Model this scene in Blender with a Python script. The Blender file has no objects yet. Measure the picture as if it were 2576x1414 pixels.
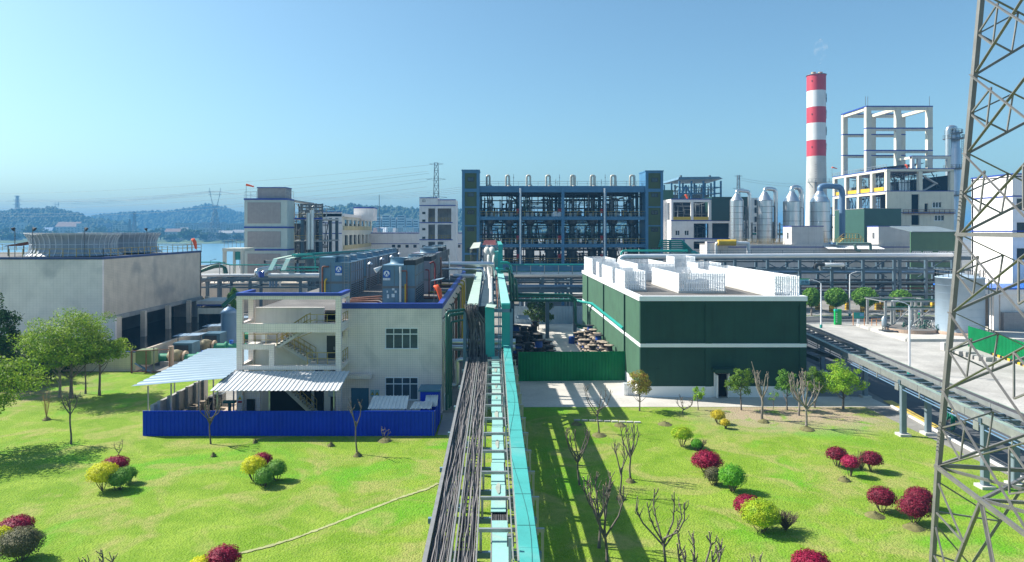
import bpy, math, random
from mathutils import Vector, Matrix
R = math.radians
sc = bpy.context.scene
C = sc.collection
# ---------------------------------------------------------------- camera, sky, sun, exposure
F, H, CX, HY = 1717.0, 16.5, 1244.0, 580.0      # focal length in photo pixels (2576 wide), camera height, vanishing point
cd = bpy.data.cameras.new('camera'); cam = bpy.data.objects.new('camera', cd); C.objects.link(cam)
cam.location = (0, 0, H); cam.rotation_euler = (R(90), 0, 0)
cd.sensor_width = 36; cd.lens = 36 * F / 2576; cd.shift_x = 44 / 2576; cd.shift_y = -127 / 2576
cd.clip_start = 0.5; cd.clip_end = 30000
sc.camera = cam
SUN_EL, SUN_AZ = 42.0, 18.0                      # sun stands left of the view, a little ahead of the camera
w = bpy.data.worlds.new('World'); sc.world = w; w.use_nodes = True
nt = w.node_tree; nt.nodes.clear()
sky = nt.nodes.new('ShaderNodeTexSky'); sky.sky_type = 'NISHITA'; sky.sun_disc = False
sky.sun_elevation = R(SUN_EL); sky.sun_rotation = R(-(90 - SUN_AZ))
sky.altitude = 0; sky.air_density = 1.0; sky.dust_density = 1.6; sky.ozone_density = 1.6
bg = nt.nodes.new('ShaderNodeBackground'); bg.inputs[1].default_value = 0.096
wo = nt.nodes.new('ShaderNodeOutputWorld')
tint = nt.nodes.new('ShaderNodeMix'); tint.data_type = 'RGBA'; tint.blend_type = 'MULTIPLY'; tint.inputs[0].default_value = 1; tint.inputs[7].default_value = (.66, .88, .90, 1)
nt.links.new(sky.outputs[0], tint.inputs[6]); nt.links.new(tint.outputs[2], bg.inputs[0]); nt.links.new(bg.outputs[0], wo.inputs[0])
sd = bpy.data.lights.new('sun', 'SUN'); sd.energy = 4.7; sd.angle = R(0.53); sd.color = (1.0, 0.95, 0.87)
sun = bpy.data.objects.new('sun', sd); C.objects.link(sun)
sv = Vector((-math.cos(R(SUN_EL)) * math.cos(R(SUN_AZ)), math.cos(R(SUN_EL)) * math.sin(R(SUN_AZ)), math.sin(R(SUN_EL))))
sun.rotation_euler = sv.to_track_quat('Z', 'Y').to_euler()
sun.location = (-80, 20, 90)
vs = sc.view_settings; vs.view_transform = 'Standard'; vs.look = 'None'; vs.exposure = 1.0; vs.gamma = 1; vs.use_curve_mapping = False
sc.cycles.max_bounces = 6; sc.cycles.diffuse_bounces = 4; sc.cycles.glossy_bounces = 2; sc.cycles.transparent_max_bounces = 8
sc.cycles.volume_bounces = 0
# ---------------------------------------------------------------- photo pixels to metres
def X(px, D): return (px - CX) * D / F
def Z(py, D): return H - (py - HY) * D / F
def GD(py, z=0.0): return F * (H - z) / (py - HY)
def G(px, py, z=0.0):
    D = GD(py, z); return (X(px, D), D, z)
# ---------------------------------------------------------------- materials
MATS = {}
def srgb(c): return tuple(((v / 12.92) if v <= .04045 else ((v + .055) / 1.055) ** 2.4) for v in c)
def M(name, col, rough=.7, metal=0.0, var=.12, vs_=.6, streak=0.0, bump=0.0, bs=8.0, grid=None, stain=None, fine=0.0, spec=.5, trans=0.0):
    """principled material whose colour wanders with noise in world space; optional tile joints, rain streaks, stains"""
    if name in MATS: return MATS[name]
    m = bpy.data.materials.new(name); m.use_nodes = True; n = m.node_tree.nodes; L = m.node_tree.links
    b = n['Principled BSDF']; b.inputs['Roughness'].default_value = rough; b.inputs['Metallic'].default_value = metal
    b.inputs['Specular IOR Level'].default_value = spec
    geo = n.new('ShaderNodeNewGeometry'); pos = geo.outputs['Position']
    def noise(scale, detail=4, vec=pos, dist=0):
        t = n.new('ShaderNodeTexNoise'); t.inputs['Scale'].default_value = scale; t.inputs['Detail'].default_value = detail
        t.inputs['Distortion'].default_value = dist; L.new(vec, t.inputs['Vector']); return t.outputs['Fac']
    def math_(op, a, bb=None, clamp=False):
        t = n.new('ShaderNodeMath'); t.operation = op; t.use_clamp = clamp
        for i, v in enumerate((a, bb)):
            if v is None: continue
            if isinstance(v, (int, float)): t.inputs[i].default_value = v
            else: L.new(v, t.inputs[i])
        return t.outputs[0]
    def mix(fac, a, bb, mode='MIX'):
        t = n.new('ShaderNodeMix'); t.data_type = 'RGBA'; t.blend_type = mode
        for sock, v in ((t.inputs[0], fac), (t.inputs[6], a), (t.inputs[7], bb)):
            if isinstance(v, (int, float)): sock.default_value = v
            elif isinstance(v, tuple): sock.default_value = (*v[:3], 1)
            else: L.new(v, sock)
        return t.outputs[2]
    def ramp(fac, lo, hi):
        t = n.new('ShaderNodeMapRange'); t.inputs[1].default_value = lo; t.inputs[2].default_value = hi; L.new(fac, t.inputs[0]); return t.outputs[0]
    f1 = noise(vs_, 5)
    dark = tuple(c * (1 - var) for c in col); lite = tuple(min(1, c * (1 + var)) for c in col)
    cur = mix(ramp(f1, .3, .7), dark, lite)
    if fine:
        f2 = noise(vs_ * 12, 3)
        cur = mix(math_('MULTIPLY', ramp(f2, .45, .75), fine), cur, tuple(c * .45 for c in col))
    if streak:
        mp = n.new('ShaderNodeMapping'); mp.inputs['Scale'].default_value = (2.2, 2.2, .12); L.new(pos, mp.inputs[0])
        s = ramp(noise(1.0, 4, mp.outputs[0]), .52, .78)
        cur = mix(math_('MULTIPLY', s, streak), cur, tuple(c * .35 for c in col))
    if stain:
        amt, sscale, scol = stain
        s = ramp(noise(sscale, 6, pos, .6), .55, .7)
        cur = mix(math_('MULTIPLY', s, amt), cur, scol)
    height = None
    if grid:
        du, dz, lw, dk = grid
        sp = n.new('ShaderNodeSeparateXYZ'); L.new(pos, sp.inputs[0])
        sn = n.new('ShaderNodeSeparateXYZ'); L.new(geo.outputs['Normal'], sn.inputs[0])
        isx = math_('GREATER_THAN', math_('ABSOLUTE', sn.outputs[0]), .5)
        u = math_('ADD', math_('MULTIPLY', isx, sp.outputs[1]), math_('MULTIPLY', math_('SUBTRACT', 1.0, isx), sp.outputs[0]))
        isz = math_('GREATER_THAN', math_('ABSOLUTE', sn.outputs[2]), .5)
        v = math_('ADD', math_('MULTIPLY', isz, sp.outputs[1]), math_('MULTIPLY', math_('SUBTRACT', 1.0, isz), sp.outputs[2]))
        lu = math_('LESS_THAN', math_('FRACT', math_('DIVIDE', u, du)), lw / du)
        lv = math_('LESS_THAN', math_('FRACT', math_('DIVIDE', v, dz)), lw / dz)
        g = math_('MAXIMUM', lu, lv)
        cur = mix(math_('MULTIPLY', g, dk), cur, (.05, .05, .06))
    L.new(cur, b.inputs['Base Color'])
    if bump:
        bn = n.new('ShaderNodeBump'); bn.inputs['Strength'].default_value = bump; bn.inputs['Distance'].default_value = .05
        L.new(noise(bs, 4), bn.inputs['Height']); L.new(bn.outputs[0], b.inputs['Normal'])
    MATS[name] = m
    return m
def leafmat(name, c1, c2, sc_=1.5, tr=.35):
    """leaves: two tones in patches, some light passing through"""
    if name in MATS: return MATS[name]
    m = bpy.data.materials.new(name); m.use_nodes = True; n = m.node_tree.nodes; L = m.node_tree.links
    b = n['Principled BSDF']; b.inputs['Roughness'].default_value = .55; b.inputs['Specular IOR Level'].default_value = .3
    geo = n.new('ShaderNodeNewGeometry')
    t = n.new('ShaderNodeTexNoise'); t.inputs['Scale'].default_value = sc_; t.inputs['Detail'].default_value = 3; L.new(geo.outputs['Position'], t.inputs['Vector'])
    t2 = n.new('ShaderNodeTexWhiteNoise'); None
    r = n.new('ShaderNodeMapRange'); r.inputs[1].default_value = .35; r.inputs[2].default_value = .65; L.new(t.outputs['Fac'], r.inputs[0])
    mx = n.new('ShaderNodeMix'); mx.data_type = 'RGBA'; mx.inputs[6].default_value = (*c1, 1); mx.inputs[7].default_value = (*c2, 1); L.new(r.outputs[0], mx.inputs[0])
    hs = n.new('ShaderNodeHueSaturation'); L.new(mx.outputs[2], hs.inputs['Color'])
    mr = n.new('ShaderNodeMapRange'); mr.inputs[3].default_value = .65; mr.inputs[4].default_value = 1.35; L.new(geo.outputs['Random Per Island'], mr.inputs[0]); L.new(mr.outputs[0], hs.inputs['Value'])
    L.new(hs.outputs[0], b.inputs['Base Color'])
    tl = n.new('ShaderNodeBsdfTranslucent'); L.new(hs.outputs[0], tl.inputs['Color'])
    ms = n.new('ShaderNodeMixShader'); ms.inputs[0].default_value = tr
    L.new(b.outputs[0], ms.inputs[1]); L.new(tl.outputs[0], ms.inputs[2]); L.new(ms.outputs[0], n['Material Output'].inputs[0])
    MATS[name] = m; return m
# ---------------------------------------------------------------- mesh builder
class MB:
    def __init__(s): s.v = []; s.f = []; s.mi = []; s.sm = []; s.cur = 0; s.mats = []
    def use(s, mat):
        if mat not in s.mats: s.mats.append(mat)
        s.cur = s.mats.index(mat); return s
    def add(s, vs_, fs, smooth=False):
        o = len(s.v); s.v += [tuple(q) for q in vs_]
        for f in fs: s.f.append([i + o for i in f]); s.mi.append(s.cur); s.sm.append(smooth)
        return s
    def box(s, x0, x1, y0, y1, z0, z1):
        x0, x1 = min(x0, x1), max(x0, x1); y0, y1 = min(y0, y1), max(y0, y1); z0, z1 = min(z0, z1), max(z0, z1)
        return s.add([(x0,y0,z0),(x1,y0,z0),(x1,y1,z0),(x0,y1,z0),(x0,y0,z1),(x1,y0,z1),(x1,y1,z1),(x0,y1,z1)],
              [(0,3,2,1),(4,5,6,7),(0,1,5,4),(1,2,6,5),(2,3,7,6),(3,0,4,7)])
    def pbox(s, px0, px1, py0, py1, D0, D1):
        """box whose front face, at distance D0, covers the photo rectangle; it runs back to D1"""
        return s.box(X(px0, D0), X(px1, D0), D0, D1, Z(py1, D0), Z(py0, D0))
    def hexa(s, p):   # 8 points, same order as box
        return s.add(p, [(0,3,2,1),(4,5,6,7),(0,1,5,4),(1,2,6,5),(2,3,7,6),(3,0,4,7)])
    def beam(s, p, q, a, b=None, up=(0,0,1)):
        p = Vector(p); q = Vector(q); b = b or a; d = (q - p)
        if d.length < 1e-6: return s
        d.normalize(); up = Vector(up)
        if abs(d.dot(up)) > .99: up = Vector((0,1,0))
        r = d.cross(up).normalized(); u = r.cross(d).normalized()
        r *= a / 2; u *= b / 2
        P = [p - r - u, p + r - u, p + r + u, p - r + u, q - r - u, q + r - u, q + r + u, q - r + u]
        return s.add(P, [(0,1,2,3),(7,6,5,4),(0,4,5,1),(1,5,6,2),(2,6,7,3),(3,7,4,0)])
    def ang(s, p, q, a, t=.25, flip=1, up=(0,0,1)):
        """angle-iron: two thin flanges"""
        p = Vector(p); q = Vector(q); d = (q - p).normalized(); up = Vector(up)
        if abs(d.dot(up)) > .99: up = Vector((0,1,0))
        r = d.cross(up).normalized(); u = r.cross(d).normalized() * flip
        s.beam(p + r * a / 2, q + r * a / 2, a, a * t, up=u); s.beam(p + u * a / 2, q + u * a / 2, a * t, a, up=u); return s
    def tube(s, pts, r, n=8, smooth=True, caps=True, radii=None):
        pts = [Vector(p) for p in pts]; o = len(s.v); rings = []
        prev = None
        for i, p in enumerate(pts):
            d = (pts[min(i+1, len(pts)-1)] - pts[max(i-1, 0)])
            if d.length < 1e-9: d = Vector((0,0,1))
            d.normalize()
            if prev is None:
                up = Vector((0,0,1)) if abs(d.z) < .9 else Vector((0,1,0))
                prev = d.cross(up).normalized()
            a = (prev - d * prev.dot(d)); a = a.normalized() if a.length > 1e-6 else d.orthogonal().normalized()
            prev = a; b = d.cross(a)
            rr = radii[i] if radii else r
            rings.append([p + (a * math.cos(2*math.pi*k/n) + b * math.sin(2*math.pi*k/n)) * rr for k in range(n)])
        vs_ = [q for rg in rings for q in rg]; fs = []
        for i in range(len(rings) - 1):
            for k in range(n): fs.append((i*n+k, i*n+(k+1)%n, (i+1)*n+(k+1)%n, (i+1)*n+k))
        s.add(vs_, fs, smooth)
        if caps: s.add(rings[0], [tuple(range(n))[::-1]]); s.add(rings[-1], [tuple(range(n))])
        return s
    def lathe(s, c, prof, n=24, smooth=True, capt=True, capb=True):
        """profile [(r, z)...] turned round a vertical axis at c"""
        cx, cy, cz = c; vs_ = []; fs = []
        for r, z in prof:
            for k in range(n): a = 2*math.pi*k/n; vs_.append((cx + r*math.cos(a), cy + r*math.sin(a), cz + z))
        for i in range(len(prof) - 1):
            for k in range(n): fs.append((i*n+k, i*n+(k+1)%n, (i+1)*n+(k+1)%n, (i+1)*n+k))
        s.add(vs_, fs, smooth)
        if capb: s.add(vs_[:n], [tuple(range(n))[::-1]])
        if capt: s.add(vs_[-n:], [tuple(range(n))])
        return s
    def cyl(s, c, r, h, n=16, r2=None): return s.lathe(c, [(r, 0), (r if r2 is None else r2, h)], n)
    def disc(s, p, d, r, t, n=16): 
        p = Vector(p); d = Vector(d).normalized(); return s.tube([p, p + d * t], r, n)
    def quad(s, a, b, c, d): return s.add([a, b, c, d], [(0,1,2,3)])
    def slab(s, a, b, c, d, t):
        """four-cornered sheet with thickness t downwards"""
        P = [Vector(q) for q in (a, b, c, d)]; dn = Vector((0,0,-t))
        return s.hexa([q + dn for q in P] + P)
    def corr(s, a, b, c, d, period=.25, depth=.04, t=.01):
        """corrugated sheet; ribs run from edge a-b to edge d-c; a-b is the edge the ribs repeat along"""
        a, b, c, d = map(Vector, (a, b, c, d)); n = max(2, int((b - a).length / period)); nrm = (b - a).cross(d - a).normalized()
        prof = []
        for i in range(n):
            for u, h in ((0, 0), (.55, 0), (.65, 1), (.9, 1)): prof.append(((i + u) / n, h * depth))
        prof.append((1, 0)); vs_ = []; fs = []
        for u, h in prof:
            vs_.append(a.lerp(b, u) + nrm * h); vs_.append(d.lerp(c, u) + nrm * h)
        m = len(prof)
        for u, h in prof:
            vs_.append(a.lerp(b, u) + nrm * (h - t)); vs_.append(d.lerp(c, u) + nrm * (h - t))
        for i in range(m - 1):
            fs.append((2*i, 2*i+2, 2*i+3, 2*i+1)); k = 2*m + 2*i; fs.append((k, k+1, k+3, k+2))
        return s.add(vs_, fs)
    def poly(s, pts, z0, z1):
        n = len(pts); s.add([(x, y, z1) for x, y in pts], [tuple(range(n))])
        if z0 is not None:
            s.add([(x, y, z0) for x, y in pts] + [(x, y, z1) for x, y in pts], [(i, (i+1) % n, n + (i+1) % n, n + i) for i in range(n)])
        return s
    def build(s, name, mat=None, parent=None, loc=None):
        me = bpy.data.meshes.new(name); me.from_pydata(s.v, [], s.f)
        for m in (s.mats or [mat]): me.materials.append(m)
        if s.mats: me.polygons.foreach_set('material_index', s.mi)
        me.polygons.foreach_set('use_smooth', s.sm)
        o = bpy.data.objects.new(name, me); C.objects.link(o)
        if parent is None and s.v:
            if loc is None: xs = [q[0] for q in s.v]; ys = [q[1] for q in s.v]; loc = ((min(xs)+max(xs))/2, (min(ys)+max(ys))/2, min(q[2] for q in s.v))
            me.transform(Matrix.Translation(-Vector(loc))); o.location = loc
        me.update()
        if parent is not None:
            o.parent = parent; o.matrix_parent_inverse = Matrix.Translation(-Vector(parent.location))
        return o
def base_empties():
    """bring every Empty that still stands at the world origin to the base of its parts"""
    bpy.context.view_layer.update()
    for e in [o for o in C.objects if o.type == 'EMPTY' and o.parent is None and o.location.length < 1e-6]:
        ds = [d for d in e.children_recursive if d.type == 'MESH']
        if not ds: continue
        P = [d.matrix_world @ Vector(c) for d in ds for c in d.bound_box]
        b = Vector(((min(p.x for p in P)+max(p.x for p in P))/2, (min(p.y for p in P)+max(p.y for p in P))/2, min(p.z for p in P)))
        e.location = b
        for ch in e.children: ch.matrix_parent_inverse = Matrix.Translation(-b) @ ch.matrix_parent_inverse
def tag(o, label, cat, group=None, kind=None):
    if label: o['label'] = label
    if cat: o['category'] = cat
    if group: o['group'] = group
    if kind: o['kind'] = kind
    return o
def thing(name, label, cat, loc=(0,0,0), group=None):
    o = bpy.data.objects.new(name, None); C.objects.link(o); o.location = loc; o.empty_display_size = .5
    return tag(o, label, cat, group)
def struct(o): o['kind'] = 'structure'; return o
def copy_tree(o, loc=None, label=None, rz=None, scale=None, group=None):
    """a copy of a thing and of its parts and sub-parts; children keep their mesh and their offset from the thing"""
    def rec(a, par):
        c = a.copy(); C.objects.link(c)
        if par is not None: c.parent = par; c.matrix_parent_inverse = a.matrix_parent_inverse.copy()
        for ch in a.children: rec(ch, c)
        return c
    kids = list(o.children); c = o.copy(); C.objects.link(c)
    for ch in kids: rec(ch, c)
    if loc is not None: c.location = loc
    if rz is not None: c.rotation_euler = (0, 0, rz)
    if scale is not None: c.scale = scale if isinstance(scale, tuple) else (scale,)*3
    if label: c['label'] = label
    if group: c['group'] = group
    return c
def rail(mb, pts, h=1.05, step=1.5, r=.025, mids=(.5,)):
    """handrail along a line of floor points"""
    for a, b in zip(pts[:-1], pts[1:]):
        a = Vector(a); b = Vector(b); n = max(1, round((b - a).length / step)); up = Vector((0,0,h))
        mb.beam(a + up, b + up, r*2)
        for m_ in mids: mb.beam(a + up * m_, b + up * m_, r*1.6)
        for i in range(n + 1):
            p = a.lerp(b, i / n); mb.beam(p, p + up, r*2)
def arc(p0, corner, p1, n=4):
    """quarter bend from p0 to p1 round a corner"""
    p0, c, p1 = map(Vector, (p0, corner, p1)); return [(p0*(1-t)**2 + c*2*t*(1-t) + p1*t*t) for t in [i/n for i in range(n+1)]]
def bendpath(pts, r=.6, n=4):
    P = [Vector(p) for p in pts]; out = [P[0]]
    for i in range(1, len(P) - 1):
        a = P[i] + (P[i-1] - P[i]).normalized() * min(r, (P[i-1]-P[i]).length/2); b = P[i] + (P[i+1] - P[i]).normalized() * min(r, (P[i+1]-P[i]).length/2)
        out += arc(a, P[i], b, n)
    return out + [P[-1]]
def lattice_post(mb, p0, p1, w0, w1, n, t=.1):
    """square lattice mast"""
    p0 = Vector(p0); p1 = Vector(p1)
    def cs(u): c = p0.lerp(p1, u); w_ = w0 + (w1 - w0) * u; return [c + Vector((sx*w_/2, sy*w_/2, 0)) for sx, sy in ((-1,-1),(1,-1),(1,1),(-1,1))]
    for k in range(4): mb.beam(cs(0)[k], cs(1)[k], t * 1.4)
    for i in range(n):
        a = cs(i / n); b = cs((i + 1) / n)
        for k in range(4): mb.beam(a[k], b[(k+1) % 4], t); mb.beam(a[(k+1) % 4], b[k], t); mb.beam(b[k], b[(k+1) % 4], t)
# ---------------------------------------------------------------- the place's materials
tile = M('white_tile', (.88,.75,.68), .45, var=.06, streak=.2, grid=(.2,.2,.02,.33), stain=(.25,.35,(.25,.24,.23)))
tile_big = M('grey_white_tile', (.86,.76,.72), .5, var=.08, streak=.08, grid=(.45,.22,.03,.2), stain=(.5,.16,(.33,.33,.35)))
tile_tan = M('weathered_tan_tile', (.66,.55,.44), .5, var=.12, streak=.2, grid=(.45,.22,.03,.25), stain=(.6,.13,(.24,.23,.23)))
plaster = M('white_plaster', (.82,.77,.73), .8, var=.06, streak=.22, stain=(.2,.3,(.35,.34,.32)))
plaster_c = M('cream_plaster', (.62,.60,.50), .8, var=.06, streak=.3, stain=(.2,.2,(.35,.34,.3)))
greypanel = M('grey_brick_panel', (.34,.31,.30), .8, var=.08, vs_=1.5, grid=(.6,.3,.03,.2))
tilewall = M('rosy_grey_tile', (.60,.56,.53), .6, var=.07, streak=.35)
concrete = M('concrete', (.36,.35,.33), .85, var=.15, streak=.3, fine=.2)
concrete_l = M('light_concrete', (.52,.50,.46), .85, var=.12, vs_=.25, fine=.25, stain=(.35,.12,(.3,.29,.27)))
roofgrey = M('roof_screed', (.14,.13,.12), .9, var=.3, vs_=.4, fine=.4)
band = M('blue_band', (.012,.045,.30), .5, var=.12, grid=(.2,.2,.015,.3))
band_d = M('dark_blue_band', (.02,.05,.16), .5, var=.12)
fenceblue = M('blue_sheet', (.003,.04,.52), .5, var=.10, streak=.2, spec=.15)
doorblue = M('blue_door_paint', (.035,.14,.22), .45, var=.06)
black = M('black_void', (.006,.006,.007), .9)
dark = M('dark_interior', (.03,.035,.04), .8, var=.3)
glass = M('window_glass', (.05,.08,.10), .2, var=.4, spec=.35)
glass_d = M('dark_glass', (.015,.02,.025), .1, var=.4, spec=.8)
white = M('white_paint', (.82,.83,.84), .45, var=.03, streak=.08)
whiteroof = M('white_slat_paint', (.80,.81,.82), .5, var=.06, streak=.25)
teal = M('teal_paint', (.012,.33,.30), .4, var=.10, vs_=.5, streak=.0, stain=(.25,.5,(.10,.45,.42)))
teal_p = M('faded_teal_sheet', (.24,.46,.42), .6, var=.12, vs_=.4, stain=(.6,.45,(.40,.36,.31)), fine=.15)
teal_m = M('sunworn_teal_sheet', (.05,.33,.30), .6, var=.12, vs_=.5, stain=(.35,.4,(.22,.42,.38)), fine=.15)
palegreen = M('pale_green_sheet', (.40,.52,.44), .6, var=.1, vs_=.5, stain=(.3,.5,(.3,.33,.28)))
lagging = M('pipe_lagging', (.50,.49,.46), .85, var=.12, vs_=2, fine=.2)
tealpipe = M('teal_pipe', (.01,.26,.215), .4, var=.12)
greenpipe = M('dark_green_pipe', (.008,.09,.06), .4, var=.15)
steel = M('galvanised_steel', (.36,.37,.37), .45, .55, var=.12, vs_=2, fine=.15)
steelw = M('weathered_steel', (.29,.28,.265), .5, .35, var=.14, vs_=2, fine=.25)
steeld = M('dull_steel', (.15,.165,.17), .55, .3, var=.2, vs_=1)
bluesteel = M('blue_steel_paint', (.055,.17,.30), .45, var=.10, streak=.18)
bluegrey = M('blue_grey_paint', (.12,.22,.30), .5, var=.12, streak=.2)
rackgrey = M('rack_grey_paint', (.075,.12,.155), .5, var=.15, streak=.2)
olive = M('olive_cladding', (.055,.085,.022), .6, var=.12, grid=(.9,.3,.03,.3))
yellow = M('yellow_paint', (.62,.40,.02), .5, var=.1)
yellowr = M('yellow_rail_paint', (.42,.30,.08), .5, var=.15)
alu = M('aluminium_cladding', (.62,.63,.64), .3, .85, var=.06, vs_=.8, streak=.15)
aluw = M('white_cladding', (.68,.69,.70), .4, .3, var=.05)
pipeblue = M('blue_duct_paint', (.12,.21,.33), .45, .1, var=.06)
rust = M('rusty_pipe', (.20,.075,.045), .7, var=.3, vs_=3)
rustred = M('red_oxide', (.22,.03,.03), .6, var=.2)
cable = M('cable_sheath', (.055,.052,.055), .6, var=.35, vs_=.8)
cable2 = M('dusty_cable_sheath', (.17,.155,.15), .75, var=.35, vs_=.6)
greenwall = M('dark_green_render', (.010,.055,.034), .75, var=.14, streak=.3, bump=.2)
greenwall_sun = M('green_render_sunlit', (.045,.115,.065), .75, var=.14, streak=.25, bump=.2)  # lighter copy of the front render, with the sunlight put into the colour
greenclad = M('green_cladding', (.008,.045,.036), .5, var=.08)
greenclad2 = M('pale_green_cladding', (.07,.15,.08), .6, var=.08, streak=.15)  # paler than the other green cladding
greenfence = M('green_hoarding', (.004,.17,.055), .5, var=.14, streak=.2, spec=.15)
fence_lb = M('pale_blue_sheet', (.28,.38,.46), .5, var=.12, streak=.2)
roofsheet = M('grey_white_roof_sheet', (.60,.61,.62), .45, .1, var=.06, streak=.2, stain=(.2,.4,(.35,.34,.3)))
roofblue = M('pale_blue_roof_sheet', (.23,.31,.37), .4, .2, var=.05)
vessel = M('dark_vessel', (.08,.09,.095), .4, .4, var=.3)
wood = M('spool_wood', (.30,.24,.18), .85, var=.3, vs_=3)
wood_b = M('near_black_wood', (.035,.03,.03), .8, var=.4, vs_=3)  # near-black tone for some spool flanges and drums
spoolblue = M('blue_drum', (.01,.06,.30), .5, var=.2)
bark = M('bark', (.13,.11,.095), .9, var=.3, vs_=4, bump=.3)
bark_l = M('pale_bark', (.22,.19,.16), .9, var=.3, vs_=4, bump=.3)
cutend = M('cut_wood', (.60,.40,.25), .9, var=.2)
orange = M('orange_windsock', (.85,.10,.02), .6, var=.15)
redm = M('red_paint', (.45,.02,.02), .5, var=.15)
stackred = M('chimney_red', (.52,.03,.05), .6, var=.08, vs_=.3, streak=.12)
stackwhite = M('chimney_white', (.70,.70,.68), .6, var=.05, vs_=.3, streak=.12)
stackcon = M('chimney_concrete', (.50,.48,.44), .8, var=.1, vs_=.3, grid=(200,.8,.08,.12))
earth = M('bare_earth', (.20,.14,.085), .95, var=.3, vs_=1.2, fine=.3)
straw = M('dry_straw', (.15,.14,.05), .95, var=.3, vs_=5, fine=.4, bump=.6)
cabgreen = M('bright_green_paint', (.0,.36,.07), .4, var=.06)
workgreen = M('green_workwear', (.0,.16,.09), .8, var=.15)
skin = M('skin', (.45,.26,.18), .6)
helm_y = M('yellow_helmet', (.75,.55,.03), .35)
helm_b = M('blue_helmet', (.01,.12,.5), .35)
logoblue = M('sticker_blue', (.01,.10,.45), .4)
far_wall = M('far_house_wall', (.48,.48,.46), .8, var=.08)
far_grey = M('far_house_grey', (.34,.34,.34), .8, var=.1)
far_roof = M('far_roof', (.20,.13,.11), .8, var=.2)
far_blue = M('far_blue_roof', (.08,.24,.42), .6, var=.1)
brickring = M('brick_ring', (.42,.30,.22), .85, var=.2, grid=(.3,.15,.03,.4))
ashgrey = M('ash_grey_gravel', (.14,.13,.12), .95, var=.2, fine=.5)
tankblue = M('pale_blue_tank_paint', (.33,.42,.50), .5, .1, var=.05, streak=.1)
# ---------------------------------------------------------------- ground, water, roads
def lawn_mat():
    m = bpy.data.materials.new('lawn_grass'); m.use_nodes = True; n = m.node_tree.nodes; L = m.node_tree.links
    b = n['Principled BSDF']; b.inputs['Roughness'].default_value = .9; b.inputs['Specular IOR Level'].default_value = .15
    geo = n.new('ShaderNodeNewGeometry'); pos = geo.outputs['Position']
    def noise(s, d=4, dist=0):
        t = n.new('ShaderNodeTexNoise'); t.inputs['Scale'].default_value = s; t.inputs['Detail'].default_value = d; t.inputs['Distortion'].default_value = dist
        L.new(pos, t.inputs['Vector']); return t.outputs['Fac']
    def rng(f, a, b_, c=0., d=1.):
        t = n.new('ShaderNodeMapRange'); t.inputs[1].default_value = a; t.inputs[2].default_value = b_; t.inputs[3].default_value = c; t.inputs[4].default_value = d; L.new(f, t.inputs[0]); return t.outputs[0]
    def mix(f, a, bb):
        t = n.new('ShaderNodeMix'); t.data_type = 'RGBA'
        for s_, v in ((t.inputs[0], f), (t.inputs[6], a), (t.inputs[7], bb)):
            if isinstance(v, tuple): s_.default_value = (*v, 1)
            elif isinstance(v, float): s_.default_value = v
            else: L.new(v, s_)
        return t.outputs[2]
    c = mix(rng(noise(.35, 6, .8), .35, .65), (.125,.235,.008), (.215,.315,.030))     # big patches
    c = mix(rng(noise(.13, 5, .8), .53, .64, 0, .8), c, (.085,.30,.006))            # lush patches
    c = mix(rng(noise(.28, 9, 1.2), .48, .64, 0, .85), c, (.29,.285,.085))                # dry patches
    c = mix(rng(noise(2.6, 8, .3), .45, .7, 0, .55), c, (.10,.20,.012))                   # tufts
    c = mix(rng(noise(16, 4), .5, .75, 0, .6), c, (.32,.40,.09))
    # bare soil round the young trees before the green building
    sp = n.new('ShaderNodeSeparateXYZ'); L.new(pos, sp.inputs[0])
    def mul(a, b_):
        t = n.new('ShaderNodeMath'); t.operation = 'MULTIPLY'
        for s_, v in ((t.inputs[0], a), (t.inputs[1], b_)):
            if isinstance(v, float): s_.default_value = v
            else: L.new(v, s_)
        return t.outputs[0]
    def patch(x0, x1, y0, y1, soft):
        return mul(mul(rng(sp.outputs[0], x0 - soft, x0 + soft), rng(sp.outputs[0], x1 + soft, x1 - soft)), mul(rng(sp.outputs[1], y0 - soft, y0 + soft), rng(sp.outputs[1], y1 + soft, y1 - soft)))
    soil = mul(patch(19.0, 34.5, 57.0, 66.0, 2.8), rng(noise(.8, 7, .5), .30, .48))
    c = mix(soil, c, (.34,.27,.18))
    soil2 = mul(patch(-62.0, -42.0, 64.0, 74.0, 3.0), rng(noise(.5, 6, .5), .40, .58))
    c = mix(soil2, c, (.27,.22,.12))
    L.new(c, b.inputs['Base Color'])
    bn = n.new('ShaderNodeBump'); bn.inputs['Strength'].default_value = .9; bn.inputs['Distance'].default_value = .12
    L.new(noise(9, 8), bn.inputs['Height']); L.new(bn.outputs[0], b.inputs['Normal'])
    return m
MATS['lawn'] = lawn_mat()
asphalt = M('asphalt', (.075,.08,.085), .9, var=.15, vs_=.5, fine=.3)
yardcon = M('yard_concrete', (.40,.38,.35), .9, var=.2, vs_=.3, fine=.35, stain=(.6,.12,(.25,.235,.21)), grid=(5,5,.05,.35))
pathcon = M('path_concrete', (.50,.47,.42), .9, var=.14, vs_=.3, fine=.25, stain=(.3,.3,(.36,.33,.28)))
plantgr = M('plant_ground', (.22,.21,.19), .95, var=.3, vs_=.15, fine=.4)
farland = M('far_farmland', (.07,.12,.045), .95, var=.5, vs_=.01, fine=.3)
bank = M('river_bank', (.09,.10,.06), .95, var=.4, vs_=.05, fine=.5)
def water_mat():
    m = M('river_water', (.10,.24,.33), .28, var=.1, vs_=.01, bump=.6, bs=.35, spec=.6); return m
water_mat()
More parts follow.
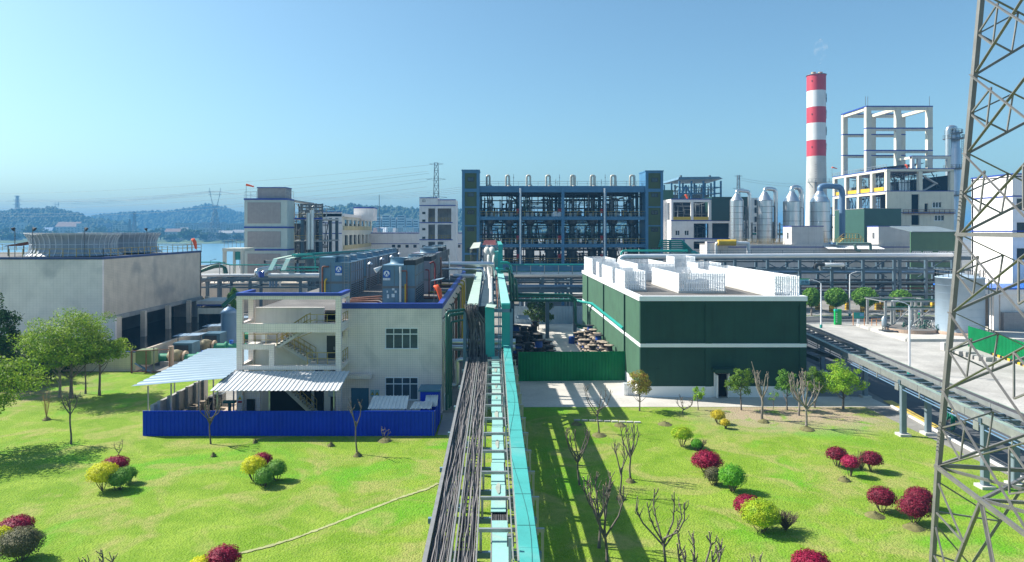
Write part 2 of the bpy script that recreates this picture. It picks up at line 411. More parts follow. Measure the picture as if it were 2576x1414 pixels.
# near land: one sheet with the river's near bank; right of the plant it runs on to the hills
g = MB(); g.poly([(-2500,-120),(2500,-120),(2500,2200),(-30,2200),(-30,900),(-55,420),(-90,330),(-400,315),(-2500,300)], None, 0.0)
struct(g.build('ground', plantgr))
g = MB()
edge = [(-30,900),(-55,420),(-90,330),(-400,315),(-2500,300)]
for a, b in zip(edge[:-1], edge[1:]): g.quad((a[0],a[1],0),(b[0],b[1],0),(b[0]-5,b[1]+10,-4.2),(a[0]-12,a[1]+12,-4.2))
struct(g.build('river_bank', bank))
g = MB(); g.quad((-4000,290,-4.0),(0,290,-4.0),(0,1500,-4.0),(-4000,1500,-4.0)); struct(g.build('river', MATS['river_water']))
g = MB()
pts = [(-4000,1150),(-2500,1120),(-1500,1170),(-900,1110),(-500,1180),(-250,1120),(-30,1140),(-30,7000),(-4000,7000)]
g.poly(pts, None, -.6)
for a, b in zip(pts[:6], pts[1:7]): g.quad((a[0],a[1]-22,-4.2),(b[0],b[1]-22,-4.2),(b[0],b[1],-.6),(a[0],a[1],-.6))
g.quad((-30,2200,-.6),(5000,2200,-.6),(5000,7000,-.6),(-30,7000,-.6))
struct(g.build('far_land', farland))
g = MB(); random.seed(5)
for i in range(60): # grassy gravel bar along the far bank
    pass
pts = [(-760,1085),(-620,1062),(-480,1055),(-420,1075),(-440,1110),(-760,1118)]
g.poly(pts, -4.3, -3.4); struct(g.build('gravel_bar', M('gravel_bar', (.22,.27,.12), .9, var=.4, vs_=.05, fine=.4)))
# lawns (4 mm above the ground sheet)
g = MB()
def gridpoly(mb, x0, x1, y0, y1, nx, ny, z, amp=0, seed=0):
    random.seed(seed); vs_ = []; fs = []
    ph = [(random.uniform(.1,.5), random.uniform(.1,.5), random.uniform(0,6)) for _ in range(6)]
    for j in range(ny + 1):
        for i in range(nx + 1):
            x = x0 + (x1-x0)*i/nx; y = y0 + (y1-y0)*j/ny
            e = min(1, min(i, nx-i)/3, min(j, ny-j)/3)
            h = sum(math.sin(a*x + b*y + c) for a, b, c in ph) / 6 + .6
            vs_.append((x, y, z + amp * e * max(0, h)))
    for j in range(ny):
        for i in range(nx): k = j*(nx+1)+i; fs.append((k, k+1, k+nx+2, k+nx+1))
    mb.add(vs_, fs, True)
gridpoly(g, -75, -1.5, -10, 61.0, 90, 80, .02, .04, 1); gridpoly(g, -75, -28.5, 61.0, 79.8, 50, 24, .02, .04, 2)
struct(g.build('lawn', MATS['lawn']))
g = MB(); gridpoly(g, -1.5, 34.6, -10, 63.7, 60, 90, .02, .04, 3); struct(g.build('lawn', MATS['lawn']))
# concrete path and yard before and beside the green building
g = MB(); g.box(1.2, 37.0, 63.7, 67.6, -.2, .05); struct(g.build('concrete_path', pathcon))
g = MB(); g.box(1.2, 14.6, 67.6, 122.0, -.2, .045); struct(g.build('concrete_yard', pathcon))
# service road along the right side, slightly skewed to the lawn, and the cross road
kx = lambda y: 35.0 + .117 * (y - 45)            # lawn kerb line
g = MB(); g.poly([(kx(-10)+.45,-10),(kx(-10)+9.3,-10),(kx(120)+9.3,120.5),(kx(120)+9,121.2),(170,121.2),(170,129.5),(37,129.5),(kx(120)-2.5,110),(kx(68)+.45,68)], None, .03)
struct(g.build('asphalt_road', asphalt))
g = MB(); g.poly([(kx(-10)+9.3,-10),(160,-10),(160,120.7),(60,120.7),(55,119.9),(51.5,118.4),(49.5,116),(kx(100)+9.3,100)], None, .045)
struct(g.build('concrete_apron', yardcon))
g = MB()
for y0 in range(-8, 64, 3): g.hexa([(kx(y0)-.15,y0,0),(kx(y0)+.05,y0,0),(kx(y0+3)+.05,y0+2.97,0),(kx(y0+3)-.15,y0+2.97,0),(kx(y0)-.15,y0,.16),(kx(y0)+.05,y0,.16),(kx(y0+3)+.05,y0+2.97,.16),(kx(y0+3)-.15,y0+2.97,.16)])
for i, (a, b) in enumerate(zip([(160,120.9),(60,120.9),(55,120.1),(51.3,118.5),(49.2,116)][:-1], [(160,120.9),(60,120.9),(55,120.1),(51.3,118.5),(49.2,116)][1:])): g.beam((a[0],a[1],.07),(b[0],b[1],.07),.3,.2)
g.box(45, 170, 129.6, 129.9, 0, .18)
struct(g.build('kerb', M('kerb_stone', (.60,.59,.56), .8, var=.1)))
g = MB(); g.box(45, 170, 129.9, 131.4, 0, .16); struct(g.build('grass_verge', M('verge_grass', (.06,.10,.02), .9, var=.4, vs_=2, fine=.4)))
g = MB(); g.box(45, 170, 131.4, 136.4, 0, .17); struct(g.build('far_pavement', concrete_l))
# drain grating and yellow tactile strip between lawn and road
g = MB().use(steeld)
for k in range(150):
    y0 = 20 + k * .28
    g.add([(kx(y0)+.08,y0,.05),(kx(y0)+.62,y0,.05),(kx(y0)+.62,y0+.16,.05),(kx(y0)+.08,y0+.16,.05)], [(0,1,2,3)])
struct(g.build('drain_grating', steeld))
g = MB(); g.poly([(kx(57)+.1,57),(kx(57)+1.0,57),(kx(66)+1.0,66),(kx(66)+.1,66)], None, .06); struct(g.build('tactile_paving', M('tactile_yellow', (.60,.42,.08), .8, var=.15, vs_=1.5, grid=(.3,.3,.03,.3))))
# worn footpath across the left lawn, following the photographed curve
g = MB(); cpts = [(560,1396),(600,1385),(650,1374),(700,1360),(750,1344),(800,1326),(850,1307),(900,1287),(950,1268),(1000,1248),(1040,1235),(1075,1224),(1105,1208)]; W = [Vector(G(*p, .2)) for p in cpts]; W = [W[i].lerp(W[i+1], k/8) + Vector((random.uniform(-.03,.03), random.uniform(-.03,.03), 0)) for i in range(len(W)-1) for k in range(8)]
vs_ = []
for i, p in enumerate(W):
    d = (W[min(i+3,len(W)-1)] - W[max(i-3,0)]).normalized(); q = Vector((-d.y, d.x, 0)); ww = .11 + random.uniform(-.04,.04)
    vs_ += [(p.x - q.x*ww, p.y - q.y*ww, .068), (p.x + q.x*ww, p.y + q.y*ww, .068)]
g.add(vs_, [(2*i, 2*i+2, 2*i+3, 2*i+1) for i in range(len(W)-1)]); struct(g.build('worn_path', M('worn_soil', (.33,.34,.15), .95, var=.2, vs_=2, fine=.3)))
# earth band along the left concrete at the white building
g = MB(); g.box(-4.6, -2.6, 54.9, 61.6, 0, .06); struct(g.build('side_path', concrete))
g = MB(); g.box(-28, -5, 55.2, 58.4, 0, .12); g.box(-28,-22.3,58.4,66,0,.12); struct(g.build('yard_floor', M('dusty_floor', (.42,.33,.25), .9, var=.2, vs_=.6, fine=.3)))
# concrete apron of the tank farm with its low kerb
g = MB(); g.poly([(62.5,117.5),(61.2,101.3),(120,101.3),(120,118.5),(66,118.5)], 0, .30)
struct(g.build('tank_apron', pathcon))
g = MB()
for a, b in (((62.5,117.5),(61.2,101.3)),((61.2,101.3),(120,101.3))): g.beam((a[0],a[1],.22),(b[0],b[1],.22),.45,.44)
struct(g.build('apron_kerb', concrete_l))
# ---------------------------------------------------------------- hills beyond the river
def hill(name, label_pts, D, depth, seed, base=-1):
    """ridge whose skyline follows (px, py) points at distance D"""
    random.seed(seed); xs = []; n = 90
    def hgt(px):
        for (a, ya), (b, yb) in zip(label_pts[:-1], label_pts[1:]):
            if a <= px <= b: t = (px-a)/(b-a); t = t*t*(3-2*t); return Z(ya + (yb-ya)*t, D)
        return base
    vs_ = []; fs = []; m = 8
    p0, p1 = label_pts[0][0], label_pts[-1][0]
    for j in range(m + 1):
        v = j / m; prof = math.sin(v * math.pi)
        for i in range(n + 1):
            px = p0 + (p1-p0)*i/n; h = hgt(px) - .0042*D - 1 + 2*random.random()
            vs_.append((X(px, D) * (1 + (v-.5)*depth/D), D + (v-.5)*depth, base + (h - base)*prof))
    for j in range(m):
        for i in range(n): k = j*(n+1)+i; fs.append((k, k+1, k+n+2, k+n+1))
    g = MB(); g.add(vs_, fs, True); struct(g.build(name, M('hill_ground', (.05,.075,.03), .95, var=.4, vs_=.02)))
    # woodland: a crowd of crowns over the whole slope
    w_ = MB()
    for _ in range(2600):
        i = random.random(); v = .08 + .5 * random.random()**1.0; px = p0 + (p1-p0)*i; h = hgt(px) - .0042*D
        x = X(px, D) * (1 + (v-.5)*depth/D); y = D + (v-.5)*depth; z = base + (h - 3 - base)*math.sin(v*math.pi)
        if h < 3: continue
        r = random.uniform(4, 8.5) * D / 2200; hh = r * random.uniform(.8, 1.5); nn = 6; a0 = random.random()*6
        ps = [(x, y, z + hh*1.5)]
        for q, zz in ((.75, 1.05), (1.0, .45), (.8, -.2)):
            for k in range(nn): a = a0 + 2*math.pi*k/nn; rr = r*q*random.uniform(.75,1.15); ps.append((x + rr*math.cos(a), y + rr*math.sin(a), z + hh*zz*random.uniform(.85,1.1)))
        ff = [(0, 1+k, 1+(k+1)%nn) for k in range(nn)]
        for l in range(2):
            for k in range(nn): a = 1+l*nn+k; b = 1+l*nn+(k+1)%nn; ff.append((a, a+nn, b+nn, b))
        w_.add(ps, ff, False)
    return w_
wm = M('wood_crowns', (.05,.085,.03), .9, var=.5, vs_=.03, fine=.3)
w1 = hill('hill', [(-260,560),(-120,528),(0,530),(60,524),(130,521),(190,534),(235,548),(300,556),(380,585)], 1750, 500, 3)
tag(w1.build('hillside_wood', wm), 'hazy blue-green wood on the left hill beyond the river', 'wood', kind='stuff')
w2 = hill('hill', [(150,566),(260,540),(330,533),(420,531),(470,524),(520,514),(560,520),(600,534),(680,532),(760,545)], 2500, 600, 4)
tag(w2.build('hillside_wood', wm), 'pale blue wood on the long ridge behind the V-headed pylon', 'wood', kind='stuff')
w3 = hill('hill', [(720,560),(800,528),(850,516),(880,512),(940,517),(1000,518),(1060,524),(1130,530),(1180,518),(1210,522),(1300,545),(1400,528),(1500,548),(1640,560),(1760,572)], 1500, 450, 6)
tag(w3.build('hillside_wood', wm), 'wooded hill behind the apartment blocks and the blue plant hall', 'wood', kind='stuff')
w4 = hill('hill', [(1800,585),(1900,574),(1960,568),(2020,572),(2400,560),(2700,566)], 4200, 900, 7)
tag(w4.build('hillside_wood', wm), 'faint far ridge glimpsed between the silver evaporators', 'wood', kind='stuff')
# ---------------------------------------------------------------- cable trestle running away under the camera
DV = 63.0                                         # where it steps up to the high bridge
t = thing('cable_bridge', 'low steel cable bridge crossing the lawn towards the camera, with grey portal frames', 'cable bridge')
zc = 4.8
mb = MB().use(steelw)                              # the left edge rail, broad and pale
mb.box(-2.52, -2.36, 14, DV - 1.2, zc - .15, zc + .22); mb.build('edge_rail', None, t)
mb = MB().use(steelw); mb.box(-1.60, -1.53, 14, DV - .5, zc - .05, zc + .17); mb.box(-1.44, -1.38, 14, DV - .5, zc - .05, zc + .17); mb.box(-.68, -.62, 14, DV - .5, zc - .05, zc + .17)
mb.build('tray_side', None, t)
mb = MB().use(steeld)                              # ladder rungs of the trays
y = 14.0
while y < DV - .5:
    mb.box(-2.36, -1.60, y, y + .06, zc - .06, zc - .02); mb.box(-1.38, -.68, y, y + .06, zc - .06, zc - .02); y += .45
mb.build('tray_rungs', None, t)
mb = MB().use(steeld); mb.box(-2.34, -2.28, 14, DV - 1, zc - .3, zc - .22)
mb.box(-2.3, -2.16, 14, DV - .6, zc - .55, zc - .25); mb.box(-.9, -.76, 14, DV - .6, zc - .55, zc - .25); mb.box(.9, 1.04, 14, DV - .6, zc - .55, zc - .25)
mb.build('girder', None, t)
mb = MB().use(rackgrey)
for k in range(14):
    y = 16.3 + 3.0 * k + (2.99 - 0)
    if y > DV - 1: break
    mb2 = MB().use(bluegrey)
    xl = -2.75 if k % 2 == 1 else -2.45
    mb2.box(xl, 1.75, y - .09, y + .09, zc - .42, zc - .2); mb2.build('cross_beam', None, t)
    f_ = MB().use(steel)                           # portal frame over the teal tray
    f_.box(-.58, 1.85, y - .06, y + .06, 5.34, 5.47); f_.box(-.56, -.46, y - .05, y + .05, zc - .2, 5.34); f_.box(1.73, 1.83, y - .05, y + .05, zc - .9, 5.34)
    f_.build('portal_frame', None, t)
    if k % 2 == 1:
        p_ = MB().use(bluegrey)
        for x in (-2.2, 1.3): p_.box(x - .14, x + .14, y - .14, y + .14, 0, zc - .42); p_.box(x - .3, x + .3, y - .3, y + .3, 0, .25)
        p_.build('pier', None, t)
mb = MB().use(steelw)                              # slim side ladder tray beside the teal duct
mb.box(.60, .64, 14, DV + .2, 5.5, 5.66); mb.box(.76, .80, 14, DV + .2, 5.5, 5.66)
y = 14.0
while y < DV: mb.box(.64, .76, y, y + .05, 5.5, 5.53); y += .5
mb.build('side_ladder_tray', None, t)
mb = MB().use(steeld)
for x, y in ((.55, 27.9), (.52, 33.9), (.50, 39.9), (.54, 45.9), (.52, 51.8), (.45, 24.6)): mb.box(x, x + .25, y, y + .2, 5.1, 5.5)
mb.build('junction_box', None, t)
# tall marker posts along the tray
for i, (x, y, h) in enumerate(((.46, 22.4, 1.6), (.56, 36.0, 1.4), (.52, 42.0, 1.5), (.50, 48.0, 1.4), (.5, 54, 1.4))):
    m_ = MB().use(steel); m_.box(x, x + .1, y, y + .1, zc - .3, zc + h); m_.build('guard_post', None, t)
# ---- left teal tray cover, sagging sheets with a gap showing the cables
t2 = thing('covered_cable_tray', 'faded teal tray cover with brown stains and an open gap, lower of two teal runs', 'cable tray')
mb = MB().use(teal_p)
random.seed(11)
segs = []; y = 14.0
while y < 62.0:
    L_ = 2.9 + random.random()*.3
    if 26.4 < y < 26.7 or abs(y - 27.0) < .5: y = 27.85; continue
    y1 = min(y + L_, 62.4)
    if y < 27.0 < y1: y1 = 27.02
    o1, o2 = random.uniform(-.03,.03), random.uniform(-.03,.03); dz = random.uniform(0,.03)
    x0, x1 = -.10 - .004*(y-22), .50 - .002*(y-22)
    mb.hexa([(x0+o1,y,5.0),(x1+o1,y,5.0),(x1+o2,y1-.02,5.0),(x0+o2,y1-.02,5.0),(x0+o1,y,5.03+dz),(x1+o1,y,5.03+dz),(x1+o2,y1-.02,5.03),(x0+o2,y1-.02,5.03)])
    y = y1
    if abs(y - 27.02) < .01: y = 27.85
mb.build('tray_cover', None, t2)
mb = MB().use(steelw); mb.box(-.14, -.10, 14, 62.4, 4.82, 4.98); mb.box(.50, .54, 14, 62.4, 4.82, 4.98); mb.box(-.14, .54, 14, 62.4, 4.79, 4.82); mb.build('tray_trough', None, t2)
mb = MB().use(cable)
for k in range(14):
    x = -.07 + k*.043; mb.tube([(x, 26.8, 4.9), (x + random.uniform(-.03,.03), 27.4, 4.94), (x, 28.1, 4.9)], .02, 6)
mb.build('exposed_cables', None, t2)
mb = MB().use(teal); mb.hexa([(-.80,DV-.9,5.0),(.02,DV-.9,5.0),(.02,DV-.6,5.0),(-.80,DV-.6,5.0),(-.86,DV-.9,9.5),(-.02,DV-.9,9.5),(-.02,DV-.6,9.5),(-.86,DV-.6,9.5)])
mb.build('riser_cover', None, t2)
mb = MB().use(palegreen); mb.hexa([(-.82,DV-1.05,9.55),(-.0,DV-1.05,9.45),(.2,DV+.1,9.6),(-.7,DV+.1,9.7),(-.82,DV-1.05,9.58),(-.0,DV-1.05,9.48),(.2,DV+.1,9.63),(-.7,DV+.1,9.73)]); mb.build('loose_cap', None, t2)
rst = (M('rust_stain', (.30,.33,.28), .8, var=.15, vs_=3))
for y, L_, w_ in ((30.3, 1.3, .10), (36.6, 1.5, .09), (42.5, 1.7, .12), (50.2, 1.2, .09), (56, 1.6, .12), (46.8, .8, .06)):
    cx_ = .19 - .003*(y-22); st_ = MB().use(rst); st_.add([(cx_ + w_*math.cos(a)*(1 + .25*math.sin(3*a+y)), y + L_*.5*math.sin(a), 5.068) for a in [k*math.pi/8 for k in range(16)]], [tuple(range(16))]); st_.build('stain', None, t2)
# ---- right teal duct: lower run, riser, upper run, second riser
t3 = thing('cable_duct', 'bright teal box duct stepping up from the lawn run to the high bridge', 'cable duct')
mb = MB().use(teal_m)
segy = [14, 22.6, 28.4, 34.6, 41, 47.5, 54, DV - .4]
for a, b in zip(segy[:-1], segy[1:]):
    mb.box(.82, 1.45, a, b - .012, 5.66, 6.0)
mb.build('duct_cover', None, t3)
mb = MB().use(M('strap', (.03,.14,.13), .6))
for k in range(15): y = 21.4 + k*2.9; mb.box(.815, 1.455, y, y + .025, 5.99, 6.012)
mb.tube([(1.0 + .25*math.sin(y*.33), y, 6.012) for y in range(15, 62)], .008, 4); mb.build('tie_wire', None, t3)
mb = MB().use(steelw); mb.box(.80, .82, 14, DV - .5, 5.5, 5.66); mb.box(1.45, 1.48, 14, DV - .5, 5.52, 5.9); mb.build('duct_side', None, t3)
mb = MB().use(teal); mb.box(.66, 1.42, DV - .4, DV + .35, 5.6, 9.75); mb.build('lower_riser', None, t3)
mb = MB().use(M('upper_sheet', (.26,.56,.50), .5, var=.1, vs_=.4)); mb.hexa([(.62,DV-.1,9.5),(1.42,DV-.1,9.5),(1.40,107,9.45),(.5,107,9.45),(.62,DV-.1,9.82),(1.42,DV-.1,9.82),(1.40,107,9.8),(.5,107,9.8)]); mb.build('upper_cover', None, t3)
mb = MB().use(teal); mb.box(.35, 1.38, 107, 107.6, 9.4, 10.5); mb.box(.2, .55, 106, 112, 10.3, 10.5); mb.build('step_box', None, t3)
mb = MB().use(teal); mb.box(.62, 1.35, 112, 113.2, 10.2, 14.2); mb.box(.1, .62, 113, 114, 10.2, 13.0); mb.build('upper_riser', None, t3)
mb = MB().use(teal_m); mb.box(.62, 1.35, 113.2, 148, 13.9, 14.2); mb.box(.0, .55, 114, 148, 12.8, 13.0); mb.build('top_run', None, t3)
# ---- high bridge beyond the step
t4 = thing('cable_bridge', 'high dark cable bridge with slatted deck beyond the step-up, beside the tiled building', 'cable bridge')
mb = MB().use(palegreen); mb.hexa([(-2.52,DV-.3,9.62),(-1.52,DV-.3,9.62),(-2.05+.0,112,9.62),(-3.0,112,9.62),(-2.52,DV-.3,9.72),(-1.52,DV-.3,9.66),(-2.05,112,9.66),(-3.0,112,9.72)]); mb.build('tray_cover', None, t4)
mb = MB().use(rackgrey); y = DV
while y < 112: mb.box(-1.5, -.12, y, y + .28, 9.35, 9.4); y += .62
mb.build('deck_slats', None, t4)
mb = MB().use(steeld); mb.box(-1.55, -1.47, DV, 112, 9.2, 9.5); mb.box(-.12, -.05, DV, 112, 9.2, 9.5); mb.build('deck_girder', None, t4)
mb = MB().use(steeld); mb.box(.10, .16, DV, 112, 9.3, 9.45); mb.box(.42, .48, DV, 112, 9.3, 9.45); y = DV
while y < 112: mb.box(.1, .62, y, y + .12, 9.25, 9.3); y += .9
mb.build('ladder_tray', None, t4)
mb = MB().use(rust)
for x in (.22, .30): mb.tube([(x, DV, 9.38), (x + .03, 80, 9.4), (x, 105, 9.38)], .03, 6)
mb.build('small_pipe', None, t4)
for y in (DV - .3, DV + 6.5, DV + 14, DV + 22, DV + 30, DV + 38, DV + 46):
    m_ = MB().use(bluegrey)
    for x in (-2.75, 1.55): m_.box(x - .13, x + .13, y - .13, y + .13, 0, 9.3)
    m_.box(-2.75, 1.55, y - .13, y + .13, 9.0, 9.3); m_.box(-2.6, 1.4, y - .1, y + .1, 5.6, 5.8); m_.build('trestle_leg', None, t4)
mb = MB().use(bluegrey); mb.box(.34, .42, DV - .8, DV - .7, 4.9, 10.4); mb.box(.48, .56, DV - .3, DV - .2, 4.9, 9.4); mb.build('riser_post', None, t4)
mb = MB().use(steel); 
for x in (.18, .40): mb.box(x, x + .05, 110.5, 110.6, 9.4, 15.0)
for k in range(18): mb.box(.18, .45, 110.5, 110.56, 9.7 + k*.3, 9.74 + k*.3)
mb.build('cage_ladder', None, t4)
# two pale insulated pipes lying on the bridge
for nm, pts, r in (('white pipe run ending with a bend part-way along the high bridge', [(-.55, 84, 9.25), (-.55, 84.3, 9.75), (-.75, 100, 9.75), (-1.0, 111, 9.8), (-1.0, 113, 12.2), (-1.15, 140, 12.4)], .22),
                   ('longer white pipe lying right of the bent one on the high bridge', [(-.32, DV + .2, 9.72), (-.45, 90, 9.72), (-.35, 111, 9.75), (-.1, 113, 12.2), (-.2, 140, 12.4)], .2)):
    tag(MB().use(lagging).tube(bendpath(pts, .6), r, 12).build('insulated_pipe'), nm, 'pipe')
for i, x in enumerate((-1.75, -.25)):
    tag(MB().use(lagging).tube(bendpath([(x*.55 - .35, 116, 9.6), (x*.55 - .35, 116.2, 13.1), (x*.55 - .35, 146, 13.2)], .6), .52, 14).build('insulated_pipe'),
        ('left' if i == 0 else 'right') + ' one of the two fat white pipes under the small red-brown roof', 'pipe')
t5 = thing('pipe_shelter', 'small red-brown roof over the twin white pipes at the far end of the high bridge', 'shelter')
m_ = MB().use(M('red_brown_sheet', (.15,.035,.035), .6, var=.15)); m_.corr((-2.2,122,13.9),(.4,122,13.9),(.2,134,14.6),(-1.9,134,14.6), .2, .05); m_.build('roof', None, t5)
m_ = MB().use(bluesteel)
for x in (-2.1, .3): m_.box(x, x + .12, 122.1, 122.3, 9.2, 13.85); 
m_.box(-2.2, .4, 122, 122.3, 13.6, 13.85); m_.build('frame', None, t5)
t5 = thing('tray_hood', 'small pale hood over dangling cables left of the red-brown roof', 'hood')
m_ = MB().use(M('pale_hood', (.42,.44,.38), .6, var=.1)); m_.hexa([(-4.2,116,13.3),(-2.6,116,13.5),(-2.5,124,14.3),(-3.8,124,14.2),(-4.2,116,13.4),(-2.6,116,13.6),(-2.5,124,14.4),(-3.8,124,14.3)]); m_.box(-4.2,-4.1,116,124,12.6,13.35); m_.box(-2.7,-2.6,116,124,11.4,13.5); m_.build('cover', None, t5)
m_ = MB().use(cable)
for k in range(9): x = -4.0 + k*.16; m_.tube([(x,120,13.3),(x+.05,116.3,13.1),(x+random.uniform(-.1,.1),116,11.2)], .04, 6)
m_.build('cable_tails', None, t5)
# ---- the cables themselves: every cable one object, along the tray and up the riser
random.seed(21)
def cable_path(xb, wdt, lane, n, seed, layer):
    rr = random.Random(seed); x = xb + wdt * (lane + .5) / n; pts = []; y = 13.0
    amp = rr.uniform(.01, .05); ph = rr.uniform(0, 6); wl = rr.uniform(3, 8); drift = 0
    while y < DV - 1.3:
        drift += rr.uniform(-.03, .03); drift *= .94
        if layer: off = .5*wdt*.55*math.sin(y/wl + ph)*math.sin(y/17+ph*2)
        else: off = 0
        xx = x + drift + amp*math.sin(y/wl*2 + ph) + off
        xx = max(xb + .03, min(xb + wdt - .03, xx))
        pts.append((xx, y, zc + .01 + .05*layer + rr.uniform(-.008,.016) + .02*math.sin(y*1.3+ph))); y += .55
    xt = -2.48 + (xx - (-2.36)) * .55 + rr.uniform(-.06, .06)
    xl = xx + rr.uniform(-.06,.06)
    pts += [(xl, DV - 1.0 + rr.uniform(-.15,.1), zc + .05), (xl + rr.uniform(-.05,.05), DV - .8 + rr.uniform(-.1,.1), zc + .5), (xl*.97 - .02 + rr.uniform(-.08,.08), DV - .72, zc + 1.9), (xl*.95 - .05 + rr.uniform(-.08,.08), DV - .75 + rr.uniform(-.08,.08), zc + 3.2),
            (xt + .05, DV - .78 + rr.uniform(-.1,.1), 9.2), (xt, DV - .6, 9.52), (xt, DV - .1, 9.58)]
    return pts
cid = 0
for xb, wdt, side in ((-2.34, .72, 'left'), (-1.36, .66, 'right')):
    for layer, n in ((0, 14), (1, 9), (2, 6)):
        for lane in range(n):
            cid += 1; rr = random.Random(cid)
            mb = MB().use(cable2 if rr.random() < .35 + .15*layer else cable)
            mb.tube(cable_path(xb, wdt, lane, n, cid, layer), rr.uniform(.019, .030), 6, caps=False)
            tag(mb.build('power_cable'), 'one of the dark loose cables snaking along the %s open tray of the low bridge' % side, 'cable', 'cables in the %s open tray' % side)
# ---- the cables' fanned bunch where they leave the top
mb = MB().use(cable)
for k in range(16):
    rr = random.Random(100 + k); x = -2.6 + k*.08
    mb.tube([(x, DV - .2, 9.75), (x - .1 + rr.uniform(-.1,.1), DV - .9, 9.7 + rr.uniform(0,.2)), (x + rr.uniform(-.2,.2), DV - 1.15, 9.0 + rr.uniform(-.6,.3))], .025, 6)
mb.use(M('black_cable', (.012,.012,.013), .6))
for k in range(46):
    rr = random.Random(300 + k); x = -2.45 + k*.042; d_ = rr.uniform(-.12, .25)
    mb.tube([(x - .15, DV - .5, 9.55), (x - .1, DV - .62 + d_, 8.9), (x + rr.uniform(-.12,.12), DV - .6 + d_, 7.4), (x + rr.uniform(-.12,.12), DV - .6 + d_, 6.0), (x*.98, DV - .55 + d_, 4.9)], .03, 6)
tag(mb.build('cable_bundle'), 'frayed black mass of cables hanging down the riser behind the loose ones', 'cables', kind='stuff')
pyl = M('pylon_steel', (.22,.21,.195), .5, .45, var=.14, vs_=2, fine=.25)
# ---------------------------------------------------------------- big lattice pylon at the right edge
P_ = thing('transmission_pylon', 'huge grey lattice pylon in the right foreground, its base on the lawn', 'pylon')
Cx, Cy = 20.07, 22.9; th = R(-11)
def pc(k, z):
    hw = 3.344 - (.0577 if z > 7.1 else .038) * (z - 7.1)
    sx, sy = ((-1, 1), (-1, -1), (1, -1), (1, 1))[k]        # L, F, R, B seen from above
    ax = (math.cos(th), math.sin(th)); ay = (-math.sin(th), math.cos(th))
    return Vector((Cx + hw*(sx*ax[0] + sy*ay[0]), Cy + hw*(sx*ax[1] + sy*ay[1]), z))
zs = [7.25, 10.3, 13.35, 16.35, 19.45, 22.4, 25.4, 28.4]
for k in range(4):
    m_ = MB().use(pyl); d = (Vector((Cx, Cy, 0)) - pc(k, 0)); d.z = 0
    s1 = .17
    m_.beam(pc(k, 0), pc(k, 7.1), s1, s1); m_.beam(pc(k, 7.1), pc(k, 29), s1, s1); m_.build('leg', None, P_)
    m_ = MB().use(concrete_l); b = pc(k, 0); m_.box(b.x - .5, b.x + .5, b.y - .5, b.y + .5, -.1, .45); m_.build('footing', None, P_)
def face(a, b, mat):
    m_ = MB().use(mat); q = MB().use(mat)
    nrm = (pc(a, 10) + pc(b, 10)) / 2 - Vector((Cx, Cy, 10)); nrm.z = 0; nrm.normalize(); o = nrm * .1; o2 = nrm * -.02
    for z0, z1 in zip(zs[:-1], zs[1:]):
        A0, A1, B0, B1 = pc(a, z0), pc(a, z1), pc(b, z0), pc(b, z1)
        m_.ang(A1 + o, B0 + o, .085, .2, up=nrm); m_.beam(A0 + o2, B1 + o2, .03, .10, up=nrm)
        for P0, P1, Q0, Q1 in ((A0, A1, B0, B1), (B0, B1, A0, A1)):
            mid = (P0 + P1) / 2; u = P1.lerp(Q0, .26); v = P0.lerp(Q1, .26)
            q.beam(mid, u, .055); q.beam(mid, v, .055); q.beam(u, v, .05)
    m_.build('cross_bracing', None, P_); q.build('secondary_bracing', None, P_)
    h = MB().use(mat)
    for z in (7.25, 16.35): h.beam(pc(a, z) + o, pc(b, z) + o, .12, .14)
    h.build('horizontal_member', None, P_)
    lw = MB().use(mat)                                   # splayed base: K-bracing down from the middle of the belt
    N = (pc(a, 7.25) + pc(b, 7.25)) / 2
    for c in (a, b):
        base = pc(c, .5); lw.ang(N, base, .10, .2); top = pc(c, 7.25)
        for u0 in (.3, .58, .8):
            p = pc(c, 7.25 - 6.75*u0*.9); qv = N.lerp(base, u0); lw.beam(p, qv, .055)
            p2 = pc(c, 7.25 - 6.75*max(0, u0 - .2)*.9); lw.beam(qv, p2, .055)
    lw.build('base_bracing', None, P_)
face(0, 1, pyl); face(1, 2, pyl); face(2, 3, pyl); face(3, 0, pyl)
h = MB().use(pyl); mids = [(pc(a, 7.22) + pc(b, 7.22)) / 2 for a, b in ((0,1),(1,2),(2,3),(3,0))]
for i in range(4): h.beam(mids[i], mids[(i+1) % 4], .1)
h.beam(pc(0, 7.2), pc(2, 7.2), .1); h.beam(mids[0], mids[2], .1)
for i in range(4): h.beam(mids[i] * .5 + mids[(i+1)%4]*.5, pc((i+1)%4, 7.2), .07)
h.build('plan_bracing', None, P_)
h = MB().use(steeld)
for k in range(9): z = 7.9 + k*.14; p = pc(0, z); h.tube([p + Vector((-.18,-.04,0)), p + Vector((-.1,-.04,0))], .02, 5)
for k in range(9): z = 16.9 + k*.14; p = pc(0, z); h.tube([p + Vector((-.18,-.04,0)), p + Vector((-.1,-.04,0))], .02, 5)
h.build('splice_bolts', None, P_)
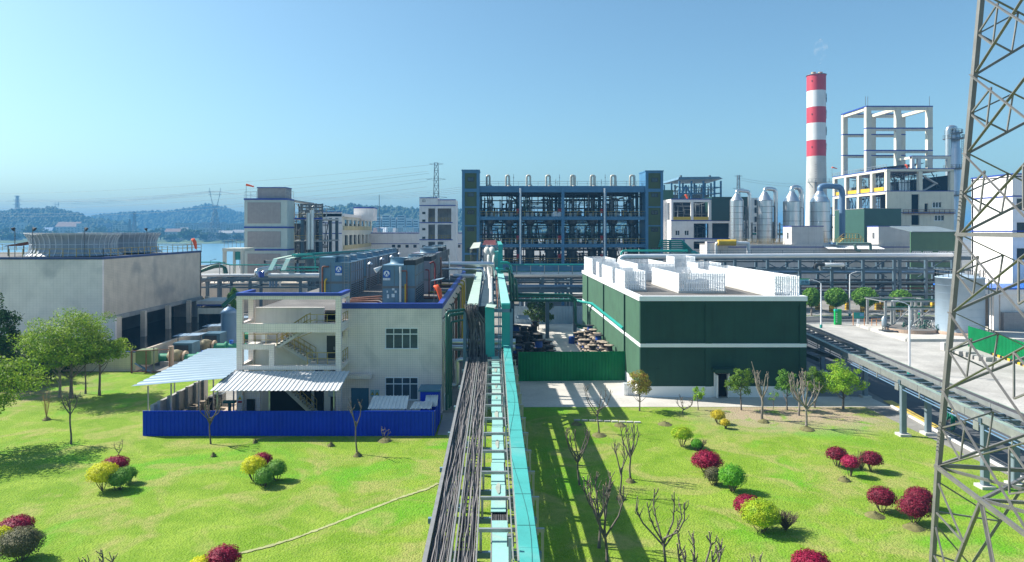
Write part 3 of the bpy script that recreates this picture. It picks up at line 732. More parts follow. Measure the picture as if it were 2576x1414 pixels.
# ---------------------------------------------------------------- helpers for buildings
def window(parent, px0, px1, py0, py1, D, cols=2, transom=None, t=.06, frame=None, pane=None, side=None, name='window', proud=.06):
    """window set in a front wall at distance D: frame proud of the wall, pane behind it"""
    x0, x1, z0, z1 = X(px0, D), X(px1, D), Z(py1, D), Z(py0, D); y = D - proud; fm = MB().use(frame or white)
    fm.box(x0, x1, y, D + .02, z1 - t, z1); fm.box(x0, x1, y, D + .02, z0, z0 + t)
    for i in range(cols + 1): x = x0 + (x1 - x0 - t) * i / cols; fm.box(x, x + t, y + .005, D + .02, z0 + t, z1 - t)
    if transom: zt = z0 + (z1 - z0) * transom; fm.box(x0 + t, x1 - t, y + .01, D + .02, zt - t/2, zt + t/2)
    f = fm.build(name, None, parent)
    MB().use(pane or glass).box(x0 + .01, x1 - .01, y + .035, y + .05, z0 + .01, z1 - .01).build('pane', None, f)
    return f
def opening(parent, x0, x1, z0, z1, y, depth=.5, mat=None, name='opening'):
    MB().use(mat or black).box(x0, x1, y - .03, y + depth, z0, z1).build(name, None, parent)
def frame_wall(mb, x0, x1, z0, z1, y0, y1, holes):
    """wall slab in the XZ plane with rectangular holes (x0,x1,z0,z1), cut into a grid of blocks"""
    xs = sorted({x0, x1, *[h[0] for h in holes], *[h[1] for h in holes]}); zs_ = sorted({z0, z1, *[h[2] for h in holes], *[h[3] for h in holes]})
    for i in range(len(xs) - 1):
        run = None
        for k in range(len(zs_) - 1):
            cx_, cz_ = (xs[i] + xs[i+1]) / 2, (zs_[k] + zs_[k+1]) / 2
            hole = any(h[0] < cx_ < h[1] and h[2] < cz_ < h[3] for h in holes)
            if not hole: run = [zs_[k], zs_[k+1]] if run is None else [run[0], zs_[k+1]]
            if hole or k == len(zs_) - 2:
                if run: mb.box(xs[i], xs[i+1], y0, y1, run[0], run[1]); run = None
def side_wall(mb, y0, y1, z0, z1, x0, x1, holes):
    ys = sorted({y0, y1, *[h[0] for h in holes], *[h[1] for h in holes]}); zs_ = sorted({z0, z1, *[h[2] for h in holes], *[h[3] for h in holes]})
    for i in range(len(ys) - 1):
        run = None
        for k in range(len(zs_) - 1):
            cy_, cz_ = (ys[i] + ys[i+1]) / 2, (zs_[k] + zs_[k+1]) / 2
            hole = any(h[0] < cy_ < h[1] and h[2] < cz_ < h[3] for h in holes)
            if not hole: run = [zs_[k], zs_[k+1]] if run is None else [run[0], zs_[k+1]]
            if hole or k == len(zs_) - 2:
                if run: mb.box(x0, x1, ys[i], ys[i+1], run[0], run[1]); run = None
def rect(px0, px1, py0, py1, D): return (X(px0, D), X(px1, D), Z(py1, D), Z(py0, D))
# ---------------------------------------------------------------- white tiled building with the open stair block
B = thing('tiled_building', 'white tiled building with blue parapet bands, open stair block and two windows', 'building')
D0, D1, DS = 61.7, 111.0, 58.5
xl, xs_, xr = X(872, D0), X(862, D0), X(1112, D0)
xsl = X(595, DS); xsr = X(857.6, DS)
w1r = rect(969, 1051.7, 825, 878, D0); w2r = rect(968.6, 1051.7, 949, 1007, D0); dr = (X(883, D0), X(927.8, D0), 0, Z(976, D0))
zt = 9.92
mb = MB().use(tile); frame_wall(mb, xs_ - .2, xr, 0, zt - .48, D0, D0 + .35, [w1r, w2r, dr]); mb.box(xr - .35, xr, D0 + .35, D1, 0, zt - .48); mb.box(-23, xs_ - .2, D1 - .35, D1, 0, zt - .5)
mb.box(xs_ - .2, xr - .35, D1 - .34, D1, 0, zt - .5); mb.build('wall', None, B)
mb = MB().use(band); mb.box(xs_ - .1, xr + .05, D0 - .05, D0 + .4, zt - .48, zt); mb.box(xr - .4, xr + .05, D0 + .4, D1, zt - .48, zt); mb.build('parapet_band', None, B)
mb = MB().use(roofgrey); mb.box(xsl - .0, xr - .4, D0 + .42, D1 - .4, 9.0, 9.25); mb.build('roof', None, B)
mb = MB().use(plaster); mb.box(xsl, xsl + .3, D0 + .4, D1, 0, 9.0); mb.build('wall', None, B)
for r_ in (w1r, w2r):
    f = MB().use(white); x0, x1, z0, z1 = r_; t_ = .07; y = D0 + .08
    f.box(x0, x1, D0 - .02, y + .07, z1 - t_, z1); f.box(x0 - .08, x1 + .08, D0 - .08, y + .07, z0 - .02, z0 + t_)
    for u in (0, .25, .52, .76, 1): x = x0 + (x1 - x0 - t_) * u; f.box(x, x + t_, y, y + .06, z0 + t_, z1 - t_)
    zt2 = z0 + (z1 - z0) * .70; f.box(x0 + t_, x1 - t_, y + .004, y + .056, zt2 - .045, zt2 + .045)
    fo = f.build('window', None, B); MB().use(glass).box(x0, x1, y + .02, y + .04, z0, z1).build('pane', None, fo)
    c_ = MB().use(M('curtain_grey', (.28,.31,.34), .9, var=.2)); 
    for u0, u1 in ((.02,.24),(.30,.50),(.55,.74),(.79,.97)): c_.box(x0 + (x1-x0)*u0, x0 + (x1-x0)*u1, y + .06, y + .08, z0 + .1, z0 + (z1 - z0)*(.66 if r_ is w1r else .62))
    c_.build('blind', None, fo)
    MB().use(dark).box(x0 - .3, x1 + .3, D0 + .9, D0 + 1.0, z0 - .3, z1 + .3).build('room_back', None, fo)
mb = MB().use(doorblue); mb.box(dr[0], dr[1], D0 + .08, D0 + .14, .05, dr[3]); 
for u in (.5,): x = dr[0] + (dr[1]-dr[0])*u; mb.box(x - .02, x + .02, D0 + .05, D0 + .08, .1, dr[3] - .06)
d_ = mb.build('door', None, B); MB().use(steeld).box(dr[0] + .86, dr[0] + .9, D0 + .02, D0 + .08, 1.0, 1.25).build('handle', None, d_)
mb = MB().use(tile); x0, x1 = X(878, D0), X(938, D0); mb.box(x0, x1, D0 - 1.1, D0 - .002, Z(947, D0) , Z(938, D0)); mb.build('door_canopy', None, B)
for px0, px1 in ((915, 942), (943.5, 972)):
    x0, x1 = X(566 + .3998*px0, D0), X(566 + .3998*px1, D0)
    s_ = MB().use(M('sign_pale_blue', (.30,.48,.50), .5)); s_.box(x0, x1 - .03, D0 - .03, D0 - .004, Z(997.5, D0), Z(980.5, D0)); so = s_.build('warning_sign', None, B)
    xm = (x0 + x1) / 2; zz = Z(990, D0); tr = MB().use(M('sign_black', (.02,.02,.02), .5)); tr.add([(xm-.18,D0-.034,zz-.12),(xm+.16,D0-.034,zz-.12),(xm,D0-.034,zz+.18)], [(0,1,2)])
    tr.use(M('sign_yellow', (.75,.55,.02), .5)); tr.add([(xm-.14,D0-.038,zz-.10),(xm+.12,D0-.038,zz-.10),(xm-.005,D0-.038,zz+.13)], [(0,1,2)]); tr.use(M('sign_black', (.02,.02,.02), .5)); tr.add([(xm-.03,D0-.042,zz-.07),(xm+.03,D0-.042,zz-.01),(xm-.01,D0-.042,zz+.09)], [(0,1,2)])
    tr.build('emblem', None, so)
mb = MB().use(steel); mb.tube([(X(1085,D0) - 0, D0 - .06, 9.0), (X(1085,D0), D0 - .06, 8.9)], .03, 6)
# right flank: pipes and drain lines on the long wall
random.seed(3)
mb = MB()
for k in range(16):
    y = D0 + 1.2 + k*2.9 + random.uniform(-.5,.5); mb.use(random.choice([rust, steeld, alu, greenpipe])); r_ = random.uniform(.04,.09); mb.tube(bendpath([(xr + .0, y, random.uniform(7.5,9)), (xr + .3, y, 8.7), (xr + .3, y, .3)], .2), r_, 7)
mb.build('wall_pipe', None, B)
for y in (88, 94): MB().use(yellow).tube(bendpath([(xr - .2, y, 9.6), (xr + .6, y, 9.6), (xr + .6, y, 2)], .4), .12, 8).build('yellow_pipe', None, B)
# stair block
zS = 11.15; S = MB().use(tile)
c1 = X(609, DS); c2 = X(844, DS)
S.box(xsl, c1, DS, DS + .45, 0, zS - .25)
S.box(c2, xsr, DS, DS + .45, 0, zS - .25)
zb = lambda py: Z(py, DS)
S.box(c1, c2, DS + .04, DS + .4, zb(753.7), zS - .25); S.box(c1, c2, DS + .04, DS + .4, zb(836.6), zb(814.6)); S.box(c1, c2, DS + .04, DS + .4, zb(931), zb(920.6))
S.box(c1, X(689, DS), DS + .06, DS + .38, zb(880), zb(867)); S.box(X(676, DS), X(689, DS), DS + .06, DS + .38, zb(920.6), zb(880)); 
S.box(xsl, xsl + .45, D0 - .4, D0 + .1, 0, zS - .25); S.box(xsr - .35, xsr, D0 - .2, D0, 6.9, 7.5)   # rear posts
S.box(xsl, xsl + .35, DS + .45, D0 - .4, zb(753.7), zS - .25); S.box(xsl, xsl + .35, DS + .45, D0 - .4, zb(836.6), zb(814.6) ); S.box(xsl, xsl + .35, DS + .45, D0 - .4, zb(931), zb(920.6))
S.box(xsr - .35, xsr, DS + .45, D0 + .4, zb(753.7) + .0, zS - .25); S.box(xsr - .35, xsr, DS + .45, D0, zb(836.6), zb(814.6)); S.box(xsr - .35, xsr, DS + .45, D0, zb(931), zb(920.6)); S.box(xsr - .35, xsr, D0 + .36, D0 + .42, 9.95, zS - .25)
S.build('stair_frame', None, B); MB().use(roofgrey).box(xsl + .42, xsr - .42, DS + .46, D0 + .35, zS - .5, zS - .32).build('stair_roof', None, B)
mb = MB().use(band); mb.box(xsl - .05, xsr + .05, DS - .05, DS + .45, zS - .25, zS); mb.box(xsl - .05, xsl + .4, DS + .45, D0 + .4, zS - .25, zS); mb.box(xsr - .4, xsr + .05, DS + .45, D0 + .4, zS - .25, zS); mb.build('parapet_band', None, B)
mb = MB().use(roofgrey); mb.box(xsl + .4, xsr - .4, DS + .45, D0 + .4, zS - .55, zS - .4); mb.box(xsl+.4,xsr-.4,D0+.2,D0+.4,zS-.4,zS-.05); None
mb = MB().use(plaster); mb.box(X(642, D0), X(815, D0), D0, D0 + .3, zb(926) , 9.55); mb.box(xsl + .45, X(642, D0), D0 + .06, D0 + .3, 0, 7.2); mb.box(X(815,D0), xs_, D0, D0 + .3, 6.9, 8.0); mb.box(X(642, D0), X(790, D0), D0 + .01, D0 + .31, 0, zb(926)); mb.box(X(815,D0), X(830,D0), D0, D0+.3, 0, 6.9); mb.build('back_wall', None, B)
mb = MB().use(M('black_door', (.012,.018,.02), .4)); mb.box(X(822, D0), X(856, D0), D0 - .02, D0 + .1, 4.9, 7.0); 
d_ = mb.build('door', None, B); MB().use(steel).box(X(840,D0), X(840,D0) + .06, D0 - .06, D0 - .02, 5.7, 6.0).build('handle', None, d_)
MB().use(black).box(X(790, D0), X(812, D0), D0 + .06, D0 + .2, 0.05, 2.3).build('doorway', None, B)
MB().use(M('notice_board', (.45,.5,.55), .5, var=.2, vs_=4)).box(X(826, D0), X(846, D0), D0 - .05, D0 - .0, 1.5, 2.8).build('notice_board', None, B)
# landings
zR, zL, zU = 4.95, 6.55, 8.25
for a_, b_, z_ in ((X(770, DS), xsr - .36, zR), (xsl + .46, X(692, DS), zL), (X(768, DS), xsr - .36, zU)): MB().use(concrete_l).box(a_, b_, DS + .41, D0 - .03, z_ - .18, z_).build('landing', None, B)
def flight(x0, z0, x1, z1, ya, yb, n):
    m = MB().use(concrete_l)
    for i in range(n):
        xa = x0 + (x1 - x0) * i / n; xb = x0 + (x1 - x0) * (i + 1) / n; z = z0 + (z1 - z0) * (i + 1) / n
        m.box(xa, xb, ya, yb, z - .12, z); 
    m.beam((x0, ya + .06, z0 - .12), (x1, ya + .06, z1 - .2), .12, .3); m.beam((x0, yb - .06, z0 - .12), (x1, yb - .06, z1 - .2), .12, .3)
    m.build('stair_flight', None, B)
    r_ = MB().use(yellowr); n2 = 5
    for y in (ya + .05, yb - .05):
        for hh in (.5, 1.0): r_.beam((x0, y, z0 + hh), (x1, y, z1 + hh), .05)
        for i in range(n2 + 1): u = i / n2; r_.box(x0 + (x1-x0)*u - .025, x0 + (x1-x0)*u + .025, y - .025, y + .025, z0 + (z1-z0)*u, z0 + (z1-z0)*u + 1.0)
    r_.build('stair_railing', None, B)
flight(X(772, DS), zR, X(694, DS), zL, D0 - 1.5, D0 - .2, 10)
flight(X(692, DS), zL, X(768, DS), zU, DS + .5, DS + 1.7, 10)
flight(X(775, DS), 0.3, X(690, DS), 3.1, D0 - 1.5, D0 - .3, 14)
r_ = MB().use(yellowr); rail(r_, [(X(770, DS), DS + .45, zR), (xsr - .4, DS + .45, zR)], 1.0, .9); rail(r_, [(xsl + .5, DS + .45, zL), (X(692, DS), DS + .45, zL)], 1.0, 1.0); rail(r_, [(X(768, DS), DS + .45, zU), (xsr - .4, DS + .45, zU)], 1.0, .9)
rail(r_, [(xsr - .1, DS + .5, zR), (xsr - .1, D0 - .1, zR)], 1.0, .8); rail(r_, [(xsr - .1, DS + .5, zU), (xsr - .1, D0 - .1, zU)], 1.0, .8)
for p, q in (((X(735,DS), DS+.3, 7.3),(X(795,DS), DS+.3, 9.1)),): 
    for dz in (.0, .5, 1.0): r_.beam((p[0],p[1],p[2]-.2+dz),(q[0],q[1],q[2]-1.2+dz),.05)
r_.build('landing_railing', None, B)
# ground floor under the awning
gf = MB().use(tile); gf.box(X(609, DS), X(650, DS), DS + .45, DS + .6, 0, 2.9); gf.build('ground_floor_wall', None, B)
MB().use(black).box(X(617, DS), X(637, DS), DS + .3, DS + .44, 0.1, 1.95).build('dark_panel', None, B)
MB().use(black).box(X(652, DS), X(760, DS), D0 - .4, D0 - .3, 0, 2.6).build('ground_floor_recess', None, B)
ac = MB().use(white); ac.box(X(636, DS), X(650, DS), D0 - 1.0, D0 - .5, zL + .05, zL + .75); o = ac.build('air_conditioner'); tag(o, 'white air conditioner standing on the left landing of the stair block', 'air conditioner')
sg = MB().use(M('sign_white', (.7,.7,.68), .5)); x0 = X(566 + .2536*120, DS); sg.box(x0, x0 + .4 + .12, DS - .04, DS - .005, Z(710.6+.2536*1188, DS), Z(710.6+.2536*1122, DS)); so = sg.build('warning_sign', None, B)
e_ = MB().use(M('sign_yellow', (.75,.55,.02), .5)); zz = Z(710.6+.2536*1150, DS); e_.add([(x0+.08,DS-.045,zz-.1),(x0+.44,DS-.045,zz-.1),(x0+.26,DS-.045,zz+.22)], [(0,1,2)]); e_.use(M('sign_black', (.02,.02,.02), .5)); e_.add([(x0+.22,DS-.05,zz-.05),(x0+.30,DS-.05,zz),(x0+.26,DS-.05,zz+.14)], [(0,1,2)]); e_.use(redm); e_.box(x0+.08,x0+.44,DS-.045,DS-.04,zz-.38,zz-.2); e_.build('emblem', None, so)
# outdoor units on the right flank
for i, (y, z0) in enumerate(((60.8, .5), (62.6, 1.2), (64.6, 2.2))):
    a = MB().use(white); a.box(xr + .25, xr + .6, y, y + .85, z0, z0 + 1.3 if i < 2 else z0 + .8); o = a.build('air_conditioner'); tag(o, ('nearest low air conditioner beside the tiled wall', 'middle air conditioner beside the tiled wall', 'farthest raised air conditioner beside the tiled wall')[i], 'air conditioner', 'outdoor units along the tiled wall')
# weeds on the door canopy
# ---------------------------------------------------------------- awnings, yard wall, blue fence and shed
A = thing('shed_roof', 'large pale blue corrugated lean-to roof left of the stair block', 'shed roof')
m_ = MB().use(roofblue); p0, p1, p2, p3 = (-29.8,56,3.72), (-22.25,56,4.35), (-22.25,66.5,5.1), (-28.0,66.5,5.0)
m_.corr(p0, p3, p2, p1, .75, .05); None; m_.build('roof_sheet', None, A)
for (x, y, h) in ((-28.6,56.2,3.7),(-26.7,56.2,3.9),(-25.4,58.5,4.2),(-25.4,61.5,4.5),(-28.2,60,4.2),(-23.0,60,4.6)):
    MB().use(steel).box(x, x + .1, y, y + .1, 0, h).build('post', None, A)
A = thing('shed_roof', 'white ribbed awning over the ground floor of the stair block', 'shed roof')
m_ = MB().use(roofsheet); m_.corr((X(528,54.4),54.4,3.72),(-12.4,54.4,3.72),(-12.4,58.45,4.45),(-22.6,58.45,4.45), .36, .05); m_.build('roof_sheet', None, A)
for x in (-18.2, -22.4, -13.0): MB().use(steel).box(x, x + .1, 55.0, 55.1, 0, 3.78).build('post', None, A)
W_ = MB().use(concrete); W_.box(-28.0, -27.7, 55.5, 66, 0, 2.3)
for k in range(6): W_.box(-27.69, -27.45, 56 + k*1.7, 56.3 + k*1.7, 0, 2.5)
tag(W_.build('yard_wall'), 'grimy low masonry wall under the pale blue lean-to roof', 'wall')
def hoarding(name, label, a, b, h, mat, z0=0, period=.32, posts=None, cap=None, depth=.05):
    f = thing(name, label, 'fence'); a = Vector((*a[:2], 0)); b = Vector((*b[:2], 0)); d = b - a; n = max(1, round(d.length / 3.2))
    MB().use(mat).corr((a.x,a.y,z0),(b.x,b.y,z0),(b.x,b.y,z0+h),(a.x,a.y,z0+h), period, depth, .02).build('sheet', None, f)
    nrm = Vector((-d.y, d.x, 0)).normalized() * .12
    for i in range(n + 1):
        p = a.lerp(b, i / n) + nrm; MB().use(posts or steeld).beam((p.x,p.y,z0),(p.x,p.y,z0+h+.03), .08).build('post', None, f)
    if cap: MB().use(cap).beam((a.x,a.y,z0+h+.02),(b.x,b.y,z0+h+.02),.07,.05).build('top_rail', None, f)
    return f
hoarding('sheet_fence', 'bright blue corrugated fence in front of the tiled building', (X(359,54.7), 54.7), (X(1093,54.7), 54.7), 2.0, fenceblue, cap=fenceblue)
hoarding('sheet_fence', 'short return of blue fence beside the bare concrete path', (X(1093,54.7), 54.72), (X(1093,54.7) + .0, 57.6), 2.0, fenceblue)
S_ = thing('blue_shed', 'small blue sheet-metal shed with flat lids behind the right end of the blue fence', 'shed')
xs0, xs1 = X(1053,56.5), X(1101,56.5)
MB().use(fenceblue).box(xs0, xs1, 57.7, 59.6, 0, 2.9).build('body', None, S_); MB().use(doorblue).box(xs0 - .15, xs1 + .1, 57.5, 59.7, 2.92, 3.05).build('roof', None, S_)
MB().use(roofsheet).corr((X(1067,56.2)+.0,56.6,1.9),(xs1 - .05,56.6,1.9),(xs1 - .05,57.68,2.6),(X(1067,56.2),57.68,2.6),.2,.03).build('lid', None, S_)
for nm, px0, px1, pf, pb, D_, zf, zb_ in (('pale lean-to roof just above the blue fence, below the lower window', 924.6, 1023, 1036, 1007, 55.4, 2.02, 2.7), ('flat grey lid at the right end of the blue fence', 1030, 1085, 1036, 1027, 55.4, 2.02, 2.22)):
    o = thing('lean_to', nm, 'shed roof'); x0, x1 = X(px0, D_), X(px1, D_)
    MB().use(roofsheet).corr((x0,D_,zf),(x1,D_,zf),(x1,D_+1.6,zb_),(x0+.2,D_+1.6,zb_), .3, .04).build('roof_sheet', None, o)
    for x in (x0 + .1, x1 - .2): MB().use(steel).box(x, x + .08, D_ + .3, D_ + .38, 0, zf).build('post', None, o)
# clutter in the yard
gr = thing('bench_grinder', 'small green machine on a stand left of the lean-to post', 'machine')
x = X(573, 57); MB().use(greenpipe).box(x - .5, x + .5, 57.2, 57.6, 2.0, 2.2).build('head', None, gr); MB().use(greenpipe).box(x - .1, x + .1, 57.3, 57.5, 0, 2.0).build('stand', None, gr)
for i in range(6):
    x = -27.1 + .15*i; y = 56.3 + i*1.5; m_ = MB().use(random.choice([wood, black, steeld])); m_.box(x, x + .9, y, y + .9, .12, .7 + .25*(i % 3)); m_.box(x + .2, x + .7, y + .2, y + .7, .7, 1.2)
    tag(m_.build('scrap_crate'), ('nearest','second','third','fourth','fifth','farthest')[i] + ' dusty crate along the grimy yard wall', 'crate', 'crates along the yard wall')
# ---------------------------------------------------------------- roof-top cooling units
def cooling_unit(x0, x1, y0, y1, z0, z1, label, fans=1, grate=None, sticker=False, ladder=False, mat=None, big=True):
    u = thing('cooling_unit', label, 'cooling tower', ((x0+x1)/2, (y0+y1)/2, z0), 'cooling units on the tiled roof')
    b = MB().use(mat or bluegrey); b.box(x0, x1, y0, y1, z0, z1); zm = z0 + (z1 - z0)*.42
    b.use(steeld)
    n = max(2, round((y1 - y0)/1.2))
    for i in range(n + 1): y = y0 + (y1-y0)*i/n; b.box(x1, x1 + .05, y - .04, y + .04, z0, z1)
    for zz in (zm, z0 + (z1-z0)*.72, z1 - .05): b.box(x1, x1 + .06, y0, y1, zz - .04, zz + .04)
    b.box(x0 - .03, x1 + .07, y0 - .03, y0 + .02, zm - .12, zm + .12)
    for u_ in (0, .36, .74, .985): b.box(x0 + (x1-x0)*u_, x0 + (x1-x0)*u_ + .05, y0 - .02, y0 + .01, z0, z1)
    b.build('casing', None, u)
    lv = MB().use(dark); k = z0 + .15
    while k < zm - .2: lv.box(x1 + .0, x1 + .045, y0 + .1, y1 - .1, k, k + .1); k += .22
    lv.build('louvres', None, u)
    for i in range(fans):
        cy = y0 + (y1-y0)*(i + .5)/fans; cx_ = x0 + 1.25 if grate else (x0+x1)/2 + .3
        f = MB().use(bluegrey); f.lathe((cx_, cy, z1), [(1.12, 0), (1.02, .1), (.98, .6), (1.04, .62), (.94, .6), (.92, .15)], 24, capt=False, capb=False); fo = f.build('fan_cowl', None, u)
        g_ = MB().use(steeld)
        for a in range(8): c_, s_ = math.cos(a*math.pi/4), math.sin(a*math.pi/4); g_.beam((cx_, cy, z1+.45), (cx_ + c_*.95, cy + s_*.95, z1+.45), .12, .02)
        g_.cyl((cx_, cy, z1 + .35), .2, .2, 10); g_.build('fan', None, fo)
    if grate:
        g_ = MB().use(dark); gx = x0 + 2.15; g_.box(gx, x1 + .05, y0, y1, z1, z1 + .5); g_.use(alu)
        for i in range(9):
            for j in range(3): g_.cyl((gx + .25 + j*.35, y0 + .4 + i*(y1-y0-.8)/8, z1 + .5), .07, .08, 8)
        g_.build('water_basin', None, u)
    if ladder:
        l_ = MB().use(steel); lx = x0 + (x1-x0)*.80
        for dx in (0, .42): l_.box(lx + dx, lx + dx + .04, y0 - .14, y0 - .1, z0 + .5, z1 + .8)
        for k in range(14): l_.box(lx, lx + .44, y0 - .13, y0 - .1, z0 + .6 + k*.3, z0 + .63 + k*.3)
        l_.build('ladder', None, u)
    if sticker:
        sx, sz = sticker; s_ = MB().use(logoblue); s_.box(sx, sx + .72, y0 - .05, y0 - .025, sz, sz + .75); so = s_.build('sticker', None, u)
        e_ = MB().use(white); e_.disc((sx + .36, y0 - .052, sz + .41), (0, -1, 0), .29, .004, 20); e_.use(logoblue)
        cx_, cz = sx + .36, sz + .38; yy = y0 - .06
        e_.add([(cx_-.05,yy,cz+.22),(cx_+.05,yy,cz+.22),(cx_+.1,yy,cz),(cx_-.1,yy,cz)], [(0,1,2,3)]); e_.add([(cx_-.24,yy,cz-.16),(cx_-.12,yy,cz+.04),(cx_-.03,yy,cz-.16)], [(0,1,2)]); e_.add([(cx_+.24,yy,cz-.16),(cx_+.12,yy,cz+.04),(cx_+.03,yy,cz-.16)], [(0,1,2)])
        e_.use(white); 
        e_.box(sx + .01, sx + .71, y0 - .05, y0 - .026, sz - .25, sz - .03); e_.use(logoblue)
        for k in range(4):
            ax = sx + .08 + k*.16; e_.box(ax, ax + .10, yy, yy + .003, sz - .09, sz - .075); e_.box(ax + .04, ax + .058, yy, yy + .003, sz - .2, sz - .09); e_.box(ax, ax + .10, yy, yy + .003, sz - .2, sz - .185); 
        e_.build('emblem', None, so)
    return u
zr = 9.27
A0 = cooling_unit(-19.0, -15.6, 74, 81.2, zr, 13.05, 'near unit of the left row, with ladder and round blue sticker', 2, None, (-17.25, 11.9), True)
m_ = MB().use(bluegrey).box(-19.0, -17.3, 74, 78, 13.05, 13.6); m_.build('upper_box', None, A0)
lab = ['second unit of the left row, behind the one with the ladder', 'third unit of the left row, half hidden', 'fourth unit of the left row', 'farthest unit of the left row']
for i, y in enumerate((83, 92, 101, 110)):
    cooling_unit(-18.8, -15.6, y, y + 7.8 if i < 3 else y + .01 + .9, zr, 13.05, lab[i], 2)
B0 = cooling_unit(-11.2, -7.9, 68, 75.8, zr, 13.05, 'nearest unit of the right row, with dark basin grating and blue sticker', 1, True, (-11.1, 12.0 - .2))
for i, y in enumerate((78.5, 87, 96, 104)):
    cooling_unit(-10.6, -7.3, y, y + 6.8 if i < 3 else y + 6, zr, 13.0 + .6*(i > 0), ('second unit of the right row, mauve-grey behind the sticker unit', 'third unit of the right row', 'fourth unit of the right row', 'farthest unit of the right row')[i], 1 + (i % 2), i % 2 == 0, mat=M('mauve_grey', (.22,.21,.24), .5, var=.1, streak=.3))
# papers taped to the near unit
pp = MB().use(M('paper', (.6,.68,.72), .7))
for a, c_, w_, h_ in ((-10.75, 10.3, .14, .22), (-10.7, 9.75, .2, .4), (-10.2, 10.55, .24, .2), (-9.95, 10.3, .22, .22), (-10.25, 9.85, .3, .35)): pp.box(a, a + w_, 67.94, 67.95, c_, c_ + h_)
pp.build('notice_papers', None, B0)
# risers and pipes between the units
def pipe(label, pts, r, mat, bend=.3, name='pipe', group=None, n=10): 
    return tag(MB().use(mat).tube(bendpath(pts, bend), r, n).build(name), label, 'pipe', group)
pipe('white-clad riser pipe on the front of the nearest right unit', [(-9.35, 67.8, 12.9), (-9.35, 67.8, 9.4)], .11, aluw)
pipe('yellow riser pipe on the front of the nearest right unit', [(-8.85, 67.75, 11.2), (-8.85, 67.75, 9.3)], .08, yellow)
pipe('rust-pink riser pipe with a tee on the nearest right unit', [(-9.2, 67.7, 12.5), (-8.7, 67.7, 12.5), (-8.7, 67.7, 9.3)], .07, rust, .15)
pipe('rust-pink riser pipe with elbow on the near left unit', [(-17.9, 73.8, 12.6), (-18.6, 73.8, 12.6), (-18.6, 73.8, 9.3)], .09, rust, .15)
pipe('yellow bent pipe in front of the near left unit', [(-18.1, 73.7, 11.3), (-18.3, 73.7, 11.1), (-18.3, 73.7, 9.3)], .09, yellow, .15)
pipe('red-brown gooseneck pipe right of the second right unit', [(-7.3, 77, 12.8), (-6.9, 77, 13.0), (-6.7, 77, 12.7), (-6.7, 77, 9.4)], .10, rustred)
pipe('slim dark red riser right of the dark basin', [(-7.4, 73, 12.3), (-7.0, 73, 12.3), (-7.0, 73, 9.4)], .07, rustred)
pipe('rust-coloured riser beside the third right unit', [(-6.6, 84, 13.2), (-6.6, 84, 9.4)], .08, rust)
pipe('white riser beside the fourth right unit', [(-6.1, 92, 13.2), (-6.1, 92, 9.4)], .09, aluw)
for i, y in enumerate((63.5, 65.0, 66.6)): pipe(('front', 'middle', 'rear')[i] + ' rusty header pipe crossing the roof gap between the unit rows', [(-14.8, y + 4, 9.45), (-11.6, y + 4, 9.5 + .1*i), (-11.3, y + 4.2, 9.3)], .1, rust)
random.seed(8)
for k in range(6): pipe(('first','second','third','fourth','fifth','sixth')[k] + ' dark horizontal pipe from the near end in the roof gutter right of the units', [(-7.2, 70 + k*4.2, 9.6 + .2*(k%2)), (-5.3, 70 + k*4.2, 9.6 + .2*(k%2))], .12, (rust, yellowr, steeld)[k % 3], name='header_pipe')
for k, (y, z) in enumerate(((82, 12.6), (90.5, 12.8), (99, 12.8), (107, 12.9))):
    f = thing('floodlight', ('nearest','second','third','farthest')[k] + ' white floodlight between the cooling units', 'lamp', (-15.0, y, z - 3.4), 'floodlights between the cooling units')
    MB().use(steeld).box(-15.05, -14.95, y - .05, y + .05, z - 3.4, z).build('post', None, f); MB().use(aluw).lathe((-14.9, y - .2, z - .15), [(.05,.3),(.3,.1),(.3,0)], 12).build('lamp_head', None, f)
f = thing('floodlight', 'white floodlight leaning out left of the round-sticker right unit', 'lamp', (-11.4, 68.5, 12)); MB().use(aluw).tube([(-11.3,68.3,12.9),(-11.9,68.0,12.5)], .22, 10, radii=[.06,.28]).build('lamp_head', None, f); MB().use(steeld).tube([(-11.2,68.3,13.0),(-11.3,68.3,12.9)], .05, 6).build('bracket', None, f)
# orange windsock on the roof, hanging limp
def windsock(x, y, z, h, label, s=1.0, limp=True):
    t_ = thing('windsock', label, 'windsock', (x, y, z)); MB().use(steeld).box(x - .03, x + .03, y - .03, y + .03, z, z + h).build('mast', None, t_)
    pts = [(x, y, z + h), (x + .25*s, y - .1, z + h + .02), (x + .5*s, y - .15, z + h - .35*s), (x + .62*s, y - .15, z + h - .9*s), (x + .68*s, y - .15, z + h - 1.35*s)] if limp else [(x, y, z + h), (x + .5*s, y, z + h - .1*s), (x + 1.4*s, y, z + h - .35*s)]
    MB().use(orange).tube(pts, .2*s, 12, radii=([.1*s,.24*s,.26*s,.2*s,.13*s] if limp else [.22*s,.18*s,.12*s])).build('sock', None, t_)
    return t_
windsock(-5.9, 66.5, 9.3, 1.75, 'limp orange windsock at the right corner of the tiled roof', 1.0)
cp = MB().use(roofblue); cp.slab((-6.3,67,11.55),(-5.2,67,11.75),(-5.0,68.5,11.8),(-6.1,68.5,11.6),.04); t_ = thing('canopy', 'little pale canopy just above the limp orange windsock', 'canopy', (-5.7, 67.7, 9.3)); cp.build('roof', None, t_); MB().use(steeld).box(-5.7,-5.6,67.8,67.9,9.3,11.6).build('post', None, t_)
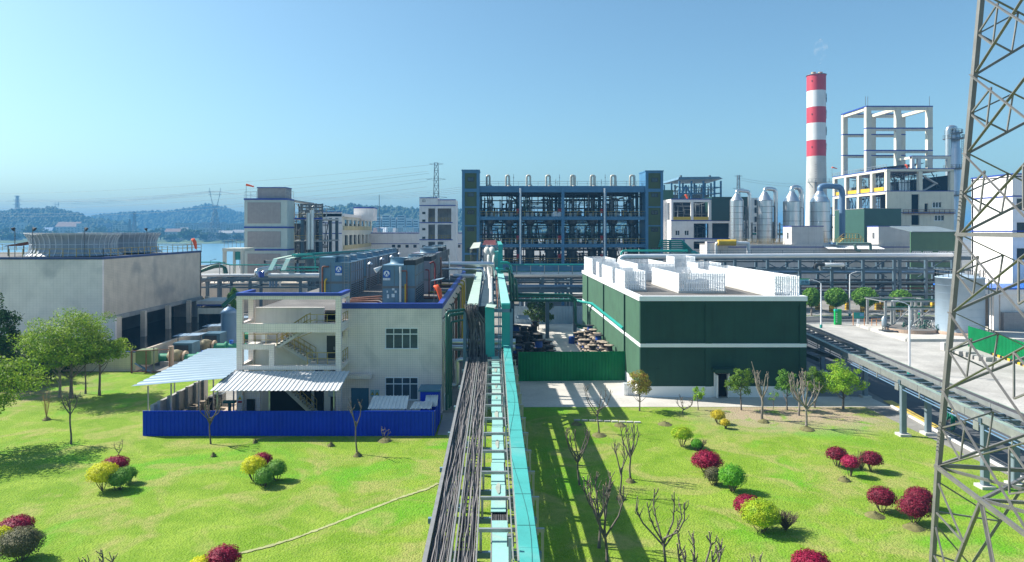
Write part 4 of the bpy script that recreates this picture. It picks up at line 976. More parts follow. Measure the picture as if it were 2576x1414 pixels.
# green pipes and silver pipes at the gap between building and bridge
xg = xr
for k, (z, x1, mat, r_) in enumerate(((9.3, -2.9, greenpipe, .12), (8.9, -2.9, greenpipe, .15), (8.2, -2.9, greenpipe, .1))):
    pipe(('top','middle','lowest')[k] + ' dark green pipe turning from the tiled wall to the bridge riser', [(xg + .5 + .15*k, 60.5 + .7*k, .6), (xg + .5 + .15*k, 60.5 + .7*k, z), (-2.8, 60.5 + .7*k + 1.6, z)], r_, greenpipe)
for k, z in enumerate((5.9, 5.2)): pipe(('upper','lower')[k] + ' fat silver pipe through the trestle beside the tiled wall', [(xg + .4, 65 + k, z), (2.0, 65 + k, z)], .3, alu, name='silver_pipe')
pipe('silver pipe that bends down and back to the tiled wall', [(-2.7, 64, 4.4), (-4.0 + .5, 64, 4.4), (-3.5, 64, 2.0), (xg + .1, 64, 2.0)], .22, alu, name='silver_pipe')
pipe('slim silver drainpipe at the corner of the tiled wall', [(xg + .12, D0 + .3, 8.3), (xg + .12, D0 + .3, .2)], .06, alu)
# big silver duct from the roof rows to the high bridge
pipe('big silver pipe running right from the cooling units to the high bridge', [(X(1108,95), 95, Z(664.5,95)), (-.35, 95, Z(664.5,95)), (-.35, 100, 9.6)], .36, alu, .5, 'silver_pipe', n=16)
pipe('smaller silver pipe below the big one, bending toward the bridge', [(X(1108,92), 92, Z(677,92)), (-1.6, 92, Z(677,92)), (-1.3, 92, 9.9)], .13, alu, .4, 'silver_pipe')
pipe('short white pipe left of the bridge tray', [(X(1140,100), 100, Z(694,100)), (X(1195,100), 100, Z(694,100))], .3, aluw, .4, 'silver_pipe')
# ---------------------------------------------------------------- the old tan cooling tower block on the left
T = thing('cooling_tower', 'broad weathered tan tiled cooling tower block with two flared fan stacks', 'cooling tower')
zT = 12.95; yT0, yT1 = 90.5, 121.0; xT = -52.0
mb = MB().use(tile_big); mb.box(-95, xT, yT0, yT0 + .4, 0, zT - .3); mb.box(xT, -50.3, yT0 + .0, yT0 + .4, 0, 4.85); mb.build('front_wall', None, T)
mb = MB().use(tile_tan); mb.box(xT - .4, xT, yT0 + .4, yT1, 4.9, zT - .3); mb.build('side_wall', None, T)
mb = MB().use(tile_big); mb.box(-95, xT, yT1 - .4, yT1, 0, zT - .3); mb.box(-95, -94.6, yT0, yT1, 0, zT - .3); mb.build('rear_wall', None, T)
mb = MB().use(roofgrey); mb.box(-94.6, xT - .4, yT0 + .4, yT1 - .4, zT - .6, zT - .3); mb.build('roof', None, T)
mb = MB().use(band_d); mb.box(-95.05, xT + .05, yT0 - .06, yT0 + .5, zT - .3, zT + .02); mb.box(xT - .5, xT + .06, yT0 + .5, yT1 + .05, zT - .3, zT + .02); mb.build('parapet_band', None, T)
mb = MB().use(tile_tan)
for y in (yT0 + .4, 98.2, 105.6, 112.8, 120.0):
    mb2 = MB().use(tile_tan); mb2.box(-50.95, -50.3, y, y + .6 if y > 91 else y + 1.2, 0, 4.9); mb2.build('pier', None, T)
mb = MB().use(concrete); mb.beam((-51.9, yT0 + .4, 4.6), (-51.9, yT1, 4.6), .3, .6); mb.build('lintel', None, T)
mb = MB().use(M('shaded_recess_wall', (.03,.05,.06), .4, var=.4, vs_=.5)); mb.box(-57, -56.7, yT0 + .4, yT1 - .4, 0, 5); mb.build('inner_wall', None, T)  # shade of the recess put into the dark wall colour
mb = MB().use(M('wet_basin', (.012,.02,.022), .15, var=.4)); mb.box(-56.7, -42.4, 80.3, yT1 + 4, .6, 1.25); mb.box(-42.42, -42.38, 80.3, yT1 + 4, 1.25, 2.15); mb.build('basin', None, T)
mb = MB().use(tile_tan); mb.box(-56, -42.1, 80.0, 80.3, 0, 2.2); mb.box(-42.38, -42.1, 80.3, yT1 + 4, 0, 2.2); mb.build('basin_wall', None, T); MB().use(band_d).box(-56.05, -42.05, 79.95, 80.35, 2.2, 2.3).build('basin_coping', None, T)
mb = MB().use(yellowr); rail(mb, [(-94.8, yT0 + .2, zT), (xT, yT0 + .2, zT), (xT, yT1, zT)], 1.1, 1.8, .035); rail(mb, [(xT, yT1, zT), (-94.8, yT1, zT)], 1.1, 2.5, .03); mb.build('roof_railing', None, T)
prof = [(6.3, 0), (5.75, .35), (5.5, .9), (5.45, 1.6), (5.65, 2.4), (6.1, 3.1), (6.15, 3.2), (6.0, 3.2), (5.35, 1.6), (5.3, 0)]
for cx_, cy_, s_ in ((-62.3, 101.2, 1.0), (-62.6, 114.3, .98)):
    f = MB().use(M('fan_stack_grp', (.30,.35,.40), .5, var=.12, streak=.35)); f.lathe((cx_, cy_, zT - .05), [(r*s_, z) for r, z in prof], 72, capt=False, capb=False)
    fo = f.build('fan_stack', None, T); r_ = MB().use(M('fan_stack_rib', (.66,.69,.72), .5, var=.08))
    for k in range(44):
        a = 2*math.pi*k/44; c_, s2 = math.cos(a), math.sin(a)
        for (ra, za), (rb, zb_) in zip(prof[:5], prof[1:6]): r_.beam((cx_ + (ra*s_+.05)*c_, cy_ + (ra*s_+.05)*s2, zT - .05 + za), (cx_ + (rb*s_+.05)*c_, cy_ + (rb*s_+.05)*s2, zT - .05 + zb_), .07, .14, up=(c_, s2, 0))
    for zz, rr in ((1.6, 5.5), (3.0, 6.1), (3.2, 6.2)): r_.lathe((cx_, cy_, zT - .05), [(rr*s_, zz - .04), (rr*s_ + .06, zz - .04), (rr*s_ + .06, zz + .04), (rr*s_, zz + .04)], 48, capt=False, capb=False)
    r_.build('rib', None, fo)
    b_ = MB().use(steeld); b_.beam((cx_ - 5.9, cy_, zT + 3.1), (cx_ + 5.9, cy_, zT + 3.1), .15); b_.cyl((cx_, cy_, zT), .6, 2.8, 12); b_.build('fan_shaft', None, fo)
    MB().use(dark).lathe((cx_, cy_, zT), [(5.3, .3), (.1, .35)], 32, capt=False, capb=False).build('fan_well', None, fo)
for i, (x, y, dx) in enumerate(((-67.6, 96.2, -.5), (-64, 94.6, .5), (-58, 96.6, .5), (-56, 110, -.4))):
    t_ = thing('floodlight', ('leftmost floodlight above the tan block roof rail', 'floodlight left of centre above the near fan stack', 'floodlight at the gap between the fan stacks', 'floodlight right of the far fan stack')[i], 'lamp', (x, y, zT), 'floodlights on the tan block')
    MB().use(steeld).box(x - .04, x + .04, y - .04, y + .04, zT - .3, zT + 3.9).build('post', None, t_); MB().use(dark).tube([(x, y, zT + 3.9), (x + dx*.6, y, zT + 3.7)], .2, 8, radii=[.12, .3]).build('lamp_head', None, t_)
windsock(X(482,117), 117, zT, 2.0, 'orange windsock on the far corner of the tan block', 1.2)
h_ = thing('roof_shelter', 'rusty little shelter roof left of the near fan stack', 'shelter', (-70.5, 104, zT)); MB().use(rust).corr((-73.5,102,zT+1.2),(-73.5,106,zT+1.2),(-68.5,106,zT+2.1),(-68.5,102,zT+2.1),.3,.05).build('roof', None, h_)
for x, y, h1 in ((-73,102.3,1.2),(-68.8,102.3,2.0),(-73,105.7,1.2)): MB().use(steeld).box(x, x+.12, y, y+.12, zT-.3, zT+h1).build('post', None, h_)
# ---------------------------------------------------------------- pump row between the tan block and the tiled building
pm0 = thing('pump_set', 'near pump set: blue-grey motor hood, tan volute and green pipe', 'pump', (-39.2, 84.5, 0), 'pump sets beside the tan block')
x0, y0 = -39.2, 84.5; bm = M('motor_blue', (.06,.13,.18), .5, var=.25)
MB().use(bm).box(x0 - 1.2, x0 + 1.2, y0 + 1.2, y0 + 3.6, .7, 2.35).build('motor_hood', None, pm0); MB().use(dark).box(x0 - .95, x0 + .75, y0 + 1.14, y0 + 1.2, 1.2, 2.1).build('louvre', None, pm0)
MB().use(M('volute_tan', (.26,.22,.12), .7, var=.25, vs_=2)).lathe((x0 - .2, y0 - .2, .25), [(.3,0),(.9,.2),(1.05,.8),(.85,1.3),(.35,1.5)], 20).build('volute', None, pm0)
MB().use(M('flange_beige', (.45,.32,.22), .7)).tube([(x0 + .9, y0 - .2, .9), (x0 + 1.15, y0 - .2, .9)], .75, 18).build('flange', None, pm0)
MB().use(M('pump_green', (.03,.25,.13), .5, var=.2)).tube([(x0 - 2.7, y0 - .4, .8), (x0 - 1, y0 - .4, .8)], .55, 16).build('suction_pipe', None, pm0)
g_ = MB().use(M('pump_green', (.03,.25,.13), .5)); g_.tube([(x0 + 1.1, y0 - .4, .8), (x0 + 5.4, y0 - .4, .8)], .5, 16); g_.tube([(x0 + 2.6, y0 - .4, .8), (x0 + 2.8, y0 - .4, .8)], .72, 16); g_.build('discharge_pipe', None, pm0)
MB().use(logoblue).lathe((x0 + 3.4, y0 - .4, .2), [(.5,0),(.6,.5),(.25,1.0),(.3,1.5)], 10).build('valve', None, pm0)
MB().use(concrete).box(x0 - 1.6, x0 + 1.6, y0 - 1.3, y0 + 4.3, 0, .5).build('plinth', None, pm0)
for i, (dx, y) in enumerate(((.3, 92.5), (.6, 102), (1.2, 112))):
    copy_tree(pm0, (x0 + dx, y, 0), ('second pump set from the lawn, below a pale tarpaulin strip', 'third pump set from the lawn', 'farthest pump set from the lawn')[i])
for i, y in enumerate((89, 98, 107)):
    o = MB().use(M('tarp_blue', (.22,.30,.38), .5, var=.1)); o.slab((-42.0, y, 2.7), (-38.4, y - .5, 2.9), (-38.0, y + 1.4, 3.0), (-41.8, y + 1.8, 2.8), .03)
    t_ = thing('canopy_strip', ('near', 'middle', 'far')[i] + ' pale blue sheet canopy over the pump row', 'canopy', (-40, y, 0), 'sheet canopies over the pumps'); o.build('sheet', None, t_)
    for x in (-41.6, -38.6): MB().use(steeld).box(x, x + .08, y + .6, y + .68, 0, 3.0).build('post', None, t_)
hp = thing('hopper', 'green-grey steel hopper with a slanting chute on legs near the lawn', 'hopper', (-40.6, 79.6, 0)); x, y = -40.6, 79.4
MB().use(M('hopper_green', (.16,.20,.10), .6, var=.2)).box(x - .9, x + .9, y - .5, y + 1.2, 1.0, 2.6).build('body', None, hp)
for dx in (-1.3, 1.2): MB().use(steeld).box(x + dx, x + dx + .1, y - .6, y - .5, 0, 3.0).build('leg', None, hp)
MB().use(pipeblue).slab((x - .9, y - .8, 1.2), (x + 1.0, y - .8, .1), (x + 1.0, y - .3, .1), (x - .9, y - .3, 1.2), .06).build('chute', None, hp)
pr = thing('pipe_rack', 'low rusty pipe frame beside the hopper by the lawn edge', 'pipe rack', (-44, 81.3, 0)); m_ = MB().use(rust)
for x in (-41.9, -40.2, -37.5): m_.box(x, x + .1, 78.6, 78.7, 0, 2.6)
m_.beam((-41.9, 78.65, 2.6), (-37.5, 78.65, 2.8), .08); m_.beam((-41.9, 78.65, .2), (-37.5, 78.65, .2), .1); m_.build('frame', None, pr)
tag(MB().use(M('concrete_drum', (.40,.28,.22), .8)).cyl((-38.6, 81.5, 0), .28, 2.7, 14).build('standpipe'), 'pinkish concrete standpipe right of the hopper', 'pipe')
# ---------------------------------------------------------------- plant blocks behind, left half
def frame_pipes(mb_list, x0, x1, y0, y1, z0, z1, seed, n):
    """random process pipework filling a volume; returns nothing, adds to the builders (dark, alu, colour)"""
    rr = random.Random(seed)
    for _ in range(n):
        mb = rr.choice(mb_list); r = rr.uniform(.05, .16); x = rr.uniform(x0, x1); y = rr.uniform(y0, y1); z = rr.uniform(z0, z1); k = rr.random()
        if k < .5: mb.tube([(x, y, z0), (x, y, rr.uniform(z, z1))], r, 6)
        elif k < .8: mb.tube([(x, y, z), (rr.uniform(x0, x1), y, z)], r, 6)
        else: mb.tube(bendpath([(x, y, z0), (x, y, z), (x + rr.uniform(-2.5, 2.5), y, z), (x + rr.uniform(-2.5,2.5), y + rr.uniform(-1,1), z1)], .3, 3), r, 6)
# grey panelled block
L_ = thing('plant_building', 'block with grey-brown panels in white frames, blue stripes and a small penthouse', 'building')
D = 150.0; xa, xb = X(614.7, D), X(722.5, D); mb = MB().use(M('pale_green_frame', (.50,.56,.52), .7, var=.06, streak=.2))
mb.box(xa, xb, D, 155, 0, Z(503, D)); mb.build('wall', None, L_)
mb = MB().use(greypanel)
for y0, y1 in ((509, 562), (582, 622), (638, 690)): mb2 = MB().use(greypanel); mb2.box(X(623, D), X(706, D), D - .12, D, Z(y1, D), Z(y0, D)); mb2.build('panel', None, L_)
for yy in (501, 572, 628.5): MB().use(band).box(xa - .05, xb + .1, D - .2, 155.1, Z(yy + 2, D), Z(yy - 2, D)).build('stripe', None, L_)
mb = MB().use(greypanel); mb.box(X(645, D), X(717, D), D + .6, 154.8, Z(501, D) + .1, Z(472.5, D)); mb.build('penthouse', None, L_); MB().use(band).box(X(644, D), X(718, D), D + .5, 154.9, Z(472.5, D), Z(470.3, D)).build('penthouse_band', None, L_)
mb = MB().use(steel); rail(mb, [(xa + .1, D + .1, Z(499, D)), (X(645, D), D + .1, Z(499, D))], 1.5, 1.2, .03); rail(mb, [(X(717, D), D + .1, Z(499, D)), (X(738, D), D + .1, Z(499, D))], 1.5, 1.2, .03); mb.build('roof_railing', None, L_)
windsock(xa + .3, D + .3, Z(499, D), 3.0, 'small orange windsock on the grey panelled block', 1.2, False)
# open process frame behind it
Pf = thing('process_structure', 'open process frame full of pipes and vents right of the grey panelled block', 'process frame')
D1_ = 156.0; xa, xb = X(722, D1_), X(800, D1_)
for px in (735, 760, 788, 806):
    for y in (D1_, 172.0): MB().use(plaster_c if px < 740 else rackgrey).box(X(px, D1_) - .35, X(px, D1_) + .35, y, y + .7, 0, Z(505 if px < 740 else 545, D1_)).build('column', None, Pf)
for yy, x1 in ((503, 742), (549, 812), (605, 812), (640, 812)): MB().use(concrete if yy != 549 else concrete_l).box(X(722, D1_), X(x1, D1_), D1_ - .1, 172.8, Z(yy + 3.5, D1_), Z(yy, D1_)).build('floor', None, Pf)
MB().use(band).box(X(722, D1_), X(812, D1_), D1_ - .2, D1_ - .1, Z(552, D1_), Z(548, D1_)).build('stripe', None, Pf)
m1, m2, m3 = MB().use(steeld), MB().use(alu), MB().use(dark)
frame_pipes([m1, m2, m3], X(735, 160), X(805, 160), 158, 171, Z(549, 160), Z(512, 160), 4, 60); frame_pipes([m1, m3, m3], X(730, 160), X(806, 160), 157, 171, Z(640, 160), Z(553, 160), 5, 80)
for py in (515, 522, 530, 540): m1.beam((X(755, 158), 158, Z(py, 158)), (X(812, 158), 158, Z(py, 158)), .35); m1.beam((X(812, 158), 158, Z(py, 158)), (X(806, 172), 172, Z(py, 158)), .3)
for px in (757, 778, 795, 811): m1.beam((X(px, 158), 158, Z(549, 158)), (X(px, 158), 158, Z(512, 158)), .3)
for px in (776, 785): m2.tube([(X(px, 155.5), 155.5, Z(628, 155)), (X(px, 155.5), 155.5, Z(528 if px > 780 else 536, 155))], .5, 12)
m1.build('steelwork', None, Pf); m2.build('silver_pipes', None, Pf); m3.build('vessels', None, Pf)
m = MB().use(yellowr); 
for py in (549, 605): rail(m, [(X(735, D1_), D1_, Z(py, D1_)), (X(812, D1_), D1_, Z(py, D1_))], 1.1, 1.6, .04)
m.build('railing', None, Pf)
m = MB().use(dark); m.box(X(735,170), X(806,170), 171.5, 172, 0, Z(562, 170)); m.build('rear_screen', None, Pf)
# long white block with columned flank
Mb = thing('plant_building', 'white block with a long columned flank and yellow handrails', 'building')
D = 190.0; xa, xb = X(800, D), X(859.5, D); xz = Z(532.8, D)
holes = [(194 + k*6.2, 194 + k*6.2 + 4.2, z0, z1) for k in range(7) for z0, z1 in ((Z(577, D), Z(552, D)), (Z(627, D), Z(592, D)))]
MB().use(plaster).box(xa, xb, D, D + .5, 0, xz).build('front_wall', None, Mb)
m = MB().use(plaster_c); side_wall(m, D + .5, 237, 0, Z(552, D) + .8, xb - .5, xb, holes); m.build('side_wall', None, Mb)
MB().use(dark).box(xa + .5, xb - 3.5, D + .5, 236.5, 0, Z(560, D)).build('interior', None, Mb)
MB().use(plaster).box(xa, xb + .6, D, 237, Z(552, D) + .8, Z(552, D) + 1.6).build('roof_slab', None, Mb)
MB().use(plaster).box(X(890, 215), X(939, 215) , 215, 222, Z(552, D), Z(545, 215) + 2.6).build('penthouse', None, Mb); MB().use(band).box(X(889, 215), X(940, 215), 214.9, 222.1, Z(545, 215) + 2.6, Z(545, 215) + 3.0).build('penthouse_band', None, Mb)
for py in (532.8, 560.5, 587): MB().use(band).box(xa, xb + .02, D - .1, D, Z(py + 1.4, D), Z(py - .6, D)).build('stripe', None, Mb)
for zz in (Z(577, D), Z(627, D)): m = MB().use(M('pale_yellow', (.48,.40,.20), .7)); m.box(xb, xb + .15, D + 2, 236, zz - .2, zz + 1.0); m.build('handrail', None, Mb)
# slim tower with open bays
Tb = thing('plant_tower', 'slim white tower with dark open bays, blue stripes and small windows on its left edge', 'building')
D = 200.0; xa, xb = X(1055, D), X(1146.5, D); fn = lambda zx, zy: (900 + zx*.5657)/1.5901 if zy is None else (600 + zy*.5657)/1.5901
pxx = lambda zx: (900 + zx*.5657)/1.5901; pyy = lambda zy: (600 + zy*.5657)/1.5901
holes = []
for c in ((1437, 1485), (1503, 1600)):
    for r_ in ((413, 510), (527, 632)): holes.append(rect(pxx(c[0]), pxx(c[1]), pyy(r_[0]), pyy(r_[1]), D))
for c in ((1437, 1485), (1503, 1545)): holes.append(rect(pxx(c[0]), pxx(c[1]), pyy(648), pyy(700), D))
m = MB().use(plaster); frame_wall(m, xa, xb, 0, Z(pyy(395), D), D, D + .6, holes); m.box(xb - .5, xb, D + .6, 212, 0, Z(pyy(395), D)); m.box(xa, xa + .5, D + .6, 212, 0, Z(pyy(395), D)); m.box(xa, xb, 211.5, 212, 0, Z(pyy(395), D)); m.build('wall', None, Tb)
MB().use(concrete).box(xa + .6, xb - .6, D + 4, D + 4.3, 0, Z(pyy(400), D)).build('inner_wall', None, Tb)
m = MB().use(plaster); m.box(xa, X(pxx(1505), D), D - .05, 211.9, Z(pyy(392), D), Z(pyy(337), D)); m.build('penthouse', None, Tb); m = MB().use(plaster); m.box(X(pxx(1505), D), xb, D + .3, 211.9, Z(pyy(392), D), Z(pyy(352), D)); m.build('parapet', None, Tb)
for y_, x1 in ((393, 1632), (338, 1505), (352, 1632), (514, 1610), (635, 1610)): MB().use(band).box(xa if y_ != 352 else X(pxx(1505), D), X(pxx(x1), D), D - .12, D - .05, Z(pyy(y_ + 3), D), Z(pyy(y_ - 3), D)).build('stripe', None, Tb)
for y_ in (360, 446, 500, 560, 621, 681): window(Tb, pxx(1395), pxx(1417), pyy(y_ - 8), pyy(y_ + 8), D, 2, None, .1, dark, glass_d)
m = MB().use(yellowr)
for y_ in (510, 632): rail(m, [(X(pxx(1437), D), D + .2, Z(pyy(y_), D)), (X(pxx(1600), D), D + .2, Z(pyy(y_), D))], 1.2, 1.0, .05)
m.build('railing', None, Tb)
# long low hall
Lh = thing('long_hall', 'long low white hall with small windows behind the columned block', 'building'); D = 235.0
MB().use(plaster).box(X(905, D), X(1240, D), D, 250, 0, Z(587, D)).build('wall', None, Lh); MB().use(band).box(X(905, D), X(1240, D), D - .1, D, Z(587.5, D), Z(585, D)).build('stripe', None, Lh); MB().use(band).box(X(905, D), X(1240, D), D - .1, D, Z(614, D), Z(612.5, D)).build('stripe', None, Lh)
MB().use(far_wall).box(X(905, D), X(1240, D), D, 250, Z(585.2, D), Z(584.5, D)).build('roof', None, Lh)
for px in (986, 1000, 1020, 1040, 1150): window(Lh, px, px + 8, 616, 623, D, 2, None, .15, dark, glass_d)
# small white frame at the river's edge
Sf = thing('frame_hut', 'small white concrete frame with green sheet doors beside the grey panelled block', 'hut'); D = 140.0
pz = lambda zx: 465.4 + .1416*zx; qz = lambda zy: 616.3 + .1416*zy
for a, b in ((668, 720), (850, 885), (985, 1040)): MB().use(plaster_c).box(X(pz(a), D), X(pz(b), D), D, D + .6, 0, Z(qz(60), D)).build('column', None, Sf)
MB().use(plaster_c).box(X(pz(665), D), X(pz(1055), D), D - .1, D + 6, Z(qz(115), D), Z(qz(60), D)).build('beam', None, Sf)
MB().use(tealpipe).box(X(pz(885), D), X(pz(978), D), D + .2, D + .3, Z(qz(265), D), Z(qz(120), D)).build('sheet_door', None, Sf); MB().use(tealpipe).box(X(pz(790), D), X(pz(835), D), D + 4, D + 4.1, Z(qz(245), D), Z(qz(120), D)).build('sheet_door', None, Sf)
m = MB().use(steel); rail(m, [(X(pz(690), D), D + .2, Z(qz(58), D)), (X(pz(1050), D), D + .2, Z(qz(30), D))], 1.6, .9, .03); m.build('roof_railing', None, Sf)
# ---------------------------------------------------------------- blue process hall in the centre
Bh = thing('process_hall', 'wide blue steel process hall, three open decks between two olive stair towers', 'process building')
D = 150.0; sx = lambda z: 1069.1 + .3559*z; sy = lambda z: 377.3 + .3558*z
bz = lambda py: Z(py, D)
def tower(px0, px1, pt, wins, parent, ix0, ix1, dep):
    x0, x1 = X(px0, D - .4), X(px1, D - .4); t_ = bz(pt); y0 = D - .4
    MB().use(olive).box(x0 + .05, x1 - .05, y0 + .15, y0 + dep, 0, t_ - .3).build('tower_cladding', None, parent)
    f = MB().use(bluesteel); w0 = X(ix0, D - .4) - x0; w1 = x1 - X(ix1, D - .4)
    f.box(x0, x0 + w0, y0, y0 + .3, 0, t_); f.box(x1 - w1, x1, y0, y0 + .3, 0, t_); f.box(x0, x0 + .1, y0 + .3, y0 + dep, 0, t_) ; f.box(x1 - .1, x1, y0 + .3, y0 + dep, 0, t_)
    for a, b in ((429, 436), (475, 483), (519.5, 522.5), (567, 569.5), (636, 641)): f.box(x0 + w0, x1 - w1, y0 + .02, y0 + .28, bz(b), bz(a) if a > 430 else t_)
    f.box(x0 - .1, x1 + .1, y0 - .1, y0 + dep + .1, t_, t_ + .25); f.build('tower_frame', None, parent)
    for i, (a, b) in enumerate(((446, 457), (485, 495), (528.5, 539), (571, 582), (622.7, 632.6))):
        wx0 = (px0 + px1)/2 - 8; window(parent, wx0, wx0 + 17, a + (0 if px0 < 1300 else 1), b + (0 if px0 < 1300 else 1), D - .25, 2, None, .12, dark, glass if i < 2 else glass_d, name='tower_window')
tower(1162, 1206, 430, 5, Bh, 1169, 1199, 6.5); tower(1624, 1668.5, 432, 5, Bh, 1631, 1662, 6.5)
MB().use(plaster_c).box(X(1611, 155) , X(1622,155), 152, 156, bz(468), bz(446)).build('tower_side_room', None, Bh)
xl_, xr_ = X(1205, D), X(1626, D)
cols = [1206, 1309, 1416, 1522, 1622]
for i, px in enumerate(cols):
    for y, mt in ((D - .15, bluesteel), (D + 8, bluesteel), (D + 17, bluesteel)):
        if y < D and i in (0, 4): continue
        MB().use(mt).box(X(px - 3.6, D), X(px + 3.6, D), y, y + .7, 0, bz(470)).build('column', None, Bh)
for a, b, dep in ((467.8, 474, 18), (544.9, 547.5, 18), (613.9, 616.5, 18), (663, 665.5, 18)):   # decks
    MB().use(bluesteel).box(xl_, xr_, D - .05, D + dep, bz(b), bz(a)).build('deck', None, Bh)
for a, b in ((473, 483.8), (547.5, 553.3), (616.5, 622.3), (665.5, 680)):
    MB().use(bluesteel).box(xl_, xr_, D + .0, D + .5, bz(b), bz(a)).build('edge_beam', None, Bh)
    MB().use(rackgrey).box(xl_, xr_, D + 8, D + 8.3, bz(b), bz(a)).build('inner_beam', None, Bh)
    MB().use(rackgrey).box(xl_, xr_, D + 17, D + 17.3, bz(b), bz(a)).build('rear_beam', None, Bh)
m = MB().use(dark)
for (zl, zh) in ((bz(544), bz(484)), (bz(613), bz(553)), (bz(663), bz(622))):
    for f_ in (.35, .9): m.box(xl_, xr_, D + 7.5, D + 7.7, zl + (zh-zl)*f_, zl + (zh-zl)*f_ + .25); m.box(xl_, xr_, D + 14.5, D + 14.7, zl + (zh-zl)*(f_-.15), zl + (zh-zl)*(f_-.15) + .25)
m.build('pipe_bearer', None, Bh)
for px in (1309, 1521): MB().use(aluw).tube([(X(px, D - .5), D - .5, 0), (X(px, D - .5), D - .5, bz(474))], .18, 10).build('downpipe', None, Bh)
m = MB().use(yellowr)
for py in (544.9, 613.9, 663): rail(m, [(xl_, D + .1, bz(py)), (xr_, D + .1, bz(py))], 1.15, 1.7, .035)
m.build('deck_railing', None, Bh)
m = MB().use(steel); rail(m, [(xl_, D + .1, bz(467.8)), (xr_, D + .1, bz(467.8))], 1.0, 2.2, .03); m.build('roof_railing', None, Bh)
for px, top in ((1293, 436), (1411, 436), (1528, 436), (1401, 448), (1518, 448), (1281, 448)): m = MB().use(steeld); m.box(X(px, D) - .04, X(px, D) + .04, D + 3, D + 3.08, bz(468), bz(top)); m.cyl((X(px, D), D + 3.04, bz(top) + (-.8)), .14, .12, 8); m.build('lightning_rod', None, Bh)
ven = []
for i, (pa, pb) in enumerate(((1224.5, 1232), (1273, 1281), (1325, 1334), (1374, 1383.5), (1436, 1444), (1486, 1494.5), (1537, 1547), (1585, 1595))):
    v = thing('vent_pipe', ('first','second','third','fourth','fifth','sixth','seventh','eighth')[i] + ' cream gooseneck pipe from the left on the roof of the blue hall', 'pipe', (X(pb, 153), 153, bz(468)), 'gooseneck pipes on the blue hall')
    xa_, xb_ = X(pa, 153), X(pb, 153); zt_ = Z(441.5, 153)
    MB().use(M('cream_pipe', (.50,.46,.38), .45, .2)).tube(bendpath([(xa_, 153, bz(468)), (xa_, 153, zt_), (xb_, 153, zt_), (xb_, 153, bz(466))], .5, 5), .22, 10).build('gooseneck', None, v)
    MB().use(M('cream_pipe', (.50,.46,.38))).lathe((xb_, 153, bz(468)), [(.75, 0), (.75, .12), (.45, .3), (.4, .5)], 14).build('flange', None, v)
    if i >= 4: MB().use(M('cream_pipe', (.50,.46,.38))).tube(bendpath([(xa_ + .35, 154, bz(468)), (xa_ + .35, 154, zt_ + .1), (xb_ + .4, 154, zt_ + .1), (xb_ + .4, 154, bz(466))], .4, 4), .14, 8).build('bypass', None, v)
# reactors standing through the decks
def reactor(x, y, zd, label, seed, kind=0):
    rr = random.Random(seed); v = thing('reactor', label, 'reactor', (x, y, zd), 'reactors on the decks of the blue hall')
    MB().use(vessel).lathe((x, y, zd), [(.05,-2.1),(.7,-1.95),(1.15,-1.4),(1.25,-.7),(1.25,.5),(1.1,.9),(.6,1.2),(.3,1.3)] if kind == 0 else [(.6,-3.6),(1.0,-3.3),(1.05,-.2),(1.05,.3),(.5,.5)], 20).build('shell', None, v)
    m = MB().use(M('pale_jacket', (.42,.46,.47), .5, .2)); m.box(x - 1.0, x - .3, y - 1.35, y - 1.1, zd, zd + rr.uniform(.7, 1.0)); m.box(x + .2, x + .8, y - 1.4, y - 1.2, zd, zd + .9); m.build('support_box', None, v)
    m = MB().use(steeld); m.cyl((x, y, zd + 1.2), .28, 1.1, 10); m.box(x - .2, x + .2, y - .2, y + .2, zd + 2.2, zd + 3.1); m.cyl((x, y, zd + 3.0), .42, .9, 10); m.build('agitator', None, v)
    m = MB()
    for k in range(11):
        m.use(rr.choice([dark, steeld, dark, greenpipe, vessel])); px_ = x + rr.uniform(-1.9, 1.9); py_ = y + rr.uniform(-1.6, 2.2); r_ = rr.uniform(.05, .13)
        zt_ = zd + rr.uniform(1.6, 5.2)
        if rr.random() < .6: m.tube([(px_, py_, zd), (px_, py_, zt_)], r_, 6)
        else: m.tube(bendpath([(px_, py_, zd), (px_, py_, zt_), (x, y, zt_), (x, y, zt_ + .6)], .2, 3), r_, 6)
        if rr.random() < .7: zz = zd + rr.uniform(.8, 3); m.box(px_ - .2, px_ + .2, py_ - .2, py_ + .2, zz, zz + .35)
    m.build('pipework', None, v)
    m = MB().use(dark); a = rr.uniform(2.2, 2.9)
    for dx in (-.5, 0, .5): m.tube([(x + dx, y + .8, zd + 1), (x + dx, y + .8, zd + 5.3)], .12, 6)
    m.build('riser', None, v)
    return v
order = ('first','second','third','fourth','fifth','sixth','seventh','eighth')
for lv, (py, nm) in enumerate(((544.9, 'top'), (613.9, 'middle'))):
    for i, px in enumerate((1232, 1281, 1333, 1383, 1440, 1490, 1541, 1590)):
        reactor(X(px, 154), 154.2, bz(py), '%s reactor from the left on the %s deck of the blue hall' % (order[i], nm), 40 + lv*10 + i)
for i, px in enumerate((1280, 1333, 1383, 1440, 1490, 1541, 1590)):
    reactor(X(px, 154), 154.2, bz(613.9) - 1.2, '%s hanging vessel from the left under the middle deck of the blue hall' % order[i], 70 + i, 1)
rr = random.Random(9); m1, m2 = MB().use(dark), MB().use(steeld)
for (za, zb_) in ((bz(544.9), bz(484)), (bz(613.9), bz(553)), (bz(663), bz(622))):
    frame_pipes([m1, m1, m2], xl_ + .5, xr_ - .5, D + 2, D + 16, za, zb_, int(za*7), 70)
    for k in range(60): x = rr.uniform(xl_ + .3, xr_ - .3); y = rr.uniform(D + 1, D + 16); m1.box(x - .15, x + .15, y, y + .2, za, za + rr.uniform(.8, 2.4))
m1.build('pipework', None, Bh); m2.build('pipework', None, Bh)
